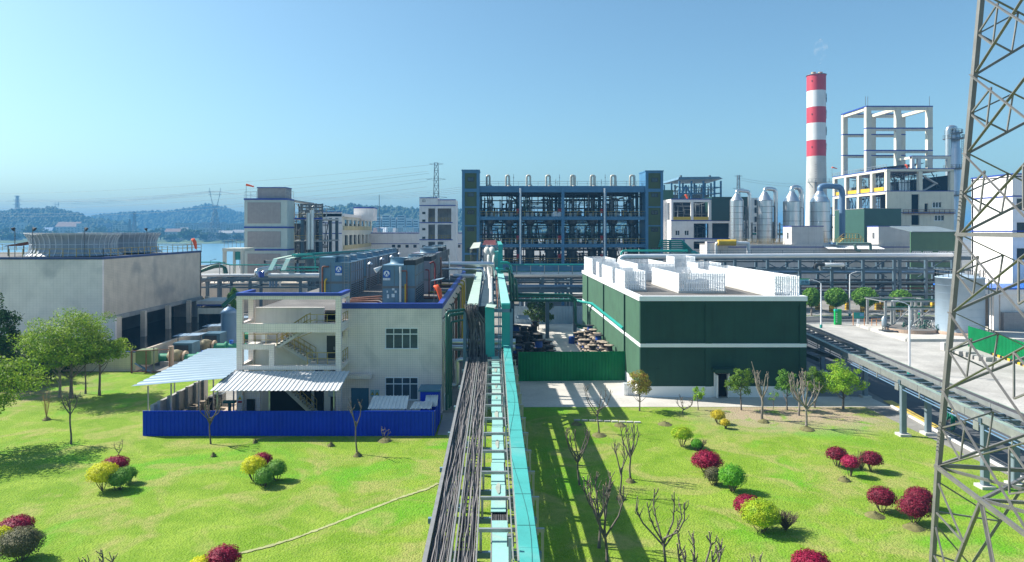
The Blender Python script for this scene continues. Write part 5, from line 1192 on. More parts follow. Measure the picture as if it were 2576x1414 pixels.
for px in (1303.5, 1408, 1515):
    for py in (530, 598, 645): 
        b_ = MB().use(redm).box(X(px, D + .8) - .35, X(px, D + .8) + .35, D + 1.0, D + 1.4, bz(py + 6), bz(py - 5)); b_.build('red_cabinet', None, Bh)
for i, (px, w_) in enumerate(((1397, 1.3), (1409, .9))):
    b_ = MB().use(white); b_.tube([(X(px, D+1), D + 1.4, bz(544.5)), (X(px, D+1), D + 1.4, bz(538)), (X(px, D+1), D + 1.4, bz(531))], .8, 8, radii=[.75, .85, .25]); tag(b_.build('bulk_bag'), ('large','small')[i] + ' white bulk bag on the top deck of the blue hall', 'bag')
# ---------------------------------------------------------------- pipe racks
def rack(name, label, pxs, D, py_base, beams, parent_extra=None, foot=True, mat=None, depth=6, wcol=.5, px_ends=None):
    r = thing(name, label, 'pipe rack'); mat = mat or rackgrey; zb_ = 0; zt_ = Z(min(b[0] for b in beams), D)
    for px in pxs:
        for y in (D, D + depth):
            MB().use(mat).box(X(px, D) - wcol/2, X(px, D) + wcol/2, y, y + wcol, 0, zt_).build('column', None, r)
        if foot:
            for y in (D, D + depth):
                f = MB().use(yellow); x = X(px, D); f.box(x - .4, x + .4, y - .08, y + wcol + .08, .7, 1.5); f.use(black); 
                for k in range(3): f.box(x - .41, x + .41, y - .09, y + wcol + .09, .17 + k*.3, .30 + k*.3)
                f.use(yellow); f.box(x - .4, x + .4, y - .085, y + wcol + .085, .0, .7); f.build('footing', None, r)
    x0, x1 = (X(px_ends[0], D), X(px_ends[1], D)) if px_ends else (X(pxs[0], D), X(pxs[-1], D))
    for a, b, mt in beams:
        for y in (D - .1, D + depth): MB().use(mt or mat).box(x0, x1, y, y + .3, Z(b, D), Z(a, D)).build('beam', None, r)
        for px in pxs: MB().use(mat).box(X(px, D) - .15, X(px, D) + .15, D + .3, D + depth, Z(b, D), Z(a, D)).build('cross_beam', None, r)
    return r, x0, x1
# right-hand rack along the cross road
Rr, x0, x1 = rack('pipe_rack', 'long grey-blue pipe rack behind the round street trees', (1700, 1775, 1850, 1932, 2013, 2094, 2172.5, 2251, 2265, 2331, 2398), 136, 788, ((641.5, 644.5, white), (676, 681, None), (708, 711, None), (737, 742, None)), px_ends=(1655, 2440))
MB().use(rackgrey).box(x0, x1, 135.6, 135.75, Z(654, 136), Z(645, 136)).build('fascia', None, Rr)
m = MB().use(rackgrey)
for a, b in ((1932, 2013), (2094, 2172.5), (2172.5, 2251), (2331, 2398), (2013, 2094)):
    for (u, v) in (((a, 656), (b, 700)), ((b, 656), (a, 700))): m.beam((X(u[0], 136), 138.8, Z(u[1], 136)), (X(v[0], 136), 138.8, Z(v[1], 136)), .16)
for (u, v) in (((2172, 712), (2251, 765)), ((2251, 712), (2172, 765))): m.beam((X(u[0], 136), 138.8, Z(u[1], 136)), (X(v[0], 136), 138.8, Z(v[1], 136)), .28)
m.build('cross_bracing', None, Rr)
m = MB().use(rackgrey); rail(m, [(x0, 136, Z(641, 136)), (x1, 136, Z(641, 136))], .9, 6, .03); m.build('top_rail', None, Rr)
for i, (py, r_, mt, dy) in enumerate(((686, .28, pipeblue, 2), (690, .22, alu, 3.6), (683, .2, steeld, 5), (705, .2, dark, 1), (714, .25, steeld, 2.2), (719, .22, dark, 3.4), (734, .2, steeld, 1.4), (745, .25, dark, 3), (650, .25, dark, 3), (660, .2, steeld, 4.5), (729, .15, rust, 4))):
    tag(MB().use(mt).tube([(x0, 136 + dy, Z(py, 136)), (x1, 136 + dy, Z(py, 136))], r_, 8).build('long_pipe'), order[i % 8] + (' long pipe counted from the top on the rear rack' if i >= 8 else ' long horizontal pipe on the grey-blue rack'), 'pipe', 'pipes along the grey-blue rack')
exp = thing('expansion_drum', 'white horizontal drum with a black elbow in front of the grey-blue rack', 'vessel', (X(2092,135.4), 135, Z(670,135)))
MB().use(aluw).tube([(X(2072,135), 135, Z(666.5,135)), (X(2075,135), 135, Z(666.5,135)), (X(2121,135), 135, Z(666.5,135)), (X(2124,135), 135, Z(666.5,135))], .42, 14, radii=[.2,.42,.42,.2]).build('drum', None, exp)
MB().use(dark).tube(bendpath([(X(2074,135), 135, Z(666,135)), (X(2051,135), 135, Z(664,135)), (X(2050,135), 135, Z(677,135))], .8), .35, 10).build('elbow', None, exp)
for x in (2066, 2124): MB().use(steeld).box(X(x,135), X(x,135)+.2, 134.8, 136.2, Z(681,135), Z(670,135)).build('bracket', None, exp)
# middle rack in front of the blue hall
Rm, x0, x1 = rack('pipe_rack', 'middle pipe rack with teal top rail in front of the blue hall', (1290, 1365, 1437, 1500, 1560, 1625), 126, 800, ((703, 708, None), (727, 736, None), (672, 677, bluesteel)), px_ends=(1262, 1655), foot=False)
for i, (py, r_, mt, dy) in enumerate(((690.5, .5, aluw, 0), (719.5, .28, pipeblue, 0), (713, .2, steeld, 2), (700, .2, steeld, 3), (743, .16, steeld, 1), (750, .2, dark, 2), (684, .2, tealpipe, 3.5))):
    tag(MB().use(mt).tube([(X(1280,126), 126 + dy, Z(py, 126)), (X(1655,126), 126 + dy, Z(py, 126))], r_, 12).build('long_pipe'), ('broad white pipe across the middle rack', 'blue-grey pipe on the middle rack', 'thin grey pipe above the blue-grey one on the middle rack', 'grey pipe just below the broad white pipe', 'low grey pipe of the middle rack', 'lowest dark pipe of the middle rack', 'dull teal pipe behind the broad white pipe')[i], 'pipe', 'pipes along the middle rack')
Rt = thing('handrail', 'teal handrail and blue fascia along the top of the middle rack', 'handrail'); m = MB().use(tealpipe); m.tube([(X(1287,125), 125, Z(666,125)), (X(1640,125), 125, Z(666,125))], .13, 8); m.build('top_rail', None, Rt)
m = MB().use(steel)
for px in range(1300, 1650, 35): m.box(X(px,125) - .06, X(px,125) + .06, 125, 125.1, Z(690,125), Z(666,125))
m.build('post', None, Rt); MB().use(bluesteel).box(X(1280,125), X(1640,125), 125.3, 125.5, Z(682,125), Z(670,125)).build('fascia', None, Rt)
for px in (1283, 1300, 1318): pass
# left rack
Rl, x0, x1 = rack('pipe_rack', 'left pipe rack running behind the tan cooling tower to the tiled building', (520.6, 549.6, 628, 755, 820), 128, 760, ((700, 708, rackgrey), (721, 725, None)), px_ends=(486, 960), foot=False)
m = MB().use(steeld)
for a in range(12): m.beam((X(480 + a*12,128), 130, Z(716 + (a % 2)*0 - a*.4, 128)), (X(486 + a*12,128), 130, Z(700 - (a%2)*8, 128)), .12)
m.beam((X(478,128),128,Z(716,128)), (X(560,128),128,Z(698,128)), .35); m.beam((X(478,128),128,Z(682,128)), (X(550,128),128,Z(668,128)), .3); m.beam((X(478,128),131,Z(676,128)), (X(550,128),131,Z(662,128)), .3); m.build('sloping_truss', None, Rl)
rl = MB().use(tealpipe); P4 = [(481, 659.5), (552, 659.5), (578, 666.5), (695, 666.5), (731, 672.5), (802, 672.5)]
rl.tube([(X(a,126), 126, Z(b,126)) for a, b in P4], .11, 8); T_ = thing('handrail', 'stepped teal handrail along the left rack', 'handrail'); rl.build('top_rail', None, T_)
m = MB().use(steel)
for a, b in P4[1:]: m.box(X(a,126) - .05, X(a,126) + .05, 126, 126.1, Z(690,126), Z(b,126))
for a in (611, 651): m.box(X(a,126) - .05, X(a,126) + .05, 126, 126.1, Z(690,126), Z(666,126))
m.build('post', None, T_)
pipe('white clad pipe along the left rack', [(X(484,126.5),126.5,Z(692.5,126.5)), (X(640,126.5),126.5,Z(692.5,126.5))], .28, aluw, name='long_pipe'); pipe('fatter white clad pipe on the left rack beside the cooling units', [(X(676,126),126,Z(692.5,126)), (X(830,126),126,Z(692.5,126))], .42, aluw, name='long_pipe')
pipe('silver expansion loop elbow on the left rack', [(X(652,125.5),125.5,Z(694,125)), (X(645,125.5),125.5,Z(694,125)), (X(645,125.5),125.5,Z(680,125)), (X(668,125),128,Z(675,125)), (X(690,125),133,Z(672,125))], .4, alu, .8, 'long_pipe')
pipe('second silver elbow beside the expansion loop', [(X(688,125),130,Z(677,125)), (X(660,125),125.3,Z(684,125)), (X(660,125),125.3,Z(694,125))], .35, alu, .8, 'long_pipe')
tag(MB().use(band).cyl((X(658,125),124.9,Z(697,125)), .5, 1.0, 14).build('valve_body'), 'dark blue valve body at the silver expansion loop', 'valve')
for i, px in enumerate((680, 687, 695, 704)): pipe(('first','second','third','fourth')[i] + ' short upright pipe under the left rack beam', [(X(px,129),129,Z(722,129)), (X(px,129),129,Z(704 - i,129))], .22, pipeblue if i < 3 else alu, name='stub_pipe')
for i, px in enumerate((476, 590)): pipe(('green pipe bending down at the left rack end', 'second green pipe bending down at the left rack')[i], [(X(480,127),127.5 + i,Z(690,127)), (X(535,127),127.5+i,Z(668 + i*4,127)), (X(560,127),127.5+i,Z(668 + i*4,127)), (X(563,127),127.5+i,Z(690,127))], .22, greenpipe, .8, 'bent_pipe')
# trestle of teal trays climbing right behind the left rack
Tt = thing('tray_bridge', 'tray bridge with two drooping pale teal sheets behind the left rack', 'cable bridge')
for (a, b) in ((668, 694), (700, 722)):
    xa_, xb_ = X(a + 18, 124), X(a + 29, 124); zt_, zl_ = Z(651, 124), Z(680, 124)
    MB().use(teal_p).hexa([(X(a + 11,124),123,zl_), (X(a + 22,124),123,zl_), (xb_,124.5,zt_-.1), (xa_,124.5,zt_-.1), (X(a + 11,124),122.9,zl_+.1), (X(a + 22,124),122.9,zl_+.1), (xb_,124.4,zt_), (xa_,124.4,zt_)]).build('drooping_sheet', None, Tt)
for (p, q, mt, wd) in ((((685,651),(735,641)), None, palegreen, .8), (((714,651),(758,642)), None, palegreen, .8)):
    (a, b) = p; MB().use(mt).hexa([(X(a[0],124),124.4,Z(a[1],124)-.1), (X(a[0]+12,124),124.4,Z(a[1],124)-.1), (X(b[0]+12,150),150,Z(b[1],150)-.1), (X(b[0],150),150,Z(b[1],150)-.1), (X(a[0],124),124.4,Z(a[1],124)), (X(a[0]+12,124),124.4,Z(a[1],124)), (X(b[0]+12,150),150,Z(b[1],150)), (X(b[0],150),150,Z(b[1],150))]).build('tray_cover', None, Tt)
m = MB().use(concrete); m.box(X(664,140), X(960,140), 140, 140.5, Z(662,140), Z(655,140)); m.box(X(664,140), X(668,140), 140, 141, 0, Z(655,140)); m.build('concrete_beam', None, Tt)
for px in (746, 820, 900, 960): MB().use(bluegrey).box(X(px,140), X(px+5,140), 140, 140.6, 0, Z(655,140)).build('column', None, Tt)
m = MB().use(tealpipe)
for k, (a, b) in enumerate((((735,641),(960,628)), ((740,645),(940,632)), ((760,650),(1000,636)))): m.tube([(X(a[0],135),135,Z(a[1],135)), (X(b[0],170),170,Z(b[1],170))], .18, 8)
m.tube(bendpath([(X(735,134),134,Z(641,134)), (X(792,134),134,Z(641,134)), (X(794,134),134,Z(680,134))], .8), .14, 8); m.build('teal_pipe', None, Tt)
m = MB().use(steeld)
for k in range(5): m.beam((X(770,138),138,Z(668 - k*5,138)), (X(1000,175),175,Z(640 - k*3,175)), .5, .5)
m.build('dark_gantry', None, Tt)
tag(MB().use(tealpipe).box(X(695,127), X(802,127), 129, 129.5, Z(684,127), Z(681,127)).build('tray'), 'flat teal tray just above the fat white pipe on the left rack', 'cable tray')
# low blocks seen under / between the racks
for i, (a, b, t_, D_, mt, nm) in enumerate(((480, 760, 712, 138, tile_tan, 'low tan block under the left rack'), (1660, 1700, 700, 142, plaster, 'pale block behind the green building, left'), (1290, 1660, 740, 175, concrete, 'low grey wall behind the middle rack under the blue hall'))):
    o = MB().use(mt).box(X(a,D_), X(b,D_), D_, D_ + 4, 0, Z(t_, D_)); tag(o.build('low_block'), nm, 'building')
lb = thing('low_block', 'low flat-roofed building with blue edge between tan tower and tiled building', 'building'); D_ = 113
MB().use(plaster_c).box(X(497,D_), X(566,D_), D_, D_ + 6, 0, Z(775,D_)).build('wall', None, lb); MB().use(band).box(X(496,D_), X(567,D_), D_ - .15, D_ + 6.1, Z(769,D_), Z(765.5,D_)).build('blue_edge', None, lb); MB().use(concrete_l).box(X(495,D_), X(568,D_), D_ - .2, D_ + 6.2, Z(765.5,D_), Z(757,D_)).build('roof_parapet', None, lb)
MB().use(glass_d).box(X(500,D_), X(560,D_), D_ - .03, D_ + .1, Z(812,D_), Z(790,D_)).build('window_strip', None, lb)
tk = thing('round_tank', 'blue-grey round tank with conical roof just left of the stair block', 'tank', (X(577,98), 98, 0)); MB().use(pipeblue).lathe((X(577,98), 98, 0), [(1.15,0),(1.15,4.7),(1.25,4.75),(.7,5.3),(.2,5.6)], 28).build('shell', None, tk); MB().use(steeld).cyl((X(577,98), 98, 5.55), .2, .3, 12).build('vent', None, tk)
tb = thing('brace_stand', 'dark green steel frame rising left of the stair block', 'frame'); MB().use(greenpipe).beam((X(560,100),100,Z(770,100)), (X(600,100),100,Z(735,100)), .5).build('brace', None, tb); MB().use(greenpipe).box(X(598,100), X(606,100), 100, 100.6, 0, Z(735,100)).build('post', None, tb)
# ---------------------------------------------------------------- dark green substation with slatted roof screens
Gb = thing('green_building', 'dark green rendered building with white bands and slatted white roof screens', 'building')
D = 67.5; gx0, gx1 = X(1610, D), X(2027, D); gy1 = 111.6; zb_ = lambda py: Z(py, D)
gd = rect(1798, 1832, 939, 993.5, D); gd = (gd[0], gd[1], .1, gd[3])
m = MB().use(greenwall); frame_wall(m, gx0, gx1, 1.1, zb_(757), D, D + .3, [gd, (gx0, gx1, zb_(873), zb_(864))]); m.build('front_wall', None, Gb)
m = MB().use(greenwall_sun); side_wall(m, D + .3, gy1, 1.1, zb_(757), gx0, gx0 + .3, [(D + .3, gy1, zb_(873), zb_(864))]); m.box(gx0 + .3, gx1, gy1 - .3, gy1, 1.1, zb_(757)); m.box(gx1 - .3, gx1, D + .3, gy1 - .3, 1.1, zb_(757)); m.build('side_wall', None, Gb)  # side walls take the sunlit copy of the render
m = MB().use(greenwall)
for a, b in ((1610, 1625), (1773.5, 1789), (2011, 2027)): m.box(X(a,D), X(b,D), D - .14, D - .001, 1.1, zb_(757))
m.box(X(1625,D), X(1773.5,D), D - .08, D - .001, zb_(770), zb_(757)); m.box(X(1789,D), X(2011,D), D - .08, D - .001, zb_(770), zb_(757))
m.box(X(1625,D), X(1773.5,D), D - .08, D - .001, zb_(881), zb_(873.2)); m.box(X(1789,D), X(2011,D), D - .08, D - .001, zb_(881), zb_(873.2)); m.build('pilaster_frame', None, Gb)
m = MB().use(white); m.box(gx0 - .02, gx1 + .02, D - .17, D + .3, zb_(873), zb_(864)); m.box(gx0 - .04, gx0 + .3, D + .3, gy1, zb_(873), zb_(864)); m.build('white_band', None, Gb)
m = MB().use(white); m.box(gx0 - .12, gx1 + .08, D - .2, D + .35, zb_(757), 10.02); m.box(gx0 - .12, gx0 + .3, D + .35, gy1, zb_(757), 10.02); m.box(gx1 - .3, gx1 + .1, D + .35, gy1, zb_(757), 10.02); m.box(gx0 + .3, gx1 - .3, gy1 - .3, gy1, zb_(757), 10.02); m.build('parapet', None, Gb)
m = MB().use(white); frame_wall(m, gx0 - .03, gx1 + .03, 0, 1.1, D - .05, D + .3, [(gd[0], gd[1], 0, 1.1)]); m.box(X(1773.5,D), X(1789,D), D - .16, D - .05, 0, 1.1); m.box(gx0 - .03, gx0 + .3, D + .3, gy1, 0, 1.1); m.build('plinth', None, Gb)
MB().use(roofgrey).box(gx0 + .3, gx1 - .3, D + .35, gy1 - .3, 9.3, 9.68).build('roof', None, Gb)
MB().use(greenwall).box(X(1790,D), X(1850,D), D - 1.2, D - .001, zb_(933), zb_(924)).build('door_canopy', None, Gb)
m = MB().use(white); m.box(gd[0] - .1, gd[0], D - .1, D + .1, .1, gd[3] + .1); m.box(gd[1], gd[1] + .1, D - .1, D + .1, .1, gd[3] + .1); m.box(gd[0], gd[1], D - .1, D + .1, gd[3], gd[3] + .1); m.box(gd[0] + .02, gd[0] + .1, D - .75, D - .1, .1, gd[3] - .05); m.box(gd[1] - .18, gd[1] - .1, D - .55, D - .1, .1, gd[3] - .05); fo = m.build('door', None, Gb)
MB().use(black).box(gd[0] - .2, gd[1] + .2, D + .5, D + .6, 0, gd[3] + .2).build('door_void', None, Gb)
for px in (1479.7, 1520, 1573): y = gx0*F/(px - CX); MB().use(greenwall).box(gx0 - .16, gx0 - .005, y, y + .16, .3, 9.5).build('downpipe', None, Gb)
MB().use(greenwall).box(X(1650,D), X(1662,D), D - .04, D - .002, 1.2, zb_(928)).build('blocked_door', None, Gb)
def screen(x0, x1, y0, y1, z0, z1, label, back=True):
    s_ = thing('roof_screen', label, 'roof screen', ((x0+x1)/2, (y0+y1)/2, z0), 'slatted screens on the green building')
    def run(p, q, nm):
        p = Vector(p); q = Vector(q); d = q - p; n = max(2, round(d.length/.19)); m = MB().use(whiteroof); dn = d.normalized()
        for i in range(n + 1):
            c = p.lerp(q, i/n); m.beam((c.x, c.y, z0 + .2), (c.x, c.y, z1 + random.uniform(-.02,.02)), .125 if abs(d.x) > abs(d.y) else .05, .03 if abs(d.x) > abs(d.y) else .14, up=(0,1,0))
        nv = Vector((-dn.y, dn.x, 0))*.06
        for zz in (z0 + .5, (z0+z1)/2, z1 - .35): m.beam(p + nv + Vector((0,0,zz-p.z)), q + nv + Vector((0,0,zz-q.z)), .05)
        m.build(nm, None, s_)
    run((x0,y0,z0),(x1,y0,z0),'front_slats'); run((x0,y0,z0),(x0,y1,z0),'side_slats'); run((x1,y0,z0),(x1,y1,z0),'side_slats')
    if back: run((x0,y1,z0),(x1,y1,z0),'rear_slats')
    m = MB().use(concrete_l); m.box(x0 - .1, x1 + .1, y0 - .08, y0 + .1, z0, z0 + .22); m.box(x0 - .1, x0 + .1, y0 + .1, y1, z0, z0 + .22); m.box(x1 - .1, x1 + .1, y0 + .1, y1, z0, z0 + .22); m.build('kerb', None, s_)
    b = MB().use(steel)
    n = max(1, round((y1-y0)/3.5))
    for i in range(n + 1): y = y0 + .1 + (y1-y0-.2)*i/n; b.beam((x1 - .15, y, z0 + .2), (x1 - 1.2 if x1-x0 > 2.5 else x0 + .2, y, z0 + .2), .05); b.beam((x1 - .1, y, z1 - .6), (x1 - 1.1, y, z0 + .2), .05); b.beam((x0 + .1, y, z1 - .6), (x0 + 1.1, y, z0 + .2), .05)
    b.build('brace', None, s_)
    return s_
zR_ = 9.7
screen(14.62, 16.9, 76.4, 82.5, zR_, 11.95, 'nearest narrow white screen on the left edge of the green roof')
screen(14.62, 17.0, 84.4, 92.6, zR_, 11.95, 'second narrow white screen on the left edge of the green roof')
screen(14.62, 17.2, 95.2, 97.8, zR_, 12.05, 'short third white screen on the left edge of the green roof')
screen(14.62, 18.0, 101.5, 110.9, zR_, 12.3, 'farthest white screen at the rear left corner of the green roof')
screen(20.07, 25.0, 74.2, 86.8, zR_, 11.85, 'wide near white screen in the middle of the green roof, with inner braces')
screen(19.06, 23.8, 90.7, 105.6, zR_, 12.1, 'second wide white screen in the middle of the green roof')
screen(28.3, 30.75, 68.9, 90.0, zR_, 11.9, 'long white screen along the right edge of the green roof')
screen(27.6, 30.7, 92.5, 97.5, zR_, 12.1, 'middle white screen on the right edge of the green roof')
screen(27.6, 30.7, 104.5, 109.5, zR_, 12.5, 'small far white screen at the rear right of the green roof')
for i, (x, y, s_) in enumerate(((22.3, 77, 1.0), (24.2, 80, .9), (16, 78, .7), (21.4, 94, 1.0))):
    u = thing('condenser', ('round-topped condenser inside the wide near screen', 'second condenser inside the wide near screen', 'small condenser inside the nearest narrow screen', 'condenser inside the second wide screen')[i], 'air conditioner', (x, y, zR_)); MB().use(steel).box(x - .7*s_, x + .7*s_, y - .5, y + .5, zR_, zR_ + .9*s_).build('case', None, u); MB().use(alu).tube([(x - .7*s_, y, zR_ + .95*s_), (x + .7*s_, y, zR_ + .95*s_)], .3, 12).build('drum', None, u)
# green pipe bridge from the trestle to the green building
gb = thing('pipe_bridge', 'green pipe bridge on grey posts between the trestle and the green building', 'pipe bridge'); D_ = 104.0
for px in (1289, 1377, 1446.6): MB().use(rackgrey).box(X(px,D_) - .28, X(px,D_) + .28, D_, D_ + .5, 0, 5.8).build('post', None, gb)
MB().use(greenpipe).box(X(1268,D_), X(1449,D_), D_ - .1, D_ + 1.6, 5.65, 6.0).build('deck', None, gb)
m = MB().use(rackgrey)
for px in range(1275, 1445, 12): m.box(X(px,D_), X(px,D_) + .08, D_ - .1, D_ + 1.6, 6.0, 6.12)
m.build('rungs', None, gb)
pipe('upper teal pipe looping down from the bridge then along to the green building', [(.9, 104, 11.6), (X(1281,104), 104, 11.6), (X(1286,104), 104, Z(675,104)), (X(1286,104), 104, Z(737,104)), (X(1290,104), 104, Z(744,104)), (X(1436,104), 104, Z(744,104)), (X(1452,104), 104, Z(757,104)), (14.35, 100, Z(757,104)), (14.35, 76, Z(757,104) - .2)], .2, tealpipe, .5, 'teal_pipe', n=12)
pipe('lower teal pipe beneath the looping one', [(.9, 103.4, 10.3), (X(1280,103.4), 103.4, 10.3), (X(1284,103.4), 103.4, 9.9), (X(1284,103.4), 103.4, 6.9), (X(1436,103.4), 103.4, 6.75), (X(1447,103.4), 103.4, 6.0), (X(1447,103.4), 103.4, 2.3), (14.1, 103, 1.9)], .2, greenpipe, .5, 'teal_pipe')
pipe('third teal pipe dropping beside the right post of the pipe bridge', [(X(1430,104.5), 104.5, 6.5), (X(1444,104.5), 104.5, 5.9), (X(1444,104.5), 104.5, 2.4), (X(1456,104.5), 104.5, 1.6), (14.2, 104.5, 1.6)], .2, tealpipe, .5, 'teal_pipe')
for k in range(3): pipe(('inner','middle','outer')[k] + ' dark green drop pipe right of the high bridge', [(1.6 + k*.5, 100 + k, 11.0 - .8*k), (2.2 + k*.5, 100 + k, 10.8 - .8*k), (2.4 + k*.5, 100 + k, 6.2)], .2, greenpipe, .5, 'drop_pipe')
# hoardings
hoarding('sheet_fence', 'dark green corrugated hoarding left of the green building', (2.6, 74.5), (X(1573,75), 75.0), 3.2, greenfence, z0=.04, period=.34)
hoarding('sheet_fence', 'pale blue corrugated hoarding behind the cable spools', (X(1287,120.5), 120.5), (X(1480,120.5), 120.5), 3.1, fence_lb, z0=.04, period=.5)
# cable spools, stacked
def make_spool(label, grp, R_=.62, W_=.62, mat=None, drum=None):
    s_ = thing('cable_spool', label, 'cable spool', (0, 0, 0), grp)
    for z0 in (0, W_ - .07): 
        MB().use(mat).lathe((0, 0, z0), [(.08, 0), (R_, 0), (R_, .07), (.08, .07), (.08, 0)], 20, capt=False, capb=False).build('flange', None, s_)
    MB().use(drum).cyl((0, 0, .07), R_*.62, W_ - .14, 18).build('drum', None, s_)
    return s_
kinds = []
for nm, mt, dr_ in (('near-black', wood_b, wood_b), ('bare wooden', wood, wood_b), ('blue-drummed', wood_b, spoolblue), ('grey', M('grey_wood', (.16,.14,.12), .85, var=.3, vs_=3), black)): kinds.append((nm, mt, dr_))
rnd = random.Random(77); protos = {}
def place_spool(kind, R_, W_, x, y, z, label, grp):
    key = (kind, round(R_, 2), round(W_, 2))
    if key not in protos: protos[key] = make_spool(label, grp, R_, W_, kinds[kind][1], kinds[kind][2]); s_ = protos[key]
    else: s_ = copy_tree(protos[key])
    s_.location = (x, y, z); s_.rotation_euler = (rnd.uniform(-.05,.05), rnd.uniform(-.05,.05), rnd.random()*6); s_['label'] = label; s_['group'] = grp
ordn = ('front','second','third','fourth','fifth','sixth','seventh','eighth','ninth','tenth','eleventh','twelfth','thirteenth','last')
lvl = ('at the bottom','second up','third up','fourth up')
for row in range(10):                                    # dark heap beside the trestle
    y = 81.5 + row*2.35
    for col_ in range(4 if row < 6 else 3):
        x = 2.9 + col_*1.35 + rnd.uniform(-.2,.2); h_ = rnd.choice((2, 3, 3, 4)) if row > 0 else rnd.choice((2, 3)); z = .045
        if col_ == 3: h_ = min(h_, 2)
        for k in range(h_):
            kd = rnd.choice((0, 0, 0, 3, 0, 0, 2)); W_ = rnd.choice((.55, .75, .95)); R_ = rnd.choice((.6, .75))
            place_spool(kd, R_, W_, x + rnd.uniform(-.15,.15), y + rnd.uniform(-.15,.15), z, '%s spool in the dark heap beside the trestle: %s row, %s stack, %s' % (kinds[kd][0], ordn[row], ('left','left-centre','right-centre','right')[col_], lvl[k]), 'cable spools in the dark heap')
            z += W_ + .01
for row in range(14):                                    # wooden spools along the green wall
    y = 79.4 + row*1.6
    for col_ in range(2):
        x = 13.55 - col_*1.3 + rnd.uniform(-.08,.08); h_ = max(1, (3, 4, 3, 4, 4, 3, 4, 4, 3, 4, 3, 4, 3, 3)[row] - col_ - (row % 3 == 0 and col_)); z = .045
        for k in range(h_):
            kd = rnd.choice((1, 1, 2, 1) if k == h_ - 1 else (3, 2, 1, 3)); W_ = rnd.choice((.6, .75))
            place_spool(kd, .62, W_, x, y + rnd.uniform(-.08,.08), z, '%s spool stacked along the green wall: %s row, %s column, %s' % (kinds[kd][0], ordn[row], ('wall side','yard side')[col_], lvl[k]), 'cable spools along the green wall'); z += W_ + .01
tag(MB().use(spoolblue).cyl((X(1437,100), 99.5, .045), .45, 1.0, 16).build('drum'), 'small blue drum at the left foot of the wall-side spool stacks', 'drum')
tag(MB().use(M('tarp_grey', (.35,.42,.48), .6)).slab((3.2,102,3.4),(5.4,102,3.2),(5.2,104.5,3.5),(3.4,104.5,3.6),.06).build('tarpaulin'), 'crumpled grey tarpaulin on top of the dark spool heap', 'tarpaulin')
oc = thing('wall_unit', 'white caged unit at the foot of the green corner, behind the reddish young tree', 'cage', (X(1582,68.5), 68.5, 0)); m = MB().use(white); x = X(1582,68.2)
for k in range(7): m.box(x - .5 + k*.17, x - .46 + k*.17, 68, 68.05, .05, 1.25)
for zz in (.1, .65, 1.2): m.box(x - .5, x + .55, 68, 68.05, zz, zz + .04)
m.build('cage', None, oc); MB().use(aluw).box(x - .45, x + .5, 68.15, 69, .1, 1.15).build('body', None, oc)
# ---------------------------------------------------------------- cable trestle on the right, askew beside the road
rt = thing('cable_trestle', 'long grey-green cable trestle on steel columns beside the service road, right', 'cable trestle')
ax = lambda y: 31.35 + .127*(y - 43.7)
def rpt(y, off, z): return Vector((ax(y) + off, y, z))
z1 = 4.6
trg = M('grey_green_tray', (.25,.33,.27), .6, var=.25, vs_=1.2, fine=.3, stain=(.4,.5,(.16,.17,.14)))
for off0, off1, za, zb2, mt, nm in ((-.15, .40, z1, z1 + .06, trg, 'left_tray'), (-.2, -.12, z1 - .38, z1 + .12, steel, 'left_fascia'), (1.6, 2.05, z1 + .25, z1 + .32, trg, 'right_tray'), (1.54, 1.6, z1 + .05, z1 + .36, steel, 'right_fascia'), (.55, .62, z1 - .1, z1 + .05, steeld, 'rail'), (2.05, 2.12, z1 + .0, z1 + .4, trg, 'outer_rail')):
    m = MB().use(mt)
    y = 20.0
    while y < 96: 
        y2 = y + 6.35; 
        if mt is trg: y2 -= .04
        m.hexa([rpt(y,off0,za), rpt(y,off1,za), rpt(y2,off1,za), rpt(y2,off0,za), rpt(y,off0,zb2), rpt(y,off1,zb2), rpt(y2,off1,zb2), rpt(y2,off0,zb2)]); y += 6.4
    m.build(nm, None, rt)
m = MB().use(rackgrey); y = 20
while y < 98: m.hexa([rpt(y,.3,z1-.1), rpt(y,1.6,z1-.1), rpt(y+.22,1.6,z1-.1), rpt(y+.22,.3,z1-.1), rpt(y,.3,z1+.08), rpt(y,1.6,z1+.08), rpt(y+.22,1.6,z1+.08), rpt(y+.22,.3,z1+.08)]); y += 1.5
m.build('rungs', None, rt)
for k, y in enumerate((21.7, 32.7, 43.7, 54.8, 67, 79, 91)):
    for off in (.05, 2.25):
        c = rpt(y + (0 if off < 1 else .4), off, 0); m = MB().use(M('column_blue_grey', (.16,.21,.25), .5, var=.1, streak=.25)); m.box(c.x - .2, c.x + .2, c.y - .16, c.y - .11, 0, z1 - .1); m.box(c.x - .2, c.x + .2, c.y + .11, c.y + .16, 0, z1 - .1); m.box(c.x - .03, c.x + .03, c.y - .11, c.y + .11, 0, z1 - .1); m.box(c.x - .21, c.x - .16, c.y-.1, c.y+.1, .0, z1 - .1); m.build('column', None, rt)
        MB().use(concrete_l).box(c.x - .45, c.x + .45, c.y - .4, c.y + .4, 0, .22).build('footing', None, rt)
    a, b = rpt(y, -.3, z1 - .25), rpt(y + .3, 2.5, z1 - .25); MB().use(rackgrey).beam(a, b, .25, .3).build('head_beam', None, rt)
m = MB().use(steel); y = 22
while y < 96:
    if True:
        c = rpt(y, -.22, 0); m.box(c.x - .04, c.x + .02, c.y - .25, c.y + .25, z1 - 1.0, z1 - .45) if (round(y/3.7) % 3 == 0) else m.box(c.x - .04, c.x + .02, c.y - .05, c.y + .05, z1 - .8, z1 - .35)
    y += 3.7
m.build('hangers', None, rt)
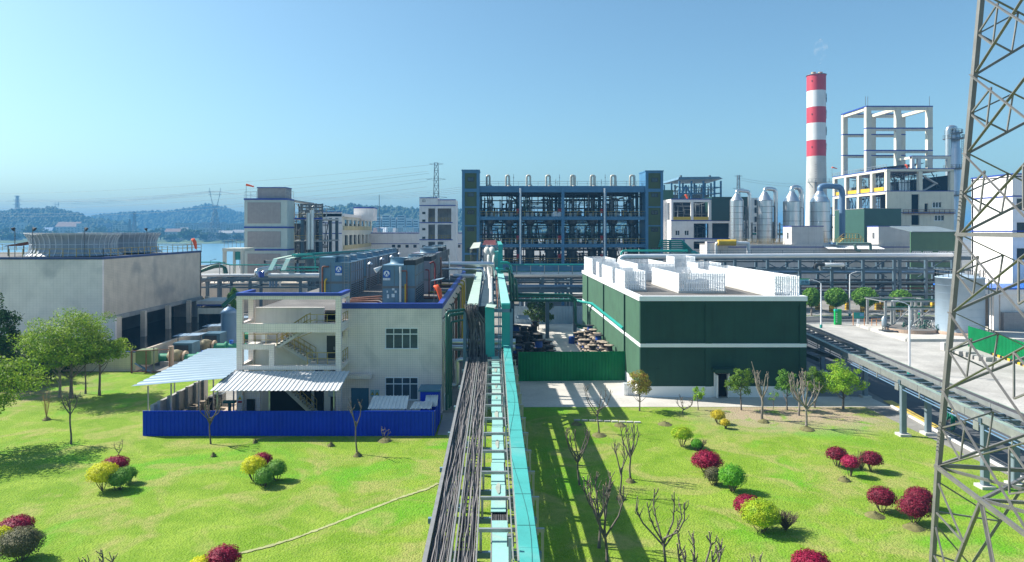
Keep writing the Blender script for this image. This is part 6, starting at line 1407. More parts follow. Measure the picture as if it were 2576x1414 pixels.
m = MB().use(pipeblue); m.tube([rpt(20,-.05,z1-.85), rpt(97,-.05,z1-.85)], .05, 6); m.tube([rpt(20,.12,z1-.72), rpt(97,.12,z1-.72)], .04, 6); m.build('conduit', None, rt)
m = MB().use(cable)
for k in range(6): m.tube([rpt(20, 1.63 + k*.07, z1 + .36), rpt(60, 1.65 + k*.07, z1 + .36), rpt(97, 1.63 + k*.07, z1 + .36)], .035, 5)
m.build('tray_cables', None, rt)
# far continuation pieces and gantry clutter under it near the building
m = thing('walkway', 'dark low walkway beside the right wall of the green building', 'walkway', (34, 85, 0)); w_ = MB().use(steeld)
for y in range(72, 104, 3): w_.box(33.3, 35.5, y, y + .2, 3.2, 3.35)
w_.box(33.3, 33.4, 70, 104, 3.0, 3.4); w_.box(35.4, 35.5, 70, 104, 3.0, 3.4); w_.build('deck', None, m)
for y in (74, 86, 98): MB().use(steeld).box(33.3, 33.5, y, y + .2, 0, 3.2).build('post', None, m)
# ---------------------------------------------------------------- street lamps, cabinet, boards
def lamp(px, py, top, arm, label, D_=None):
    x, y, _ = G(px, py); z = Z(top, y); t_ = thing('street_lamp', label, 'street lamp', (x, y, 0))
    MB().use(white).tube([(x, y, .1), (x, y, z*.5), (x, y, z - .3), (x + .05*arm, y, z)], .1, 10, radii=[.13,.11,.08,.07]).build('pole', None, t_)
    MB().use(white).tube([(x, y, z - .05), (x + .5*arm, y, z + .25), (x + 1.4*arm, y, z + .5)], .05, 8).build('arm', None, t_); MB().use(aluw).box(x + min(1.2*arm, 2.0*arm), x + max(1.2*arm, 2.0*arm), y - .12, y + .12, z + .46, z + .56).build('lamp_head', None, t_)
    MB().use(tealpipe).cyl((x, y, .03), .22, .6, 12).build('base', None, t_); return t_
lamp(2065.4, 825.8, 712, -1, 'white street lamp beside the green building, arm to the left'); lamp(2137.6, 797, 690, 1, 'white street lamp across the road, arm to the right, teal base'); lamp(2287.8, 943, 768, -1, 'tall white street lamp on the concrete apron, nearest of the lamps')
lamp(1320, 790, 700, 1, 'slim street lamp in the yard in front of the blue hall'); 
x, y, _ = G(2109, 818); cb = thing('info_totem', 'bright green totem with white lettering at the road bend', 'totem', (x, y, .04)); MB().use(cabgreen).box(x - .55, x + .0, y, y + .5, .04, 2.4).build('low_part', None, cb); MB().use(cabgreen).box(x - .0, x + .6, y + .05, y + .6, .04, 2.75).build('high_part', None, cb); MB().use(M('totem_light', (.02,.45,.35), .4)).box(x - .55, x + .0, y + .1, y + .55, 2.4, 2.75).build('cap', None, cb)
def text(s, size, mat, parent, loc, rot=(R(90),0,0), extr=.01, name='lettering', align='CENTER'):
    c = bpy.data.curves.new(name, 'FONT'); c.body = s; c.size = size; c.extrude = extr; c.align_x = align; c.align_y = 'CENTER'
    o = bpy.data.objects.new(name, c); C.objects.link(o); bpy.context.view_layer.update()
    dg = bpy.context.evaluated_depsgraph_get(); me = bpy.data.meshes.new_from_object(o.evaluated_get(dg)); bpy.data.objects.remove(o); bpy.data.curves.remove(c)
    me.transform(Matrix.Translation(Vector(loc)) @ Matrix.Rotation(rot[2], 4, 'Z') @ Matrix.Rotation(rot[1], 4, 'Y') @ Matrix.Rotation(rot[0], 4, 'X')); me.materials.clear(); me.materials.append(mat)
    q = bpy.data.objects.new(name, me); C.objects.link(q); q.parent = parent; q.matrix_parent_inverse = Matrix.Translation(-Vector(parent.location)); return q
m = MB().use(white)
for k in range(5): zz = .5 + k*.35; m.box(x - .42, x - .16, y - .012, y - .002, zz, zz + .03); m.box(x - .42, x - .38, y - .012, y - .002, zz, zz + .2); m.box(x - .30, x - .26, y - .012, y - .002, zz - .04, zz + .22); m.box(x - .4, x - .14, y - .012, y - .002, zz + .14, zz + .17)
m.build('lettering', None, cb)
x, y, _ = G(2167, 825); nb = thing('notice_board', 'teal notice board with blue picture on orange legs', 'sign', (x, y, .3)); y += .8
for dx in (-.95, .95): MB().use(M('orange_post', (.6,.25,.08), .6)).box(x + dx - .05, x + dx + .05, y, y + .08, .3, 2.5).build('leg', None, nb)
MB().use(tealpipe).box(x - .9, x + .9, y - .06, y, 1.5, 2.5).build('board', None, nb); MB().use(M('board_blue', (.12,.3,.5), .5)).box(x + .1, x + .8, y - .075, y - .062, 1.9, 2.4).build('picture', None, nb); MB().use(white).box(x - .3, x + .1, y - .05, y + .05, .6, 1.4).build('notice', None, nb)
ob = thing('barrier', 'orange railing barrier beside the teal notice board', 'barrier', (x + 3.2, y, .3)); m = MB().use(M('orange_post', (.6,.25,.08), .6)); rail(m, [(x + 2.2, y, .3), (x + 4.6, y, .3)], 1.1, .8, .04); m.build('rail', None, ob)
bn = thing('banner', 'pale blue and green banner with dark characters under the rack', 'banner', (X(2013,134), 134, 5)); x0_, x1_ = X(1995,134.5), X(2036,134.5); MB().use(M('banner_blue', (.25,.5,.6), .6)).box(x0_, x1_, 134.4, 134.45, Z(716,134.5), Z(703,134.5)).build('cloth', None, bn); MB().use(cabgreen).box(x0_, x1_, 134.4, 134.46, Z(703,134.5), Z(700.5,134.5)).build('green_edge', None, bn)
try: text('水池施工', .85, M('banner_text', (.01,.03,.12), .6), bn, ((x0_+x1_)/2 + .6, 134.38, Z(711,134.5)), extr=.01)
except Exception as e: print('text', e)
# round street trees' shadows fall on the pavement; parked blocks, bollards
blk = [(2375, 883, 1.1, 1.3), (2397, 893, 1.0, .6), (2412, 897, 1.6, .7), (2429, 899, 1.5, .7), (2446, 905, 1.6, .6), (2462, 909, 1.8, .6), (2480, 911, 1.4, .6)]
for i, (px, py, w_, h_) in enumerate(blk):
    x, y, _ = G(px, py); m = MB().use(concrete if i else concrete_l); m.box(x, x + w_, y, y + .8, .05, .05 + h_*.8); m.box(x + .1, x + w_ - .1, y + .1, y + .7, .05 + h_*.8, .05 + h_*.8 + .06)
    tag(m.build('concrete_block'), ('upright concrete block standing alone left of the pylon leg', 'first low concrete block behind the pylon leg', 'second low concrete block behind the pylon leg', 'third low concrete block behind the pylon leg', 'fourth low concrete block behind the pylon leg', 'fifth low concrete block behind the pylon leg', 'sixth low concrete block, nearest the green hoarding')[i], 'concrete block', 'concrete blocks on the apron')
hoarding('sheet_fence', 'green corrugated hoarding behind the big pylon, above a yellow-black kerb', (67.3, 97), (61.5, 70), 2.9, greenfence, z0=.05, period=.34)
kb = MB(); 
for i in range(40):
    u = i/40; kb.use(yellow if i % 2 else black); p = Vector((65.9 - 5.4*u + .0, 90.5 - 24*u, .2)); kb.beam(p, p + Vector((-.135, -.6, 0)), .25, .3)
tag(kb.build('striped_kerb'), 'yellow and black striped kerb at the foot of the green hoarding', 'kerb')
# ---------------------------------------------------------------- tank farm
tk = thing('storage_tank', 'tall pale blue storage tank with a railed roof behind the pylon leg', 'tank', (73.6, 108, .3))
MB().use(tankblue).lathe((73.6, 108, .7), [(3.3,0),(3.3,8.3),(3.34,8.3),(3.34,8.45),(3.2,8.5),(.2,9.1)], 48).build('shell', None, tk)
m = MB().use(M('tank_seam', (.22,.30,.38), .5))
for k in range(1, 7): m.lathe((73.6, 108, .7), [(3.305, k*1.2),(3.318, k*1.2+.015),(3.305, k*1.2+.03)], 48, capt=False, capb=False)
m.build('seam', None, tk); MB().use(brickring).lathe((73.6, 108, .3), [(3.9,0),(3.9,.4),(0.1,.4)], 48, capb=False).build('brick_base', None, tk)
m = MB().use(steel); pts = [(73.6 + 3.3*math.cos(a*math.pi/12), 108 + 3.3*math.sin(a*math.pi/12), 9.2) for a in range(25)]; rail(m, pts, 1.1, 1.0, .03); m.build('roof_railing', None, tk)
m = MB().use(dark); m.disc((71.2, 105.6, 1.6), (-.55, -.8, 0), .45, .25, 14); m.build('manhole', None, tk)
m = MB().use(steel); m.tube([(76.9,107,9),(77.2,106.6,9),(77.2,106.6,.4)], .08, 8); m.tube([(76.2,105.5,9),(76.6,105.2,8.6),(76.6,105.2,.4)], .06, 8); m.build('level_pipe', None, tk)
x, y = X(2294,109.6), 110.0; pd = thing('tank_base', 'empty round brick tank base beside the pale blue tank', 'tank base', (x, y, .3)); MB().use(brickring).lathe((x, y, .3), [(3.6,0),(3.6,.55)], 48, capb=False, capt=False).build('brick_ring', None, pd); MB().use(ashgrey).lathe((x, y, .3), [(3.6,.55),(.05,.6)], 48, capb=False, capt=False).build('fill', None, pd)
sk = thing('pipe_gantry', 'grey steel frame with bracing and low pipework on the tank apron', 'frame', (X(2330,113), 113, .3)); D_ = 113
cols_ = [(2220, 112), (2248.7, 113.5), (2295, 113), (2330, 114), (2362, 113), (2225, 118), (2295, 118), (2352, 118)]
for px, y in cols_: x = X(px, 113); MB().use(steel).box(x - .17, x + .17, y, y + .3, .3, 4.9).build('post', None, sk)
for z, y in ((4.85, 112), (3.6, 112.3), (4.85, 118)): MB().use(steel).box(X(2218,113), X(2364,113), y, y + .2, z - .12, z + .12).build('beam', None, sk)
m = MB().use(steel)
for px, y in ((2220,112), (2295,113), (2352,113)): m.beam((X(px,113), 112, 4.8), (X(px,113), 118, 4.8), .15)
for a, b in ((2248.7, 2295), (2295, 2350)): m.beam((X(a,113), 113.6, .6), (X(b,113), 113.6, 3.5), .14); m.beam((X(b,113), 113.6, .6), (X(a,113), 113.6, 3.5), .14)
m.build('cross_bracing', None, sk)
for z in (5.05, 3.85): MB().use(greenpipe).tube([(X(2218,113), 112.6, z), (X(2366,113), 112.6, z)], .13, 8).build('pipe', None, sk)
m = MB(); rr = random.Random(31)
for k in range(26): m.use(rr.choice([steel, steeld, greenpipe, alu])); xx = X(rr.uniform(2215, 2362), 112); yy = rr.uniform(107.6, 112.5); m.tube(bendpath([(xx, yy, .4), (xx, yy, rr.uniform(.8, 2.6)), (xx + rr.uniform(-1.5,1.5), yy, rr.uniform(.8,2.4)), (xx + rr.uniform(-1.5,1.5), yy, .4)], .15, 3), rr.uniform(.05,.1), 6); m.box(xx - .25, xx + .25, yy - .2, yy + .2, .35, .7 + rr.random()*.4)
m.build('pipework', None, sk)
for k in range(3): y = 108.2 + k*.7; pipe(('near','middle','far')[k] + ' dark pipe lying on the tank apron', [(X(2190,112), y, .5), (X(2355,112), y, .5)], .12, (dark, steeld, dark)[k], name='ground_pipe')
x, y = X(2222,110.5), 110.3; vt = thing('small_vessel', 'small grey upright vessel on legs at the corner of the steel frame', 'vessel', (x, y, .3)); MB().use(M('vessel_grey', (.30,.36,.40), .4, .3)).lathe((x, y, .9), [(.1,0),(.35,.2),(.38,.3),(.38,1.4),(.2,1.6),(.12,1.8)], 16).build('shell', None, vt)
for dx in (-.25, .25): MB().use(steeld).box(x + dx - .04, x + dx + .04, y - .04, y + .04, .3, 1.1).build('leg', None, vt)
# ---------------------------------------------------------------- white building on the far right and its annex
wb = thing('white_building', 'tall white tiled building with blue stripes behind the pylon', 'building'); D_ = 122.0; xw = X(2547, D_); zw = Z(437, D_)
MB().use(plaster).box(xw, xw + 40, D_, D_ + .5, 0, zw).build('front_wall', None, wb); MB().use(plaster).box(xw, xw + .5, D_ + .5, D_*1303/1205 + .5, 0, zw).build('side_wall', None, wb); MB().use(plaster).box(xw, xw + 40, 132, 132.5, 0, zw).build('rear_wall', None, wb); MB().use(roofgrey).box(xw, xw + 40, D_, 132.5, zw - .6, zw - .4).build('roof', None, wb)
for py in (436, 492, 580): MB().use(band).box(xw - .08, xw + 40, D_ - .08, 132.6, Z(py + 3, D_), Z(py, D_)).build('stripe', None, wb)
for py in (500, 560, 625): window(wb, 2558, 2590, py, py + 28, D_, 2, None, .15, dark, glass_d)
an = thing('annex', 'white annex with open columned bays and a blue eave beside the green hoarding', 'building'); D_ = 111.0; xa_ = X(2443, D_)
for px in (2443, 2500): MB().use(plaster).box(X(px,D_), X(px + 13,D_), D_, D_ + 1, 0, Z(737,D_)).build('column', None, an)
MB().use(plaster).box(X(2443,D_), 150, D_ - .1, D_ + 9, Z(741,D_), Z(728,D_) ).build('lintel', None, an); MB().use(M('bright_blue_eave', (.01,.12,.50), .5)).box(X(2441,D_), 150, D_ - .4, D_ + 9.4, Z(728,D_), Z(724,D_)).build('eave', None, an); MB().use(concrete).box(X(2455,D_), 150, D_ + 6, D_ + 6.3, 0, Z(738,D_)).build('rear_wall', None, an)
MB().use(plaster).box(X(2520,D_), 150, D_ + .3, D_ + .8, 0, Z(741,D_)).build('front_wall', None, an)
m = MB().use(greypanel); m.box(X(2520,D_), X(2600,D_), D_ - .5, D_ + .2, 0, 3.2); m.build('low_wall', None, an)
# ---------------------------------------------------------------- right background: white bays, dark block, blue steelwork
wf = thing('plant_building', 'white frame building with open bays, yellow rails and a dark green block on its right', 'building'); D_ = 190.0; ax_ = lambda z: 1635 + .3558*z; ay_ = lambda z: 377.3 + .3558*z
hl = [rect(ax_(a), ax_(b), ay_(c), ay_(d), D_) for a, b, c, d in ((165,290,370,495),(308,415,368,495),(310,415,520,622),(310,415,648,700),(178,210,568,605),(243,275,568,605))]
m = MB().use(plaster); frame_wall(m, X(ax_(150),D_), X(ax_(435),D_), 0, Z(ay_(347),D_), D_, D_ + .5, hl); m.build('front_wall', None, wf)
m = MB().use(plaster); side_wall(m, D_ + .5, 196, 0, Z(ay_(347),D_), X(ax_(150),D_), X(ax_(150),D_) + .5, [(191.5, 194.5, Z(ay_(495),D_), Z(ay_(370),D_)), (191.8, 192.6, Z(ay_(600),D_), Z(ay_(568),D_))]); m.build('side_wall', None, wf)
MB().use(dark).box(X(ax_(150),D_) + 1, X(ax_(435),D_), D_ + 6, D_ + 6.3, 0, Z(ay_(355),D_)).build('inner_wall', None, wf); MB().use(dark).box(X(ax_(150),D_)+.5, X(ax_(435),D_), D_ + .5, D_ + 6, Z(ay_(512),D_), Z(ay_(503),D_)).build('floor', None, wf)
for yy in (347, 499, 627): MB().use(band).box(X(ax_(148),D_), X(ax_(435 if yy == 347 else 565),D_), D_ - .1, D_ - .005, Z(ay_(yy + 4),D_), Z(ay_(yy - 3),D_)).build('stripe', None, wf)
m = MB().use(yellow); m.box(X(ax_(165),D_), X(ax_(290),D_), D_ + .1, D_ + .2, Z(ay_(495),D_), Z(ay_(473),D_)); m.build('yellow_railing', None, wf); MB().use(yellow).box(X(ax_(308),D_), X(ax_(415),D_), D_ + .1, D_ + .2, Z(ay_(495),D_), Z(ay_(473),D_)).build('yellow_railing', None, wf)
for a, b, c, d in ((178,210,568,605),(243,275,568,605)): window(wf, ax_(a), ax_(b), ay_(c), ay_(d), D_ + .3, 2, None, .12, white, glass_d)
MB().use(plaster).box(X(ax_(120),D_), X(ax_(150),D_), D_ + 5, D_ + 5.5, 0, Z(ay_(350),D_)).build('rear_pier', None, wf)
m = MB(); frame_pipes([m.use(steeld)], X(ax_(170),193), X(ax_(410),193), 192, 195, Z(ay_(622),193), Z(ay_(520),193), 14, 20); frame_pipes([m], X(ax_(170),193), X(ax_(410),193), 192, 195, Z(ay_(495),193), Z(ay_(375),193), 15, 26); m.build('pipework', None, wf)
MB().use(greenclad).box(X(ax_(435),D_), X(ax_(697),D_), D_ - .3, 200, Z(ay_(499),D_), Z(ay_(332),D_)).build('green_block', None, wf)
m = MB().use(plaster); frame_wall(m, X(ax_(435),D_), X(ax_(697),D_), 0, Z(ay_(503),D_), D_, D_ + .4, [rect(ax_(440), ax_(560), ay_(518), ay_(625), D_), rect(ax_(570), ax_(690), ay_(518), ay_(625), D_)]); m.build('lower_wall', None, wf); MB().use(dark).box(X(ax_(436),D_), X(ax_(695),D_), D_ + 4, D_ + 4.3, 0, Z(ay_(505),D_)).build('inner_wall', None, wf)
windsock(X(1722,191), 191, Z(500,191), 1.0, 'small orange windsock on the white frame building', 1.2)
bs = thing('steel_frame', 'blue open steel structure with a dark roof on the skyline', 'steel frame'); D_ = 220.0; dk = MB().use(bluesteel)
for px in (1708, 1738, 1768, 1796, 1812): 
    for y in (D_, D_ + 10, D_ + 20): dk.box(X(px,D_), X(px,D_) + .5, y, y + .5, 0, Z(455,D_))
for py in (470, 485, 500): dk.box(X(1708,D_), X(1814,D_), D_, D_ + .4, Z(py + 2,D_), Z(py,D_)); dk.box(X(1708,D_), X(1814,D_), D_ + 20, D_ + 20.4, Z(py + 2,D_), Z(py,D_)); dk.box(X(1812,D_), X(1812,D_) + .4, D_, D_ + 20, Z(py + 2,D_), Z(py,D_))
dk.beam((X(1725,D_), D_, Z(467,D_)), (X(1740,D_), D_, Z(495,D_)), .5); dk.beam((X(1725,D_), D_, Z(467,D_)), (X(1712,D_), D_, Z(495,D_)), .5); dk.build('frame', None, bs)
m = MB().use(steeld); frame_pipes([m], X(1710,D_), X(1810,D_), D_ + 2, D_ + 18, Z(500,D_), Z(462,D_), 6, 50); m.box(X(1712,D_), X(1806,D_), D_ + 9, D_ + 9.3, Z(500,D_), Z(486,D_)); m.build('pipework', None, bs)
MB().use(bluegrey).hexa([(X(1704,D_),D_-1,Z(452,D_)),(X(1816,D_),D_-1,Z(450,D_)),(X(1816,D_)+2,D_+21,Z(450,D_)),(X(1704,D_),D_+21,Z(452,D_)),(X(1706,D_),D_-1,Z(446,D_)),(X(1806,D_),D_-1,Z(445,D_)),(X(1806,D_),D_+21,Z(445,D_)),(X(1706,D_),D_+21,Z(446,D_))]).build('roof', None, bs)
for px in (1718, 1792): MB().use(steeld).box(X(px,D_), X(px+4,D_), D_ + 3, D_ + 4, Z(446,D_), Z(439,D_)).build('roof_vent', None, bs)
tag(MB().use(greenclad2).box(X(1664,205), X(1694,205), 205, 212, 0, Z(478,205)).build('green_block'), 'small pale green block peeping out right of the olive tower', 'building')
# teal pipe flight
tf = thing('pipe_bundle', 'bundle of teal pipes stepping down right of the blue hall', 'pipes'); D_ = 148.0; m = MB().use(tealpipe)
for k in range(9):
    py = 605 + k*5; x1_ = 1716 + k*3; m.tube(bendpath([(X(1660,D_), D_ + k*.5, Z(py,D_)), (X(x1_,D_), D_ + k*.5, Z(py,D_)), (X(x1_ + 34,D_), D_ + k*.5, Z(min(645, py + 34),D_)), (X(1765,D_), D_ + k*.5, Z(min(647, py + 38),D_))], .4), .17, 8)
m.build('pipe_run', None, tf); MB().use(teal).hexa([(X(1735,D_),D_-1,Z(636,D_)),(X(1745,D_),D_-1,Z(632,D_)),(X(1768,D_),D_-1,Z(646,D_)),(X(1755,D_),D_-1,Z(646,D_)),(X(1735,D_),D_-.5,Z(634,D_)),(X(1745,D_),D_-.5,Z(630,D_)),(X(1768,D_),D_-.5,Z(642,D_)),(X(1755,D_),D_-.5,Z(642,D_))]).build('chute', None, tf)
for px in (1690, 1725): MB().use(bluegrey).box(X(px,D_), X(px,D_) + .4, D_ + 2, D_ + 2.4, 0, Z(603,D_)).build('post', None, tf)
pipe('teal pipe from the middle rack rising over the white screens', [(X(1563,128), 128, Z(647,128)), (X(1563,128), 128, Z(631,128)), (X(1730,128), 128, Z(631,128))], .2, tealpipe, .6, 'teal_pipe')
pipe('big white pipe bending down behind the white screens', [(X(1557,127), 127, Z(665,127)), (X(1560,127), 127, Z(645,127)), (X(1700,127), 127, Z(645,127)), (X(2440,127), 132, Z(641,132))], .42, aluw, 1.2, 'long_pipe', n=14)
# ---------------------------------------------------------------- pump hall with penthouses, evaporators
ph = thing('pump_hall', 'long rendered hall with blue stripe and two penthouses below the evaporators', 'building'); D_ = 165.0
MB().use(tilewall).box(X(1830,D_), X(2420,D_), D_, D_ + .4, 0, Z(615,D_)).build('front_wall', None, ph); MB().use(roofgrey).box(X(1830,D_), X(2420,D_), D_ + .4, 200, Z(619,D_), Z(616,D_)).build('roof', None, ph)
MB().use(tilewall).box(X(1785,D_), X(1830,D_), D_ - .5, D_ + 8, 0, Z(617,D_)).build('left_wing', None, ph); None
MB().use(plaster).box(X(1772,D_), X(1800,D_), D_ - 2, D_ - .5, 0, Z(608,D_)).build('left_pier', None, ph)
for a, b, py in ((1772, 1800, 608), (1830, 2073, 620.5), (2215, 2420, 620.5)): MB().use(band).box(X(a,D_), X(b,D_), D_ - (2.1 if a == 1772 else .1), D_ - (2 if a == 1772 else .004), Z(py + 2.2,D_), Z(py,D_)).build('stripe', None, ph)
for (a, b, c, d) in ((1994, 2073.5, 570, 615), (2213, 2291, 570, 615)):
    MB().use(tilewall).box(X(a,D_), X(b,D_), D_ + .5, D_ + 5.5, Z(616,D_), Z(c,D_)).build('penthouse', None, ph); MB().use(band).box(X(a,D_) - .1, X(b,D_) + .1, D_ + .4, D_ + 5.6, Z(c,D_), Z(c - 1.8,D_)).build('penthouse_band', None, ph)
    x = X(a,D_); w_ = MB().use(white); w_.box(x - .06, x, D_ + 2, D_ + 3.2, Z(602,D_), Z(584,D_)); w_.use(glass_d); w_.box(x - .08, x - .06, D_ + 2.15, D_ + 2.55, Z(601,D_), Z(585,D_)); w_.box(x - .08, x - .06, D_ + 2.65, D_ + 3.05, Z(601,D_), Z(585,D_)); w_.build('side_window', None, ph)
for a, b, c, d in ((2046, 2068, 652, 668), (2097, 2110, 652, 668)): window(ph, a, b, c - 3, d + 3, D_, 3, None, .1, white, glass_d)
lr = thing('lean_to', 'white and grey metal lean-to roof between the two penthouses', 'shed roof'); MB().use(roofsheet).corr((X(2074,163.5),161.5,Z(626.5,162)),(X(2215,163.5),161.5,Z(626.5,162)),(X(2206,D_),D_ + 4,Z(612,D_)),(X(2074,D_),D_ + 4,Z(612,D_)), .5, .08).build('roof_sheet', None, lr); MB().use(pipeblue).box(X(2090,164), X(2110,164), 163, 165, Z(614,164), Z(610,164)).build('skid', None, lr)
pipe('grey-green pipe on the lean-to roof bending down twice', [(X(2105,161), 161, Z(613,161)), (X(2188,161), 161, Z(613,161)), (X(2190,161), 161, Z(616,161)), (X(2190,161), 161, Z(630,161))], .32, M('grey_green_pipe', (.16,.24,.20), .5), .6, 'bent_pipe')
pipe('shorter grey-green pipe loop beside it', [(X(2150,160.5), 160.5, Z(615,160)), (X(2154,160.5), 160.5, Z(630,160)), (X(2164,160.5), 160.5, Z(631,160))], .32, M('grey_green_pipe', (.16,.24,.20), .5), .6, 'bent_pipe')
ev = (('slimmest silver evaporator, leftmost of the four', 1837, 1869.5, 504.8, 486.4, 1851, 1858, 1887, 479, 8.3, alu, 0), ('second silver evaporator from the left', 1905, 1942.4, 504.8, 483, 1918.7, 1930, 1953, 474, 10, alu, 0), ('third silver evaporator with a banded shell', 1971, 2013, 507.6, 482.4, 1986.7, 1998.7, 2018, 470, 12, alu, 1), ('right evaporator with a thick blue-grey overhead duct', 2039.6, 2086, 508.8, 481, 2056, 2071, 2121, 467, 14, pipeblue, 2))
for i, (lb_, a, b, sh, ct, n0, n1, rx, pt, pw, pm, kind) in enumerate(ev):
    D_ = 180.0; cx_ = X((a+b)/2, D_); r_ = (X(b,D_) - X(a,D_))/2; z0 = Z(606,D_); e = thing('evaporator', lb_, 'evaporator', (cx_, D_, z0))
    nz = X(n1,D_) - X(n0,D_); cn = X((n0+n1)/2, D_); zs2, zc2 = Z(sh,D_), Z(ct,D_)
    MB().use(alu).lathe((cx_, D_, 0), [(r_, z0 - 12), (r_, zs2)], 40, capt=False).build('shell', None, e)
    if kind == 2: MB().use(alu).lathe((cx_, D_, 0), [(r_, zs2), (r_*.95, zs2 + .5), (r_*.78, zs2 + 1.2), (r_*.70, Z(495,D_)), (r_*.72, Z(494,D_)), (nz/2, zc2)], 40, capb=False).build('cone', None, e)
    else: MB().use(alu).lathe((cx_, D_, 0), [(r_*1.02, zs2), (nz/2, zc2)], 40, capb=False).build('cone', None, e)
    m = MB().use(steeld)
    k = zs2 - .05
    while k > z0: m.lathe((cx_, D_, 0), [(r_ + .01, k), (r_ + .05, k + .05), (r_ + .01, k + .1)], 40, capt=False, capb=False); k -= (1.6 if kind == 0 else 2.55)
    m.build('band', None, e)
    pr_ = pw*D_/F/2; zt_ = Z(pt,D_); xr_2 = X(rx,D_)
    MB().use(pm).tube(bendpath([(cx_, D_, zc2 - .3), (cx_, D_, zt_), (xr_2, D_ + .5, zt_ - .25), (xr_2, D_ + .5, Z(592,D_) if kind == 2 else z0 + .6)], 1.8 if kind else 1.0, 7), pr_, 18).build('overhead_duct', None, e)
    if kind == 2: MB().use(pm).lathe((xr_2, D_ + .5, Z(592,D_)), [(.1,-.8),(pr_*.7,-.6),(pr_,0)], 18).build('duct_end', None, e)
    m = MB().use(steeld)
    for k in range(4): xx = X(b + 3 + k*3, D_); m.tube([(xx, D_ + 1, z0), (xx, D_ + 1, z0 + 3 + 2*k)], .12, 6); m.box(xx - .2, xx + .2, D_ + .8, D_ + 1.2, z0 + 1 + k*.8, z0 + 1.4 + k*.8)
    m.tube(bendpath([(X(b,D_) - .2, D_, zs2 - 1.5), (X(b + 7,D_), D_, zs2 - 1.5), (X(b + 7,D_), D_, z0)], .4), .14, 8); m.build('side_pipework', None, e)
m = thing('deck_railing', 'yellowish slatted railing at the evaporators\' feet', 'railing'); w_ = MB().use(yellowr); rail(w_, [(X(1835,170),170,Z(616,170)), (X(1994,170),170,Z(616,170))], 1.5, .35, .03); rail(w_, [(X(2074,170),170,Z(616,170)), (X(2106,170),170,Z(616,170))], 1.5, .4, .03); w_.build('rail', None, m)
m = thing('stair', 'yellow stair and landing before the dark green block', 'stair'); w_ = MB().use(yellowr); rail(w_, [(X(2106,172),172,Z(614,172)), (X(2122,172),172,Z(600,172)), (X(2160,172),172,Z(600,172)), (X(2172,172),172,Z(612,172))], 1.2, .8, .05); rail(w_, [(X(2122,172),172,Z(611,172)), (X(2165,172),172,Z(611,172))], 1.1, .8, .05); w_.beam((X(2106,172),172,Z(614,172)),(X(2122,172),172,Z(600,172)),.8,.1); w_.box(X(2122,172), X(2160,172), 171.5, 173, Z(602,172), Z(600,172)); w_.build('railing', None, m)
tag(MB().use(yellow).tube([(X(1806,162),162,Z(610.5,162)), (X(1850,162),162,Z(610.5,162))], .75, 14).build('lagged_pipe'), 'bright yellow wrapped pipe section left of the evaporators', 'pipe')
pipe('white pipe continuing from the yellow wrap and bending down', [(X(1850,162),162,Z(611,162)), (X(1882,162),162,Z(612,162)), (X(1883,162),162,Z(615,162)), (X(1883,162),162,Z(650,162))], .42, aluw, .8, 'bent_pipe', n=14); pipe('white elbow dropping at the left end of the yellow wrap', [(X(1807,162),162,Z(611,162)), (X(1801,162),162,Z(612,162)), (X(1801,162),162,Z(655,162))], .3, aluw, .6, 'bent_pipe')
# dark green blocks
gk = thing('green_block', 'tall dark green clad block behind the blue-grey duct', 'building'); MB().use(M('green_cladding_lit', (.03,.085,.06), .5, var=.08)).box(X(2174,190), X(2267,190), 190, 206.5, 0, Z(525,190)).build('cladding', None, gk); MB().use(concrete).box(X(2174,190) - .1, X(2267,190) + .1, 189.9, 206.6, Z(525,190), Z(524,190)).build('coping', None, gk)  # sunlit tone of the green cladding put into the whole block's colour
gs = thing('green_shed', 'pale green shed with a grey sheet roof left of the pylon', 'shed'); D_ = 150.0; x0_, x1_ = X(2291,D_), X(2412,D_)
m = MB().use(greenclad2); frame_wall(m, x0_, x1_, 0, Z(583,D_), D_, D_ + .3, [rect(a, a + 24, 632, 645, D_) for a in (2294, 2322, 2360, 2386)]); m.build('wall', None, gs)
for a in (2294, 2322, 2360, 2386): window(gs, a, a + 24, 632, 645, D_ + .1, 4, .5, .12, white, glass_d)
MB().use(M('shed_roof_grey', (.16,.20,.22), .6, var=.1)).hexa([(x0_,D_-.4,Z(584,D_)),(x1_,D_-.4,Z(584,D_)),(x1_,D_+8,Z(570,D_)),(x0_,D_+8,Z(570,D_)),(x0_,D_-.4,Z(582.5,D_)),(x1_,D_-.4,Z(582.5,D_)),(x1_,D_+8,Z(568.5,D_)),(x0_,D_+8,Z(568.5,D_))]).build('roof', None, gs)
# ---------------------------------------------------------------- chimney
ch = thing('chimney', 'tall red and white banded chimney with a grey foot and twin flues', 'chimney', (X(2053.5,300), 300, 0)); D_ = 300.0; cx_ = X(2053.5,D_)
ys = [190, 230, 271, 311, 354, 394]
rad = lambda py: (22.3 + max(0, py - 394)*.022)*D_/F
for i in range(5): MB().use(stackred if i % 2 == 0 else stackwhite).lathe((cx_, D_, 0), [(rad(ys[i+1]), Z(ys[i+1],D_)), (rad(ys[i]), Z(ys[i],D_))], 40, capt=i == 0, capb=False).build('painted_band', None, ch)
MB().use(stackcon).lathe((cx_, D_, 0), [(rad(650), 0), (rad(394), Z(394,D_))], 40, capt=False).build('concrete_shaft', None, ch)
MB().use(steeld).lathe((cx_, D_, Z(190,D_)), [(4.0,-.1),(4.2,-.1),(4.2,.15),(4.0,.15)], 40, capt=False, capb=False).build('rim', None, ch)
for dx in (-1.5, 1.5): MB().use(M('flue_liner', (.45,.38,.26), .7, var=.15)).cyl((cx_ + dx, D_ - .6, Z(190,D_) - .5), .95, 1.8, 18).build('flue', None, ch)
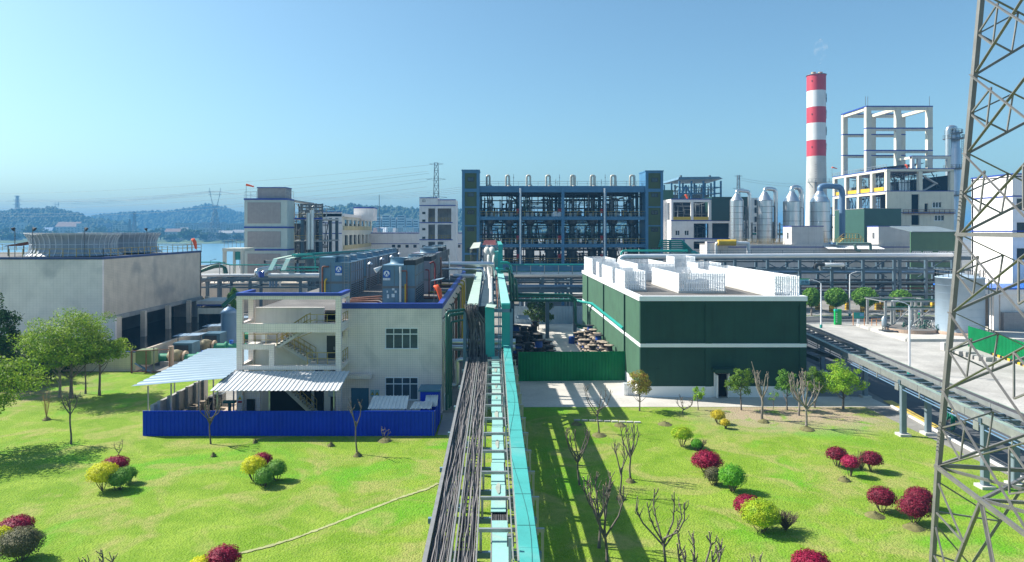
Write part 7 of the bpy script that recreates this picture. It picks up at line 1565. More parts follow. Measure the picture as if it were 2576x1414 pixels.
m = MB().use(steel); rail(m, [(cx_ - 5.6, D_ - 4.6, Z(459,D_)), (cx_ + 5, D_ - 4.6, Z(459,D_))], 1.2, 1.5, .06); m.box(cx_ - 5.8, cx_ + 5.0, D_ - 4.8, D_ - 3.4, Z(460.5,D_), Z(459,D_)); m.beam((cx_ - 5.6, D_ - 4.4, Z(459,D_)), (cx_ - 3.4, D_ - 4.2, Z(474,D_)), .2); m.box(cx_ - 2.6, cx_ - 2.3, D_ - 4.6, D_ - 4.3, Z(530,D_), Z(455,D_)); m.build('platform', None, ch)
m = MB().use(rust)
for dx in (-2.8, -2.0): m.box(cx_ + dx, cx_ + dx + .12, D_ - 4.5, D_ - 4.4, 10, Z(460,D_))
for k in range(34): m.box(cx_ - 2.8, cx_ - 1.9, D_ - 4.5, D_ - 4.42, 12 + k, 12.1 + k)
m.build('ladder', None, ch)
try:
    for k, chh in enumerate(('福', '生', '化', '学')):
        a = R(-20); zz = Z((250, 291, 333, 374)[k],D_); text(chh, 4.2, (MATS['sign_black'] if k % 2 == 0 else white), ch, (cx_ + 4.0*math.cos(a), D_ + 4.0*math.sin(a), zz), (R(90), 0, R(70)), .04)
except Exception as e: print('text', e)
for k in range(3): MB().use(dark).box(cx_ - 3.2, cx_ - 2.9, D_ - 2.6, D_ - 2.3, Z((208,291,373)[k],D_), Z((205,288,370)[k],D_)).build('inspection_light', None, ch)
# ---------------------------------------------------------------- white frame building with the skeletal tower
fb = thing('frame_building', 'cream concrete process building with open floors and a skeletal frame tower on top', 'building'); D_ = 200.0
X0, X1 = X(2230.7,D_), X(2399.7,D_); zf = lambda py: Z(py,D_); yb_ = 232.0
cm = M('cream_frame', (.68,.63,.50), .75, var=.06, streak=.3)
# front: solid lower wall with windows, open upper storey
hl = [rect(2293, 2313, 489, 535, D_), rect(2326, 2335, 512, 533, D_), rect(2345, 2368, 508, 523, D_), rect(2350, 2375, 541, 556, D_), rect(2293, 2313, 541, 566, D_), (X0 + 1.0, X0 + .01, 0, 0)]
m = MB().use(cm); frame_wall(m, X0, X1, 0, zf(481), D_, D_ + .6, hl[:5]); m.build('front_wall', None, fb)
for a, b, c, d in ((2345,2368,508,523), (2350,2375,541,556)): window(fb, a, b, c, d, D_ + .3, 3, None, .15, white, glass_d)
MB().use(dark).box(X0 + 1, X1 - 1, D_ + 5, D_ + 5.3, 0, zf(484)).build('inner_wall', None, fb)
for px in (2230.7, 2312, 2391): MB().use(cm).box(X(px,D_), X(px + 9,D_), D_, D_ + 1.2, zf(481), zf(430)).build('column', None, fb)
MB().use(cm).box(X0, X1, D_, D_ + .9, zf(431), zf(424)).build('roof_beam', None, fb); MB().use(cm).box(X0, X1, D_ + .6, yb_, zf(427), zf(425)).build('roof_slab', None, fb); MB().use(concrete).box(X0 + .6, X1, D_ + .6, yb_, zf(484), zf(481)).build('floor_slab', None, fb)
# flank facing the sun: columns and beams
for i in range(5):
    y = D_ + .01 + (yb_ - 1.2 - D_)*i/4 if i else D_ + 1.21; 
    if i: MB().use(cm).box(X0, X0 + 1.1, y, y + 1.2, 0, zf(430)).build('flank_column', None, fb)
for a, b in ((424, 431), (481, 488), (535, 541)):
    MB().use(cm).box(X0 - .02, X0 + .9, D_ + .9, yb_, zf(b), zf(a)).build('flank_beam', None, fb)
for py, x1_ in ((424, X1), (480.5, X1), (535, X1)): MB().use(band).box(X0 - .1, x1_ + .1, D_ - .1, yb_, zf(py + 1), zf(py - .8)).build('stripe', None, fb)
MB().use(dark).box(X1 - .6, X1, D_ + .6, yb_, 0, zf(440)).build('far_side_wall', None, fb); None
m1, m2, m3 = MB().use(steeld), MB().use(alu), MB().use(dark)
frame_pipes([m1, m2, m3], X0 + 1, X0 + 10, D_ + 3, yb_ - 1, zf(481), zf(432), 51, 60); frame_pipes([m1, m3, m3, m2], X0 + 1, X0 + 8, D_ + 6, yb_ - 1, zf(535), zf(489), 52, 60); frame_pipes([m1, m3, m3], X0 + 1, X1 - 1, D_ + 2, D_ + 14, zf(481), zf(432), 53, 70)
for k in range(8): m2.cyl((X0 + 3 + (k%2)*3, D_ + 5 + 3.4*k, zf(481)), .9, 2.6, 14)
for k in range(4): m2.cyl((X(2285 + k*7,D_), D_ + 4, zf(478)), .45, 3.2, 12)
m1.build('pipework', None, fb); m2.build('tanks', None, fb); m3.build('dark_pipework', None, fb)
m = MB().use(yellow)
for i in range(4): y = D_ + 2.5 + i*7.6; m.box(X0 + .5, X0 + .6, y, y + 5.6, zf(481) + .1, zf(481) + 1.4)
m.build('yellow_railing', None, fb)
m = MB().use(steel); rail(m, [(X0, D_ + .2, zf(424)), (X0, yb_, zf(424))], 1.2, 1.6, .05); m.build('roof_railing', None, fb)
m = MB().use(concrete_l); m.beam((X(2320,D_), D_ + 1.5, zf(436)), (X(2365,D_), D_ + 1.5, zf(462)), 1.0, .3); m.beam((X(2365,D_), D_ + 1.8, zf(460)), (X(2330,D_), D_ + 1.8, zf(480)), 1.0, .3); m.build('stair_flight', None, fb)
m = MB().use(rust); rail(m, [(X(2270,D_), D_ - .5, zf(537)), (X1, D_ - .5, zf(537))], 1.1, 1.5, .05); m.box(X(2270,D_), X1, D_ - .7, D_, zf(537) - .15, zf(537)); m.build('balcony', None, fb)
m = MB().use(M('dark_sheet', (.05,.06,.065), .6)); m.slab((X(2180,212), 212, zf(424) + 1.0), (X(2325,205), 205, zf(424) + 2.2), (X(2330,215), 222, zf(424) + 2.6), (X(2175,222), 228, zf(424) + 1.6), .12); m.build('canopy_sheet', None, fb)
ft = thing('skeletal_tower', 'bare cream concrete frame standing on the roof of the process building', 'concrete frame'); DF, DB = 211.0, 225.0
xs3 = [X0, X(2254.6,DF), X(2334,DF)]
zt_ = Z(266,DF)
for x in xs3:
    for y in (DF, DB): MB().use(cm).box(x, x + 1.55, y, y + 1.3, zf(424), zt_ - .35).build('column', None, ft)
for zz, h_ in ((zt_, 1.3), (Z(321,DF), .95), (Z(377,DF), .95)):
    for y in (DF + .1, DB + .1):
        MB().use(cm).box(xs3[0] + .1, xs3[2] + 1.4, y, y + .9, zz - h_, zz - .35).build('beam', None, ft); MB().use(band).box(xs3[0] - .02, xs3[2] + 1.6, y - .12, y + 1.2, zz - .34, zz).build('blue_edge', None, ft)
    for x in xs3 if zz == zt_ else xs3[:0]: MB().use(cm).box(x + .2, x + 1.2, DF + 1.3, DB, zz - 1.3, zz - .35).build('cross_beam', None, ft)
MB().use(band).box(xs3[0] - .1, xs3[0] + 1.3, DF + 1, DB + 1.3, zt_ - .34, zt_ + .02).build('blue_edge', None, ft)
for x in (xs3[0] + .7, xs3[2] + .8, X(2121, DB)): MB().use(steeld).box(x, x + .1, DF + .5, DF + .6, zt_, zt_ + 3.0).build('lightning_rod', None, ft)
sf = thing('roof_frame', 'small white concrete frame at the right end of the process building roof', 'concrete frame'); 
for px in (2294, 2310, 2384): MB().use(cm).box(X(px,204), X(px + 7,204), 204, 205, zf(424), Z(394,204)).build('column', None, sf)
MB().use(cm).box(X(2294,204), X(2391,204), 203.9, 205.1, Z(399,204), Z(393,204)).build('beam', None, sf); MB().use(band).box(X(2293,204), X(2392,204), 203.8, 205.2, Z(393,204), Z(391.5,204)).build('blue_edge', None, sf); MB().use(cm).box(X(2294,204), X(2296,204)+.3, 205.1, 212, Z(399,204), Z(393,204)).build('side_beam', None, sf)
windsock(X(2276,206), 206, zf(424), 1.6, 'tiny red windsock in the middle of the process building roof', 1.2); windsock(X(2093,231), 231, zf(424), 3.2, 'tiny red windsock at the left corner of the process building roof', 1.2, False)
dc = thing('distillation_column', 'silver distillation column with platforms behind the pylon leg', 'column', (X(2399,225), 225, 0)); D_ = 225.0; cx_ = X(2399,D_); r_ = 16*D_/F
MB().use(alu).lathe((cx_, D_, 0), [(r_, 0), (r_, Z(375,D_)), (r_*.85, Z(372,D_)), (r_*.85, Z(335,D_)), (r_*.5, Z(328,D_)), (.1, Z(326,D_))], 30).build('shell', None, dc)
MB().use(alu).tube(bendpath([(cx_, D_ - .5, Z(330,D_)), (cx_, D_ - .5, Z(322,D_)), (X(2383,D_), D_ - .5, Z(322,D_)), (X(2383,D_), D_ - .5, 5)], 1.2, 6), .9, 14).build('overhead_duct', None, dc)
m = MB().use(steeld)
for py, rr_ in ((350, 1.45), (336, 1.2), (425, 1.4), (492, 1.4)): m.lathe((cx_, D_, Z(py,D_)), [(r_, 0), (r_*rr_, 0), (r_*rr_, .2), (r_, .2)], 24, capt=False, capb=False); rail(m, [(cx_ + r_*rr_*math.cos(a), D_ + r_*rr_*math.sin(a), Z(py,D_)) for a in [math.pi*(.9 + k*.12) for k in range(11)]], 1.2, 2, .05)
for k in range(30): m.box(cx_ + r_ + .3, cx_ + r_ + .9, D_ - .4, D_ - .3, Z(500,D_) + k*.75, Z(500,D_) + k*.75 + .1)
m.box(cx_ + r_ + .3, cx_ + r_ + .4, D_ - .4, D_ - .3, Z(500,D_), Z(350,D_)); m.box(cx_ + r_ + .8, cx_ + r_ + .9, D_ - .4, D_ - .3, Z(500,D_), Z(350,D_)); m.build('platform', None, dc)
# extra plant clutter between: small stacks of pipework behind the evaporators
cl = thing('pipe_rack', 'dark open pipe rack glimpsed behind the evaporators', 'pipe rack'); m = MB().use(steeld)
for px in range(1890, 2010, 14): m.box(X(px,200), X(px,200) + .4, 200, 200.4, 0, Z(560,200))
for py in (565, 578, 590): m.box(X(1885,200), X(2010,200), 200, 200.3, Z(py + 1.5,200), Z(py,200))
m.build('frame', None, cl); MB().use(tealpipe).box(X(1880,201), X(1975,201), 200.8, 201.2, Z(590,201), Z(586,201)).build('teal_pipe', None, cl)
wh = thing('white_tower', 'narrow white tower with dark openings between the first two evaporators', 'building'); MB().use(plaster).box(X(1889,230), X(1916,230), 230, 236, 0, Z(498,230)).build('wall', None, wh)
for py in (503, 522, 545, 570): MB().use(dark).box(X(1898,230), X(1915,230), 229.9, 230.1, Z(py + 14,230), Z(py,230)).build('opening', None, wh)
# ---------------------------------------------------------------- vegetation
def leaves(mb, c, rad, n, leaf, seed, clumps=0, flat=.0, shell=.55, dome=False):
    """leaf-sized faces through an uneven crown; clumps>0 gathers them into tufts with gaps between"""
    rr = random.Random(seed); cx_, cy_, cz_ = c; rx, ry, rz = rad; cl = []
    for _ in range(clumps):
        a = rr.uniform(0, 6.283); u = rr.uniform(-.75 if not dome else -.2, 1); s_ = math.sqrt(max(0, 1-u*u)); k = rr.uniform(.45, 1.0)
        cl.append((k*s_*math.cos(a), k*s_*math.sin(a), k*u, rr.uniform(.2, .36)))
    for i in range(n):
        if cl:
            q = cl[rr.randrange(len(cl))]; a = rr.uniform(0, 6.283); u = rr.uniform(-1, 1); s_ = math.sqrt(1-u*u); k = q[3]*(rr.random()**.4)
            x, y, z = q[0] + k*s_*math.cos(a), q[1] + k*s_*math.sin(a), q[2] + k*u*.75
        else:
            a = rr.uniform(0, 6.283); u = rr.uniform(-.45 if dome else -1, 1); s_ = math.sqrt(1-u*u); k = shell + (1-shell)*rr.random()**.5; k *= 1 + .06*math.sin(a*5 + u*4 + seed) + .05*math.sin(a*11 - u*9)
            x, y, z = k*s_*math.cos(a), k*s_*math.sin(a), k*u
        p = Vector((cx_ + x*rx, cy_ + y*ry, cz_ + z*rz)); sg_ = .4 if dome else .7; nrm = Vector((x + rr.gauss(0,sg_), y + rr.gauss(0,sg_), z + .3 + rr.gauss(0,sg_)))
        if nrm.length < .01: nrm = Vector((0,0,1))
        nrm.normalize(); t1 = nrm.orthogonal().normalized(); t1.rotate(Matrix.Rotation(rr.uniform(0,6.28), 3, nrm)); t2 = nrm.cross(t1); L_ = leaf*rr.uniform(.7, 1.35); W_ = L_*.5
        mb.add([p - t1*L_*.5, p + t2*W_*.5, p + t1*L_*.5 - nrm*L_*.12, p - t2*W_*.5], [(0,1,2,3)])
def trunk(mb, base, h, r, seed, limbs=6, spread=.5, fork=.5, bend=.06, top=1.0):
    rr = random.Random(seed); x, y, z = base; pts = []; n = 7
    dx, dy = rr.uniform(-1,1)*bend, rr.uniform(-1,1)*bend
    for i in range(n + 1):
        u = i/n; pts.append((x + dx*h*u + .03*math.sin(u*7+seed), y + dy*h*u, z + h*top*u))
    mb.tube(pts, r, 9, radii=[r*(1.35 if i == 0 else 1 - .6*i/n) for i in range(n+1)])
    for k in range(limbs):
        u = fork + (1-fork)*rr.random()*.8; i = int(u*n); p = Vector(pts[i]); a = rr.uniform(0, 6.28) ; L_ = h*spread*rr.uniform(.5, 1)
        q = p + Vector((math.cos(a)*L_*.45, math.sin(a)*L_*.45, L_*.35)); e = q + Vector((math.cos(a)*L_*.4, math.sin(a)*L_*.4, L_*.45))
        mb.tube([p, q, e], r*.4, 6, radii=[r*.5, r*.32, r*.12])
Lg = dict(
 big=leafmat('big_tree_leaves', (.13,.25,.015), (.28,.38,.035), .9, .4), dk=leafmat('dark_tree_leaves', (.025,.075,.015), (.07,.13,.025), .8, .25), lime=leafmat('lime_leaves', (.20,.42,.015), (.36,.52,.04), 2, .4),
 olive=leafmat('olive_leaves', (.08,.18,.015), (.18,.30,.03), 2, .35), redg=leafmat('reddish_leaves', (.24,.30,.02), (.34,.20,.04), 2.5, .3), street=leafmat('street_tree_leaves', (.07,.21,.02), (.20,.38,.05), 1.5, .3),
 yel=leafmat('golden_leaves', (.52,.56,.008), (.70,.66,.015), 3, .35), gold=leafmat('gold_leaves', (.50,.42,.02), (.62,.50,.03), 3, .35), yg=leafmat('yellow_green_leaves', (.24,.42,.01), (.46,.54,.02), 2.5, .35), grn=leafmat('green_shrub_leaves', (.07,.28,.01), (.15,.42,.015), 3, .3), bgn=leafmat('blue_green_leaves', (.10,.26,.02), (.20,.38,.05), 3, .3),
 mag=leafmat('magenta_leaves', (.20,.002,.03), (.34,.005,.05), 3, .2), red=leafmat('dark_red_leaves', (.12,.008,.025), (.24,.012,.04), 3, .2), crim=leafmat('crimson_leaves', (.34,.01,.06), (.45,.02,.10), 3, .25), brn=leafmat('brownish_leaves', (.09,.09,.035), (.15,.14,.06), 4, .2))
tw = M('twig', (.12,.09,.06), .9, var=.3, vs_=5)
def px2(px, py, z=.06): return G(px, py, z)
# --- clipped shrubs: one thing each
def shrub(px, w_, y0, y1, kind, label, grp, leaf=.10, stem=.22, n=None):
    x, D_, _ = px2(px, y1 - (y1-y0)*.06); r_ = (w_/2)*D_/F; Htot = (y1-y0)*D_/F*.98; D2 = D_; s_ = thing('shrub', label, 'shrub', (x, D2, .05), grp)
    hh = Htot*1.02; sh = hh*stem; rz = (hh - sh)*.55; cz = .05 + sh + rz*.85; sd_ = int(px*7 + y1); a_ = max(.6, r_)
    n = n or int(min(5200, 2200*r_*max(r_, rz)/(leaf/.1)**2 + 400))
    m = MB().use(Lg[kind]); m.lathe((x, D2, cz), [(.02,-rz*.6),(r_*.55,-rz*.5),(r_*.78,-.1*rz),(r_*.74,rz*.35),(r_*.45,rz*.68),(.02,rz*.8)], 14, smooth=False, capt=False, capb=False); leaves(m, (x, D2, cz), (r_, r_*.95, rz), n, leaf, sd_, dome=True, shell=.72)
    m.build('foliage', None, s_); st = MB().use(tw); rr = random.Random(sd_)
    for k in range(7): a = rr.uniform(0, 6.28); q = r_*.6; st.tube([(x + .06*math.cos(a), D2 + .06*math.sin(a), 0), (x + q*.5*math.cos(a), D2 + q*.5*math.sin(a), sh), (x + q*math.cos(a), D2 + q*math.sin(a), cz)], .025, 5)
    st.build('stem', None, s_); return s_
SH = [(1806,37,1033,1067,'gold','golden shrub, larger of the golden pair on the right lawn',.22),(1824,25,1055,1079,'gold','small golden shrub just right of the larger golden one',.2),(1715.7,54,1076,1126,'yg','rounded yellow-green shrub below the golden pair',.3),(1752,29,1105,1134,'grn','small green shrub right of the rounded yellow-green one',.15),
(1778,78,1137.7,1192,'mag','large magenta shrub in the diagonal row on the right lawn',.15),(1795,47,1177,1221,'brn','thin brownish shrub in front of the large magenta one',.1),(1842,70,1172,1240,'grn','bright green globe shrub beside the brownish one',.15),(1881,72,1249,1306,'mag','magenta shrub behind the big yellow-green dome',.15),(1913,96,1261,1342,'yg','big yellow-green dome shrub in the foreground of the right lawn',.12),
(2041,99,1391,1450,'mag','magenta shrub cut by the bottom edge, right of centre',.12),(2105.5,55,1127,1176,'red','dark red shrub at the left of the upper red trio',.28),(2138.5,45,1148,1200,'crim','crimson shrub, brightest and front of the upper red trio',.35),(2191.9,56,1137.7,1188,'red','dark red shrub at the right of the upper red trio',.25),
(2218,70,1228,1292,'red','dark red shrub at the left of the lower red trio',.22),(2313,70,1229,1280,'red','rear dark red shrub of the lower red trio',.1),(2299.5,79,1251,1322,'red','front dark red shrub of the lower red trio, nearest the pylon',.22),
(290,67,1150.5,1190,'mag','crimson shrub at the back of the far-left shrub group',.1),(259,76,1168,1236,'yel','bright yellow shrub of the far-left shrub group',.22),(322,42,1175,1216,'bgn','upper blue-green shrub of the far-left shrub group',.1),(298,62,1182,1234,'bgn','lower blue-green shrub in front of the bright yellow one',.1),
(41,84,1302,1350,'mag','crimson shrub at the bottom left corner of the lawn',.1),(5,52,1328,1375,'yel','yellow shrub cut by the left edge of the picture',.1),(50,108,1333,1414,'brn','large brownish shrub at the bottom left corner',.08),(561,88,1377,1440,'mag','crimson shrub at the bottom edge beside the worn path',.1),(506,64,1404,1450,'yel','yellow shrub just peeping in at the bottom edge',.1),
(659,52,1141,1178,'mag','crimson shrub behind the middle-left shrub group',.1),(638,62,1151,1212,'yel','bright yellow-green shrub of the middle-left shrub group',.22),(696,50,1159,1211,'bgn','grey-green shrub right in the middle-left shrub group',.15),(664,50,1179,1227,'bgn','fresh green shrub at the front of the middle-left shrub group',.1)]
for px, w_, a, b, kd, lb_, st in SH: shrub(px, w_, a, b, kd, lb_, 'clipped shrubs on the lawns', leaf=.085, stem=st)
# twiggy bare bush beside the big dome, and dry clumps
def twigbush(px, py, h, r_, label, n=60, mat=None):
    x, y, _ = px2(px, py); t_ = thing('bare_bush', label, 'shrub', (x, y, .05)); m = MB().use(mat or tw); rr = random.Random(int(px))
    for k in range(n):
        a = rr.uniform(0, 6.28); q = r_*rr.random()**.6; e = Vector((x + q*math.cos(a), y + q*math.sin(a), .05 + h*rr.uniform(.6, 1.05))); md = Vector((x + q*.5*math.cos(a+.3), y + q*.5*math.sin(a+.3), .05 + h*.45)); m.tube([(x, y, 0), md, e], .012, 4, caps=False)
        for j in range(2): f = md.lerp(e, rr.random()); m.tube([f, f + Vector((rr.uniform(-.2,.2), rr.uniform(-.2,.2), rr.uniform(.1,.3)))], .008, 3, caps=False)
    m.build('twigs', None, t_)
twigbush(1976, 1333, .95, .75, 'leafless twiggy bush right of the big yellow-green dome', 110); twigbush(117, 1052, 2.2, .45, 'thin upright dry stems in a small clump on the left lawn', 16, M('dry_stem', (.35,.22,.10), .9)); twigbush(2166, 1182, 1.2, .6, 'leafless twigs behind the upper red trio', 40); twigbush(1763, 1130, .7, .5, 'leafless twigs right of the small green shrub', 40)
# --- dry mounds of straw and earth round the tree feet
def mound(px, py, r_, label, mat=None):
    r_ *= .72; x, y, _ = px2(px, py); m = MB().use(mat or straw); rr = random.Random(int(px + py)); m.lathe((x, y, .0), [(r_, .02), (r_*.7, .16), (r_*.3, .26), (.02, .3)], 12, capt=False, capb=False)
    m.v = [(a + rr.uniform(-.08,.08)*r_, b + rr.uniform(-.08,.08)*r_, max(0, c + rr.uniform(-.04,.04))) for a, b, c in m.v]
    for k in range(130): a = rr.uniform(0, 6.28); q = r_*rr.random(); p = Vector((x + q*math.cos(a), y + q*math.sin(a), .3*(1-q/r_))); d = Vector((rr.uniform(-.12,.12), rr.uniform(-.12,.12), rr.uniform(.02,.1))); m.add([p, p + d, p + d + Vector((.02,.02,0))], [(0,1,2)])
    tag(m.build('straw_mound'), label, 'mound', 'mounds at the feet of trees')
for px, py, r_, lb_ in ((900,1146,.5,'straw mound at the foot of the leaning pollard before the blue fence'),(968,1109,.85,'wide straw mound round the cut shoots by the blue fence'),(833,1121,.4,'small straw mound alone before the blue fence'),(642,1114,.3,'tiny straw heap before the middle of the blue fence'),(537,1148,.3,'tiny straw heap below the left pollard before the blue fence'),
 (1507,1096,.9,'broad straw mound under the small pollard near the path'),(1672,1068,.9,'flat green-brown mound on the upper right lawn'),(1560,1071,.8,'straw mound behind the tall thin pollards'),(1586,1212,.5,'mound at the foot of the right thin pollard'),(1562,1255,.45,'mound at the foot of the left thin pollard'),(1921,1061,.7,'soil mound at the foot of the tall snapped pollard'),(2030,1080,.9,'soil mound at the foot of the nearest soil-patch pollard'),(2200,1298,.8,'mound beneath the left shrub of the lower red trio'),(2298,1328,.8,'mound beneath the front shrub of the lower red trio'),(2124,1208,.6,'mound beneath the bright crimson shrub'),(118,1056,.5,'straw mound under the thin dry stems'),(1450,1068,.7,'dark straw mound in the bridge shadow')): mound(px, py, r_, lb_)
# --- pollarded bare trees
def pollard(px, py, top, label, seed, arms=5, lean=0, spread=.42, mat=None, r_=.09, frk=.5, twigs=3):
    r_ *= .72; twigs += 2
    x, y, _ = px2(px, py); h = Z(top, y); t_ = thing('pollarded_tree', label, 'tree', (x, y, 0), 'pollarded trees on the lawns'); rr = random.Random(seed); mt = mat or bark
    m = MB().use(mt); hf = h*frk; pts = []
    for i in range(7): u = i/6; pts.append(Vector((x + lean*h*u + .04*math.sin(seed + u*5), y + .03*math.sin(seed*2 + u*6), hf*u - .1*(i == 0))))
    m.tube(pts, r_, 9, radii=[r_*1.5, r_*1.1, r_, r_*.95, r_*.9, r_*.9, r_]); m.build('trunk', None, t_)
    b = MB().use(mt); e_ = MB().use(cutend); o = pts[-1]
    for k in range(arms):
        a = k*6.283/arms + rr.uniform(-.4,.4) + seed; sp_ = spread*h*rr.uniform(.5, 1.0); hh = (h - hf)*rr.uniform(.75, 1.02)
        p1 = o + Vector((math.cos(a)*sp_*.45, math.sin(a)*sp_*.45, hh*.30)); p2 = o + Vector((math.cos(a)*sp_*.6 + rr.uniform(-.1,.1), math.sin(a)*sp_*.6 + rr.uniform(-.1,.1), hh*.62)); p3 = p2 + Vector((rr.uniform(-.12,.12), rr.uniform(-.12,.12), hh*.36)); s0 = o - Vector((0,0,rr.uniform(0,.3)*hf))
        b.tube([s0, p1, p2, p3], r_*.5, 7, radii=[r_*.75, r_*.6, r_*.48, r_*.34]); e_.tube([p3, p3 + (p3-p2).normalized()*.012], r_*.33, 6)
        for j in range(twigs):
            f = p1.lerp(p2, rr.random()) if rr.random() < .5 else p2.lerp(p3, rr.random()*.6); g_ = f + Vector((rr.uniform(-.28,.28), rr.uniform(-.28,.28), rr.uniform(.25,.6)*min(1, h*.3))); md = f.lerp(g_, .5) + Vector((rr.uniform(-.07,.07), rr.uniform(-.07,.07), -.03)); b.tube([f, md, g_], r_*.22, 5, radii=[r_*.4, r_*.3, r_*.2]); e_.tube([g_, g_ + Vector((0,0,.012))], r_*.2, 5)
    b.build('branches', None, t_); e_.build('cut_ends', None, t_)
for a in ((1506,1089,969,'small pollard on its own straw mound below the path',1,5,-.02,.5,None,.075,.48,2),(1456.5,1219,1071,'pollard standing in the bridge shadow, upper',2,7,-.02,.4,None,.085,.5,2),(1586.4,1205,1065,'right of the two thin tall pollards',3,6,-.01,.35,None,.085,.5,2),(1562,1249,1103,'left and nearer of the two thin tall pollards, leaning',4,4,.0,.3,None,.075,.5,3),
 (1508,1377,1181,'rear of the two big dark pollards at the shadow edge',5,5,.0,.36,None,.10,.42,4),(1527,1425,1200,'front of the two big dark pollards at the shadow edge',6,5,-.02,.38,None,.10,.42,4),(1672,1432,1233,'wide-armed pollard with a clean trunk in the right foreground',7,6,.0,.62,None,.09,.40,3),(1757,1560,1347,'pollard crown rising from the bottom edge, right of centre',8,8,.0,.55,None,.11,.45,3),(1905,1600,1396,'pollard tip just showing at the bottom edge',18,4,.0,.3,None,.09,.5,1),
 (1718,1039,995,'short stump with a fan of shoots near the path',9,5,.0,.9,bark,.07,.25,2),(1918,1055,935,'tallest soil-patch pollard with a snapped leader',10,5,-.01,.35,bark_l,.13,.5,3),(2010,1045,930,'middle soil-patch pollard, brown and knotty',11,5,.0,.4,bark_l,.13,.45,4),(2028,1075,950,'nearest soil-patch pollard with pale trunk',12,6,.0,.5,bark_l,.13,.45,4),
 (177.5,1116.5,988,'straight pollard on the left lawn with a forked top',13,4,.0,.22,None,.09,.62,3),(528.8,1116.5,1005,'umbrella-topped pollard in front of the blue fence',14,9,-.01,.55,None,.08,.6,3),(898,1140.8,1009,'leaning pollard right of centre before the blue fence',15,3,-.03,.25,None,.08,.62,3),(298.4,1144.8,1106,'low cluster of shoots on the left lawn',16,3,.0,.6,None,.05,.2,1),(965.8,1106,1072,'cut shoots in a straw ring by the blue fence',17,4,.0,.6,None,.06,.2,2),(245,1520,1392,'forked pollard tips at the bottom left edge',19,5,.0,.5,None,.1,.5,2),(560,1700,1600,'pollard below the frame',20,4,.0,.4,None,.1,.5,2)): 
    if a[1] < 1650: pollard(*a)
o = bpy.data.objects; m = MB().use(bark_l); x, y, _ = px2(1918, 1055); m.tube([(x - .1, y, 2.4), (x - .5, y, 3.6), (x - .95, y, 5.1)], .08, 7, radii=[.09,.07,.03]); 
q = [e for e in C.objects if e.get('label', '').startswith('tallest soil-patch')][0]; m.build('snapped_leader', None, q)
# --- leafy young trees on the right lawn
def tree(px, py, top, w_, kind, label, seed, grp=None, trunkh=.35, n=2600, leaf=.17, clumps=26, mat=None, r_=.07, cat='tree', name='tree', squash=.92, D_=None, base=None):
    x, y, _ = px2(px, py) if D_ is None else (X(px, D_), D_, 0); h = Z(top, y); rx = w_/2*y/F; t_ = thing(name, label, cat, (x, y, 0), grp)
    m = MB().use(mat or bark); trunk(m, (x, y, -.05), h*.8, r_, seed, 7, .35, trunkh*.9, .02); m.build('trunk', None, t_)
    th = h*trunkh; rz = (h - th)/2; m = MB().use(Lg[kind]); leaves(m, (x, y, th + rz), (rx*squash, rx*squash, rz), n, leaf, seed, clumps); 
    if clumps: leaves(m, (x, y, th + rz*.95), (rx*.72, rx*.72, rz*.75), int(n*.22), leaf, seed + 1, 0, shell=.2)
    m.build('crown', None, t_); return t_
tree(1609,1033,928,72,'redg','young tree with reddish and yellow-green leaves at the green corner',31,trunkh=.32,n=2600,leaf=.14)
tree(1755.6,1031,968,37,'lime','small bright young tree before the white plinth',32,trunkh=.3,n=900,leaf=.13,clumps=14,r_=.04)
tree(1864,1031,922,74,'olive','rounded young tree left of the tall snapped pollard',33,trunkh=.28,n=2800,leaf=.14)
tree(1980,1031,928,55,'street','darker slender young tree behind the brown pollards',34,trunkh=.3,n=1900,leaf=.14)
tree(2050,1025,920,66,'olive','yellow-green young tree between the brown pollards and the bright one',35,trunkh=.28,n=2500,leaf=.14)
tree(2122,1028,912,104,'lime','biggest bright lime-green tree beside the road trestle',36,trunkh=.24,n=5200,leaf=.15,clumps=46,r_=.1)
tree(1945,1029,972,36,'street','spindly sapling beside the tall snapped pollard',37,trunkh=.3,n=160,leaf=.13,clumps=8,r_=.03)
# --- round street trees
for i, (px, py, top, w_) in enumerate(((2041.6,797,724,44),(2102.7,797,724,52),(2176,797,723,60),(2267,797,729,50))):
    tree(px, py, top, w_, 'street', ('first round street tree, nearest the green building', 'second round street tree, behind the green totem', 'third and largest round street tree', 'fourth round street tree, above the steel frame')[i], 60 + i, 'round street trees', .36, 4200, .34, 0, bark_l, .16, squash=1.0)
tree(581,790,722,34,'street','round tree top just left of the stair block',70,trunkh=.3,n=2200,leaf=.35,D_=115); tree(495,800,726,36,'dk','dark round bush beside the tan tower',71,trunkh=.3,n=2000,leaf=.35,D_=122)
tree(1355,800,742,80,'dk','dark tree behind the green pipe bridge',72,trunkh=.08,n=2600,leaf=.4,D_=113)
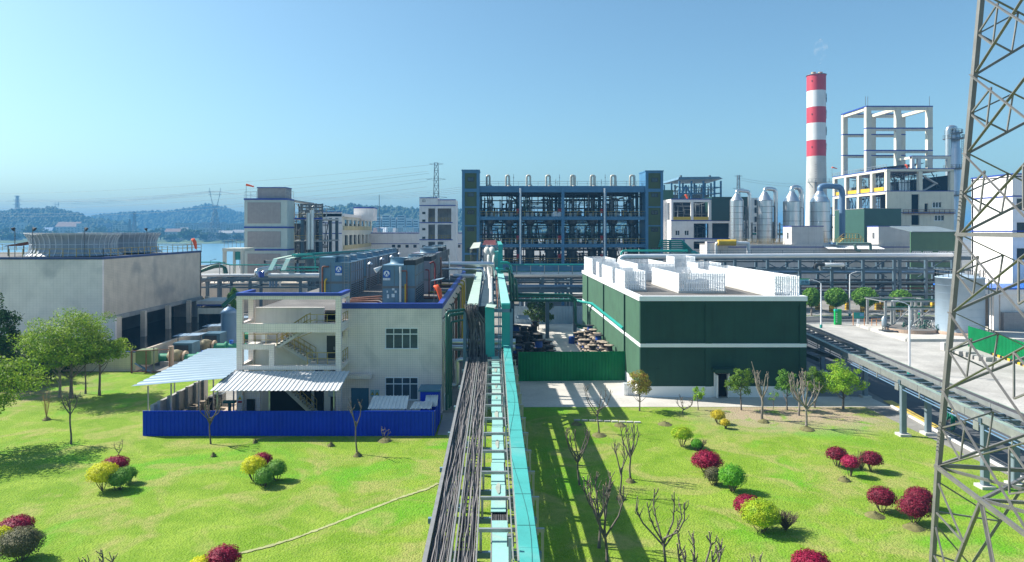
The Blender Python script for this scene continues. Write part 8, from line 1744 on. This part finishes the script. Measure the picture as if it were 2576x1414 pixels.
# --- the left cluster
tree(180,1001,782,240,'big','spreading light-green tree, largest of the left cluster',41,trunkh=.36,n=10000,leaf=.2,clumps=80,r_=.17); tree(251,994,838,150,'big','tree with a slim dark trunk at the right of the left cluster',42,trunkh=.45,n=5200,leaf=.24,clumps=38,r_=.13)
tree(151,999,850,150,'big','shaded tree with pale trunk left of the largest one',43,trunkh=.45,n=3600,leaf=.24,clumps=28,mat=bark_l,r_=.14); tree(215,990,860,90,'dk','thin double-stemmed tree in the left cluster',44,trunkh=.5,n=2000,leaf=.24,clumps=20,r_=.09)
tree(-55,1135,890,300,'big','big tree whose crown overhangs the left edge of the picture',45,trunkh=.32,n=9000,leaf=.22,clumps=60,r_=.2); tree(-10,985,740,120,'dk','dark tree against the tan wall at the left edge',46,trunkh=.25,n=4000,leaf=.3,clumps=30,r_=.15)
for i, (px, py, w_, h_, kd) in enumerate(((25,975,150,100,'dk'),(95,960,140,95,'dk'),(60,925,150,85,'big'),(150,935,130,80,'dk'),(-15,955,120,110,'dk'))):
    x, y, _ = px2(px, py); t_ = thing('bush', ('dark bush at the left edge of the thicket', 'dark bush in the middle of the thicket', 'lighter bush behind the thicket', 'dark bush at the right of the thicket', 'dark bush half outside the left edge')[i], 'bush', (x, y, 0), 'thicket under the left trees'); r_ = w_/2*y/F; h2 = h_*y/F
    m = MB().use(Lg[kd]); leaves(m, (x, y, h2*.5), (r_, r_*.8, h2*.5), 3600, .28, 80 + i, 34); leaves(m, (x, y, h2*.42), (r_*.8, r_*.6, h2*.4), 1800, .28, 90 + i, 0, shell=.3); m.build('foliage', None, t_)
    st = MB().use(tw)
    for k in range(6): st.tube([(x, y, 0), (x + math.cos(k)*r_*.6, y + math.sin(k)*r_*.5, h2*.5)], .04, 5)
    st.build('stem', None, t_)
fl = MB().use(Lg['gold']); x, y, _ = px2(4, 950); leaves(fl, (x, y, 3.6), (1.3, .9, 1.1), 500, .22, 99, 6); tag(fl.build('flowering_bush'), 'spray of yellow blossom at the left edge above the thicket', 'bush')
# kerb stones lying on the lawn near the path
m = thing('concrete_edging', 'row of pale edging blocks lying on the grass below the path', 'edging'); 
for i in range(9): x, y, _ = px2(1452 + i*19, 1058 + i*.7); MB().use(concrete_l if i > 4 else concrete).box(x - .28, x + .25, y - .12, y + .12, 0, .16).build('block', None, m)
# ---------------------------------------------------------------- across the river: town, trees, pylons, lines
rr = random.Random(17)
def house(px0, px1, top, D_, label, wall=far_wall, roof=far_roof, flat=False, base=-.6, grp='houses across the river', n=3):
    x0, x1 = X(px0, D_), X(px1, D_); zt_ = Z(top, D_); h_ = thing('house', label, 'house', ((x0+x1)/2, D_, base), grp); zw_ = zt_ - (.0 if flat else (zt_-base)*.28); d_ = max(8, (x1-x0)*.5)
    MB().use(wall).box(x0, x1, D_, D_ + d_, base, zw_).build('wall', None, h_)
    m = MB().use(roof)
    if flat: m.box(x0 - .6, x1 + .6, D_ - .6, D_ + d_ + .6, zt_, zt_ + .6)
    else: m.add([(x0-1,D_-1,zw_),(x1+1,D_-1,zw_),(x1+1,D_+d_+1,zw_),(x0-1,D_+d_+1,zw_),(x0-1,D_+d_/2,zt_),(x1+1,D_+d_/2,zt_)], [(0,1,5,4),(2,3,4,5),(1,2,5),(3,0,4),(0,3,2,1)])
    m.build('roof', None, h_); rows = max(1, int((zw_-base)/3.4))
    for r_ in range(rows):
        for k in range(n):
            xx = x0 + (x1-x0)*(k + .5)/n; ww = (x1-x0)/n*.22; MB().use(glass_d).box(xx - ww, xx + ww, D_ - .08, D_ + .1, base + 3.2*r_ + 1.1, base + 3.2*r_ + 2.6).build('window', None, h_)
Hs = [(140,196,558,1330,'white house with a red roof beyond the near fan stack','w','r',0,6),(192,214,563,1328,'long bright sheet roof right of the red-roofed house','w','w',1,2),(108,130,572,1300,'small blue-roofed house at the far bank','w','b',0,2),(0,20,578,1220,'white house at the far left edge','w','g',1,2),(22,48,576,1240,'pale house second from the left edge','w','g',1,3),(40,62,560,1420,'cream house half hidden by trees on the left','w','g',1,2),(283,313,566,1300,'white two-winged house behind the far fan stack','w','g',1,4),(415,452,575,1200,'white house with a brown lean-to roof by the river','w','r',0,4),(452,470,572,1260,'grey gabled house right of the brown lean-to','g','g',0,2),(500,545,574,1210,'long house with a bright roof near the river','w','w',1,5),(550,583,580,1190,'white farmhouse near the grey panelled block','w','g',0,4),(586,612,578,1200,'grey house beside the grey panelled block','g','g',0,3),(440,500,562,1500,'row of grey terraced houses beneath the right-hand hill','g','g',1,9),(505,560,560,1560,'second row of grey terraced houses','g','g',1,9),(562,612,563,1480,'third row of terraced houses at the hill foot','g','g',1,8),(245,275,562,1600,'faint grey house at the foot of the low ridge','g','g',1,5)]
for a, b, t_, D_, lb_, wl, rf, fl_, n in Hs: house(a, b, t_, D_, lb_, far_wall if wl == 'w' else far_grey, {'r': far_roof, 'w': white, 'b': far_blue, 'g': far_grey}[rf], bool(fl_), n=n)
for i, (a, b, t_) in enumerate(((945,958,545),(961,980,541),(984,996,547),(999,1018,542),(1022,1036,549),(1040,1052,552))):
    D_ = 900; x0, x1 = X(a,D_), X(b,D_); h_ = thing('apartment_block', ('leftmost','second','third','fourth','fifth','rightmost')[i] + ' hazy apartment block at the foot of the wooded hill', 'building', ((x0+x1)/2, D_, 0), 'apartment blocks below the hill'); zt_ = Z(t_,D_)
    MB().use(far_wall).box(x0, x1, D_, D_ + 12, 0, zt_).build('wall', None, h_)
    for k in range(int(zt_/3.3)): MB().use(dark).box(x0 + .6, x1 - .6, D_ - .1, D_, k*3.3 + 1.2, k*3.3 + 2.5).build('window_row', None, h_)
for i in range(14):
    D_ = rr.uniform(600, 850); px = 938 + i*9.2 + rr.uniform(-3,3); house(px, px + rr.uniform(8,15), rr.uniform(571,577), D_, ('first','second','third','fourth','fifth','sixth','seventh','eighth','ninth','tenth','eleventh','twelfth','thirteenth','fourteenth')[i] + ' low far house from the left below the apartment blocks', rr.choice([far_wall, far_grey]), rr.choice([far_roof, far_grey, white, far_blue]), rr.random() < .5, 0, 'low houses below the apartment blocks', 2)
# trees along the far bank, each its own tree
def fartree(px, D_, w_, h_, label, seed, base=-.8, kind='dk'):
    x = X(px, D_); t_ = thing('bank_tree', label, 'tree', (x, D_, base), 'trees along the far bank'); r2 = w_/2*D_/F; hh = h_*D_/F
    MB().use(bark).tube([(x, D_, base), (x, D_, base + hh*.5)], r2*.12, 6).build('trunk', None, t_)
    m = MB().use(Lg[kind]); leaves(m, (x, D_, base + hh*.58), (r2, r2*.8, hh*.46), 700, max(1.6, r2*.22), seed, 16); leaves(m, (x, D_, base + hh*.5), (r2*.8, r2*.6, hh*.38), 350, max(1.6, r2*.25), seed + 1, 0, shell=.2); m.build('crown', None, t_)
ft_ = [(75,1180,52,38),(30,1160,55,22),(135,1190,46,24),(170,1185,40,22),(225,1200,60,24),(262,1190,50,24),(300,1195,55,26),(345,1180,45,24),(385,1200,44,26),(430,1170,42,18),(475,1150,58,30),(520,1180,46,22),(560,1160,40,20),(598,1170,34,18),(404,1250,30,32),(250,1260,30,36),(536,1280,34,30),(585,1290,36,30),(455,1320,34,26),(5,1200,50,34),(110,1260,30,28),(195,1170,44,16),(330,1165,40,15)]
nmz = ['leftmost large','low wide','rounded','squat','broad hedge-like','bushy','full','low','loose','dense','biggest dark','mid-green','low round','small edge','tall narrow','tall conifer-like','pale tall','tall pale','slim','tall left-edge','thin','flat','low flat']
for i, (px, D_, w_, h_) in enumerate(ft_): fartree(px, D_, w_, h_, '%s tree on the far river bank, %s' % (nmz[i], 'behind the fan stacks' if 80 < px < 405 else ('at the left edge' if px <= 80 else 'above the water')), 200 + i)
for i in range(10):
    D_ = rr.uniform(420, 560); px = 930 + i*23 + rr.uniform(-5,5); fartree(px, D_, rr.uniform(20,34), rr.uniform(14,22), ('first','second','third','fourth','fifth','sixth','seventh','eighth','ninth','tenth')[i] + ' bushy tree from the left behind the long low hall', 260 + i, 0)
# distant transmission pylons
def towerfar(px, top, bot, D_, w0, label, style='arms', base=None):
    x = X(px, D_); zb_ = base if base is not None else Z(bot, D_); zt_ = Z(top, D_); t_ = thing('transmission_pylon', label, 'pylon', (x, D_, zb_), 'distant pylons'); m = MB().use(steeld); th_ = max(.12, D_/3300.)
    if style == 'arms':
        lattice_post(m, (x, D_, zb_), (x, D_, zb_ + (zt_-zb_)*.55), w0, w0*.45, 6, th_); lattice_post(m, (x, D_, zb_ + (zt_-zb_)*.55), (x, D_, zt_), w0*.45, w0*.28, 6, th_)
        m.build('mast', None, t_)
        for f, L_ in ((.99,.55),(.84,.75),(.66,.85),(.48,.8)):
            z = zb_ + (zt_-zb_)*f; a = MB().use(steeld)
            for s_ in (-1, 1): a.beam((x, D_, z + w0*.1), (x + s_*w0*L_, D_, z), th_); a.beam((x, D_, z - w0*.1), (x + s_*w0*L_, D_, z), th_)
            a.build('crossarm', None, t_)
    else:
        zw_ = zb_ + (zt_-zb_)*.58; lattice_post(m, (x, D_, zb_), (x, D_, zw_), w0, w0*.22, 7, th_); m.build('mast', None, t_); a = MB().use(steeld)
        for s_ in (-1, 1): a.beam((x, D_, zw_), (x + s_*w0*.42, D_, zb_ + (zt_-zb_)*.86), th_*1.3); a.beam((x + s_*w0*.15, D_, zw_), (x + s_*w0*.5, D_, zt_), th_*1.3); a.beam((x + s_*w0*.42, D_, zb_ + (zt_-zb_)*.86), (x + s_*w0*.5, D_, zt_), th_)
        a.beam((x - w0*.6, D_, zb_ + (zt_-zb_)*.88), (x + w0*.6, D_, zb_ + (zt_-zb_)*.88), th_*1.6); a.beam((x - w0*.6, D_, zb_ + (zt_-zb_)*.93), (x + w0*.6, D_, zb_ + (zt_-zb_)*.93), th_); a.build('crossarm', None, t_)
    return x, zt_, zb_
towerfar(1097.5, 410, 500, 330, 6.2, 'steel lattice pylon rising behind the slim white tower', base=0); towerfar(541, 473, 562, 1150, 19, 'V-headed pylon before the ridge left of the grey panelled block', 'v', base=-1); towerfar(43.5, 493, 524, 1700, 14, 'hazy pylon on top of the left hill', base=40); towerfar(143, 506, 540, 1900, 11, 'faint pylon on the right slope of the left hill', 'v', base=20)
towerfar(338, 534, 575, 1350, 10, 'dark pylon before the low ridge', base=-1); towerfar(1857.5, 441, 505, 420, 4.6, 'thin lattice mast left of the chimney', base=0); towerfar(326, 552, 585, 1300, 6, 'small mast left of the dark pylon', base=-1)
for px, top, D_ in ((954, 490, 320), (901, 517, 330), (967, 560, 500)): x = X(px, D_); tag(MB().use(steeld).box(x - .12, x + .12, D_, D_ + .2, 0, Z(top, D_)).build('mast'), {954:'tall thin mast above the apartment blocks',901:'short thin mast above the columned block',967:'low thin mast among the apartment blocks'}[px], 'mast')
# power lines
def wire(a, b, sag, label, r_=.05, grp='power lines'):
    pts = []; A, B_ = Vector(a), Vector(b)
    for i in range(17): u = i/16; p = A.lerp(B_, u); p.z -= sag*4*u*(1-u); pts.append(p)
    tag(MB().use(steeld).tube(pts, r_, 4, caps=False).build('power_line'), label, 'power line', grp)
for k, (py, dx) in enumerate(((414, -1.5), (431, -4), (449, -4.5), (470, -4.5), (436, -3.5), (455, -4))):
    wire((X(1097.5,330) + dx, 330, Z(py,330)), (X(-120,520), 520, Z((488,505,522,540,500,530)[k],520)), 4 + k*.7, ('topmost','second','third','fourth','fifth','sixth')[k] + ' line sagging left from the pylon behind the slim white tower', .05)
for k in range(6): wire((X(541,1150) - 8 + k*3, 1150, Z(480 + (k%2)*3,1150)), (X(43.5,1700), 1700, Z(498 + k*3,1700)), 10, ('first','second','third','fourth','fifth','sixth')[k] + ' hazy line between the V-headed pylon and the hilltop pylon', .16)
for k in range(4): wire((X(541,1150) - 6 + k*4, 1150, Z(481,1150)), (X(1200,700), 700, Z(466 + k*5,700)), 12, ('highest','second','third','lowest')[k] + ' hazy line running right from the V-headed pylon', .12)
wire((X(1857,420),420,Z(447,420)), (X(2020,420),420,Z(463,420)), 1, 'faint line from the thin mast towards the chimney', .06); wire((X(1857,420),420,Z(452,420)), (X(2020,420),420,Z(470,420)), 1, 'lower faint line from the thin mast towards the chimney', .06)
# river-side lamps
for i, (px, D_) in enumerate(((530, 300), (603, 300))):
    x = X(px,D_); t_ = thing('street_lamp', ('left','right')[i] + ' thin lamp post on the near river bank', 'street lamp', (x, D_, 0), 'river bank lamps'); MB().use(steeld).box(x - .1, x + .1, D_, D_ + .2, 0, Z(655 - i*10,D_)).build('pole', None, t_); MB().use(steeld).beam((x, D_, Z(655 - i*10,D_)), (x + (2.2 if i == 0 else -1.6), D_, Z(652 - i*10,D_)), .15).build('arm', None, t_); MB().use(steeld).box(x + (1.7 if i == 0 else -1.9), x + (2.4 if i == 0 else -1.2), D_ - .1, D_ + .3, Z(653 - i*10,D_), Z(651.5 - i*10,D_)).build('lamp_head', None, t_)
# ---------------------------------------------------------------- people
def person(x, y, z, yaw, helmet, label, pose=0):
    """one continuous body grown over a posed skeleton; workwear, boots and helmet over it"""
    t_ = thing('person', label, 'person', (x, y, z)); s_ = 1 if pose == 0 else -1
    J = dict(pel=(0,0,.95), sp=(0,.01,1.15), ch=(0,.0,1.36), nk=(0,0,1.50), hd=(0,-.02,1.60), tp=(0,-.01,1.72),
      lh=(-.10,0,.90), lk=(-.11,-.12*s_,.50), la=(-.11,-.16*s_+.12*(s_<0),.09), lt=(-.12,-.30*s_ + .1*(s_<0),.04), rh=(.10,0,.90), rk=(.11,.02*s_,.50), ra=(.11,.22*s_,.12), rt=(.12,.10*s_,.03),
      ls=(-.19,0,1.42), le=(-.27,.06,1.13), lw=(-.26,-.10,.92), rs=(.19,0,1.42), re=(.27,.04,1.13), rw=(.26,-.14,.94))
    for sd, w_ in (('l', 'lw'), ('r', 're')): pass
    F_ = []
    for sd, sg in (('l', -1), ('r', 1)):
        wx, wy, wz = J[sd + 'w']
        J[sd + 'pm'] = (wx, wy - .03, wz - .07)
        for k in range(4): J[sd + 'f%d' % k] = (wx + sg*0 + (-.03 + .02*k), wy - .05 - .006*k, wz - .115); J[sd + 'g%d' % k] = (wx + (-.03 + .02*k), wy - .03, wz - (.165, .175, .17, .155)[k])
        J[sd + 'th'] = (wx - sg*.045, wy - .06, wz - .07); J[sd + 'tq'] = (wx - sg*.05, wy - .08, wz - .11)
    def grow(edges, rad, name, mat, sub=1):
        used = sorted({a for e in edges for a in e}, key=lambda k: (k != 'pel', k)); idx = {k: i for i, k in enumerate(used)}; me = bpy.data.meshes.new(name)
        ca, sa = math.cos(yaw), math.sin(yaw); me.from_pydata([(x + J[k][0]*ca - J[k][1]*sa, y + J[k][0]*sa + J[k][1]*ca, z + J[k][2]) for k in used], [(idx[a], idx[b]) for a, b in edges], [])
        o = bpy.data.objects.new(name, me); C.objects.link(o); sk = o.modifiers.new('s', 'SKIN'); sk.use_smooth_shade = True
        for i, k in enumerate(used): r_ = rad.get(k, .05); me.skin_vertices[0].data[i].radius = (r_, r_) if not isinstance(r_, tuple) else r_; me.skin_vertices[0].data[i].use_root = (i == 0)
        sb = o.modifiers.new('b', 'SUBSURF'); sb.levels = sub; sb.render_levels = sub; bpy.context.view_layer.update(); dg = bpy.context.evaluated_depsgraph_get(); m2 = bpy.data.meshes.new_from_object(o.evaluated_get(dg)); bpy.data.objects.remove(o); m2.materials.clear(); m2.materials.append(mat)
        q = bpy.data.objects.new(name, m2); C.objects.link(q); q.parent = t_; q.matrix_parent_inverse = Matrix.Translation(-Vector(t_.location)); return q
    E = [('pel','sp'),('sp','ch'),('ch','nk'),('nk','hd'),('hd','tp'),('pel','lh'),('lh','lk'),('lk','la'),('la','lt'),('pel','rh'),('rh','rk'),('rk','ra'),('ra','rt'),('ch','ls'),('ls','le'),('le','lw'),('lw','lpm'),('ch','rs'),('rs','re'),('re','rw'),('rw','rpm')]
    for sd in 'lr':
        for k in range(4): E += [(sd+'pm', sd+'f%d' % k), (sd+'f%d' % k, sd+'g%d' % k)]
        E += [(sd+'pm', sd+'th'), (sd+'th', sd+'tq')]
    rad = dict(pel=.12, sp=.12, ch=.14, nk=.055, hd=.085, tp=.075, lh=.08, rh=.08, lk=.055, rk=.055, la=.04, ra=.04, lt=.035, rt=.035, ls=.06, rs=.06, le=.04, re=.04, lw=.028, rw=.028, lpm=.03, rpm=.03)
    for sd in 'lr':
        for k in range(4): rad[sd+'f%d' % k] = .009; rad[sd+'g%d' % k] = .008
        rad[sd+'th'] = .011; rad[sd+'tq'] = .009
    grow(E, rad, 'body', skin)
    E2 = E[:2] + [('ch','ls'),('ls','le'),('le','lw'),('ch','rs'),('rs','re'),('re','rw'),('pel','lh'),('lh','lk'),('lk','la'),('pel','rh'),('rh','rk'),('rk','ra')]
    grow(E2, dict(pel=(.18,.14), sp=(.19,.145), ch=(.19,.15), ls=.085, rs=.085, le=.062, re=.062, lw=.05, rw=.05, lh=.10, rh=.10, lk=.078, rk=.078, la=.065, ra=.065), 'workwear', workgreen)
    for sd in 'lr': grow([(sd+'a', sd+'t')], {sd+'a': .062, sd+'t': .055}, 'boot', black)
    ca, sa = math.cos(yaw), math.sin(yaw); hx, hy = x + .015*sa, y - .015*ca
    MB().use(helmet).lathe((hx, hy, z + 1.64), [(.15,0),(.155,.01),(.125,.03),(.12,.07),(.09,.13),(.01,.155)], 18, capt=False).build('helmet', None, t_)
    f = MB().use(skin); fx, fy = -(-sa)*0, 0
    def P(a, b, c_): return (x + a*ca - b*sa, y + a*sa + b*ca, z + c_)
    f.tube([P(0,-.10,1.615), P(0,-.135,1.585)], .014, 6); f.tube([P(-.095,0,1.60), P(-.11,.01,1.60)], .025, 6); f.tube([P(.095,0,1.60), P(.11,.01,1.60)], .025, 6); f.build('nose_and_ears', None, t_)
    f = MB().use(dark); f.tube([P(-.035,-.098,1.625), P(-.035,-.108,1.625)], .010, 6); f.tube([P(.035,-.098,1.625), P(.035,-.108,1.625)], .010, 6); f.box(*(lambda a: (a[0]-.02, a[0]+.02, a[1]-.006, a[1]+.006, a[2]-.004, a[2]+.004))(P(0,-.10,1.555))); f.build('eyes_and_mouth', None, t_)
x, y, _ = G(2397.5, 1087); person(x, y, .03, R(160), helm_y, 'person in green workwear and yellow helmet walking on the road behind the pylon leg')
x, y, _ = G(2389, 1063); person(x, y, .03, R(170), M('white_helmet', (.7,.72,.7), .4), 'person in green workwear just ahead of the yellow-helmeted one', 1)
x, y, _ = G(2312.5, 811); person(x, y, .3, R(90), helm_b, 'person in green workwear and blue helmet among the pipework of the tank apron', 1)
# faint steam above the chimney
sm = bpy.data.materials.new('smoke_wisp'); sm.use_nodes = True; n = sm.node_tree.nodes; L = sm.node_tree.links; n.clear(); ou = n.new('ShaderNodeOutputMaterial'); pv = n.new('ShaderNodeVolumePrincipled'); pv.inputs['Color'].default_value = (.9,.92,.95,1)
tc = n.new('ShaderNodeTexCoord'); nz_ = n.new('ShaderNodeTexNoise'); nz_.inputs['Scale'].default_value = .35; nz_.inputs['Detail'].default_value = 4; L.new(tc.outputs['Object'], nz_.inputs['Vector']); mr = n.new('ShaderNodeMapRange'); mr.inputs[1].default_value = .52; mr.inputs[2].default_value = .75; mr.inputs[4].default_value = .16; L.new(nz_.outputs['Fac'], mr.inputs[0]); L.new(mr.outputs[0], pv.inputs['Density']); L.new(pv.outputs[0], ou.inputs['Volume'])
m = MB(); m.lathe((X(2062,300), 299.5, Z(160,300)), [(.3,0),(2.2,2),(3.4,5),(3.0,8.5),(.5,10.5)], 16); tag(m.build('smoke', sm), 'faint wisp of pale smoke above the chimney flues', 'smoke', kind='stuff')
# ---------------------------------------------------------------- the air: one box of even haze round everything
hm = bpy.data.materials.new('haze_air'); hm.use_nodes = True; n = hm.node_tree.nodes; n.clear(); ou = n.new('ShaderNodeOutputMaterial'); pv = n.new('ShaderNodeVolumePrincipled')
pv.inputs['Color'].default_value = (.14,.43,.80,1); pv.inputs['Density'].default_value = .00037; pv.inputs['Anisotropy'].default_value = .0
hm.node_tree.links.new(pv.outputs[0], ou.inputs['Volume'])
m = MB(); m.box(-5200, 6000, -300, 4900, -6, 114); tag(m.build('haze', hm), 'thin blue haze lying over the plant, river and hills', 'haze', kind='stuff')
# ---------------------------------------------------------------- finish
base_empties()
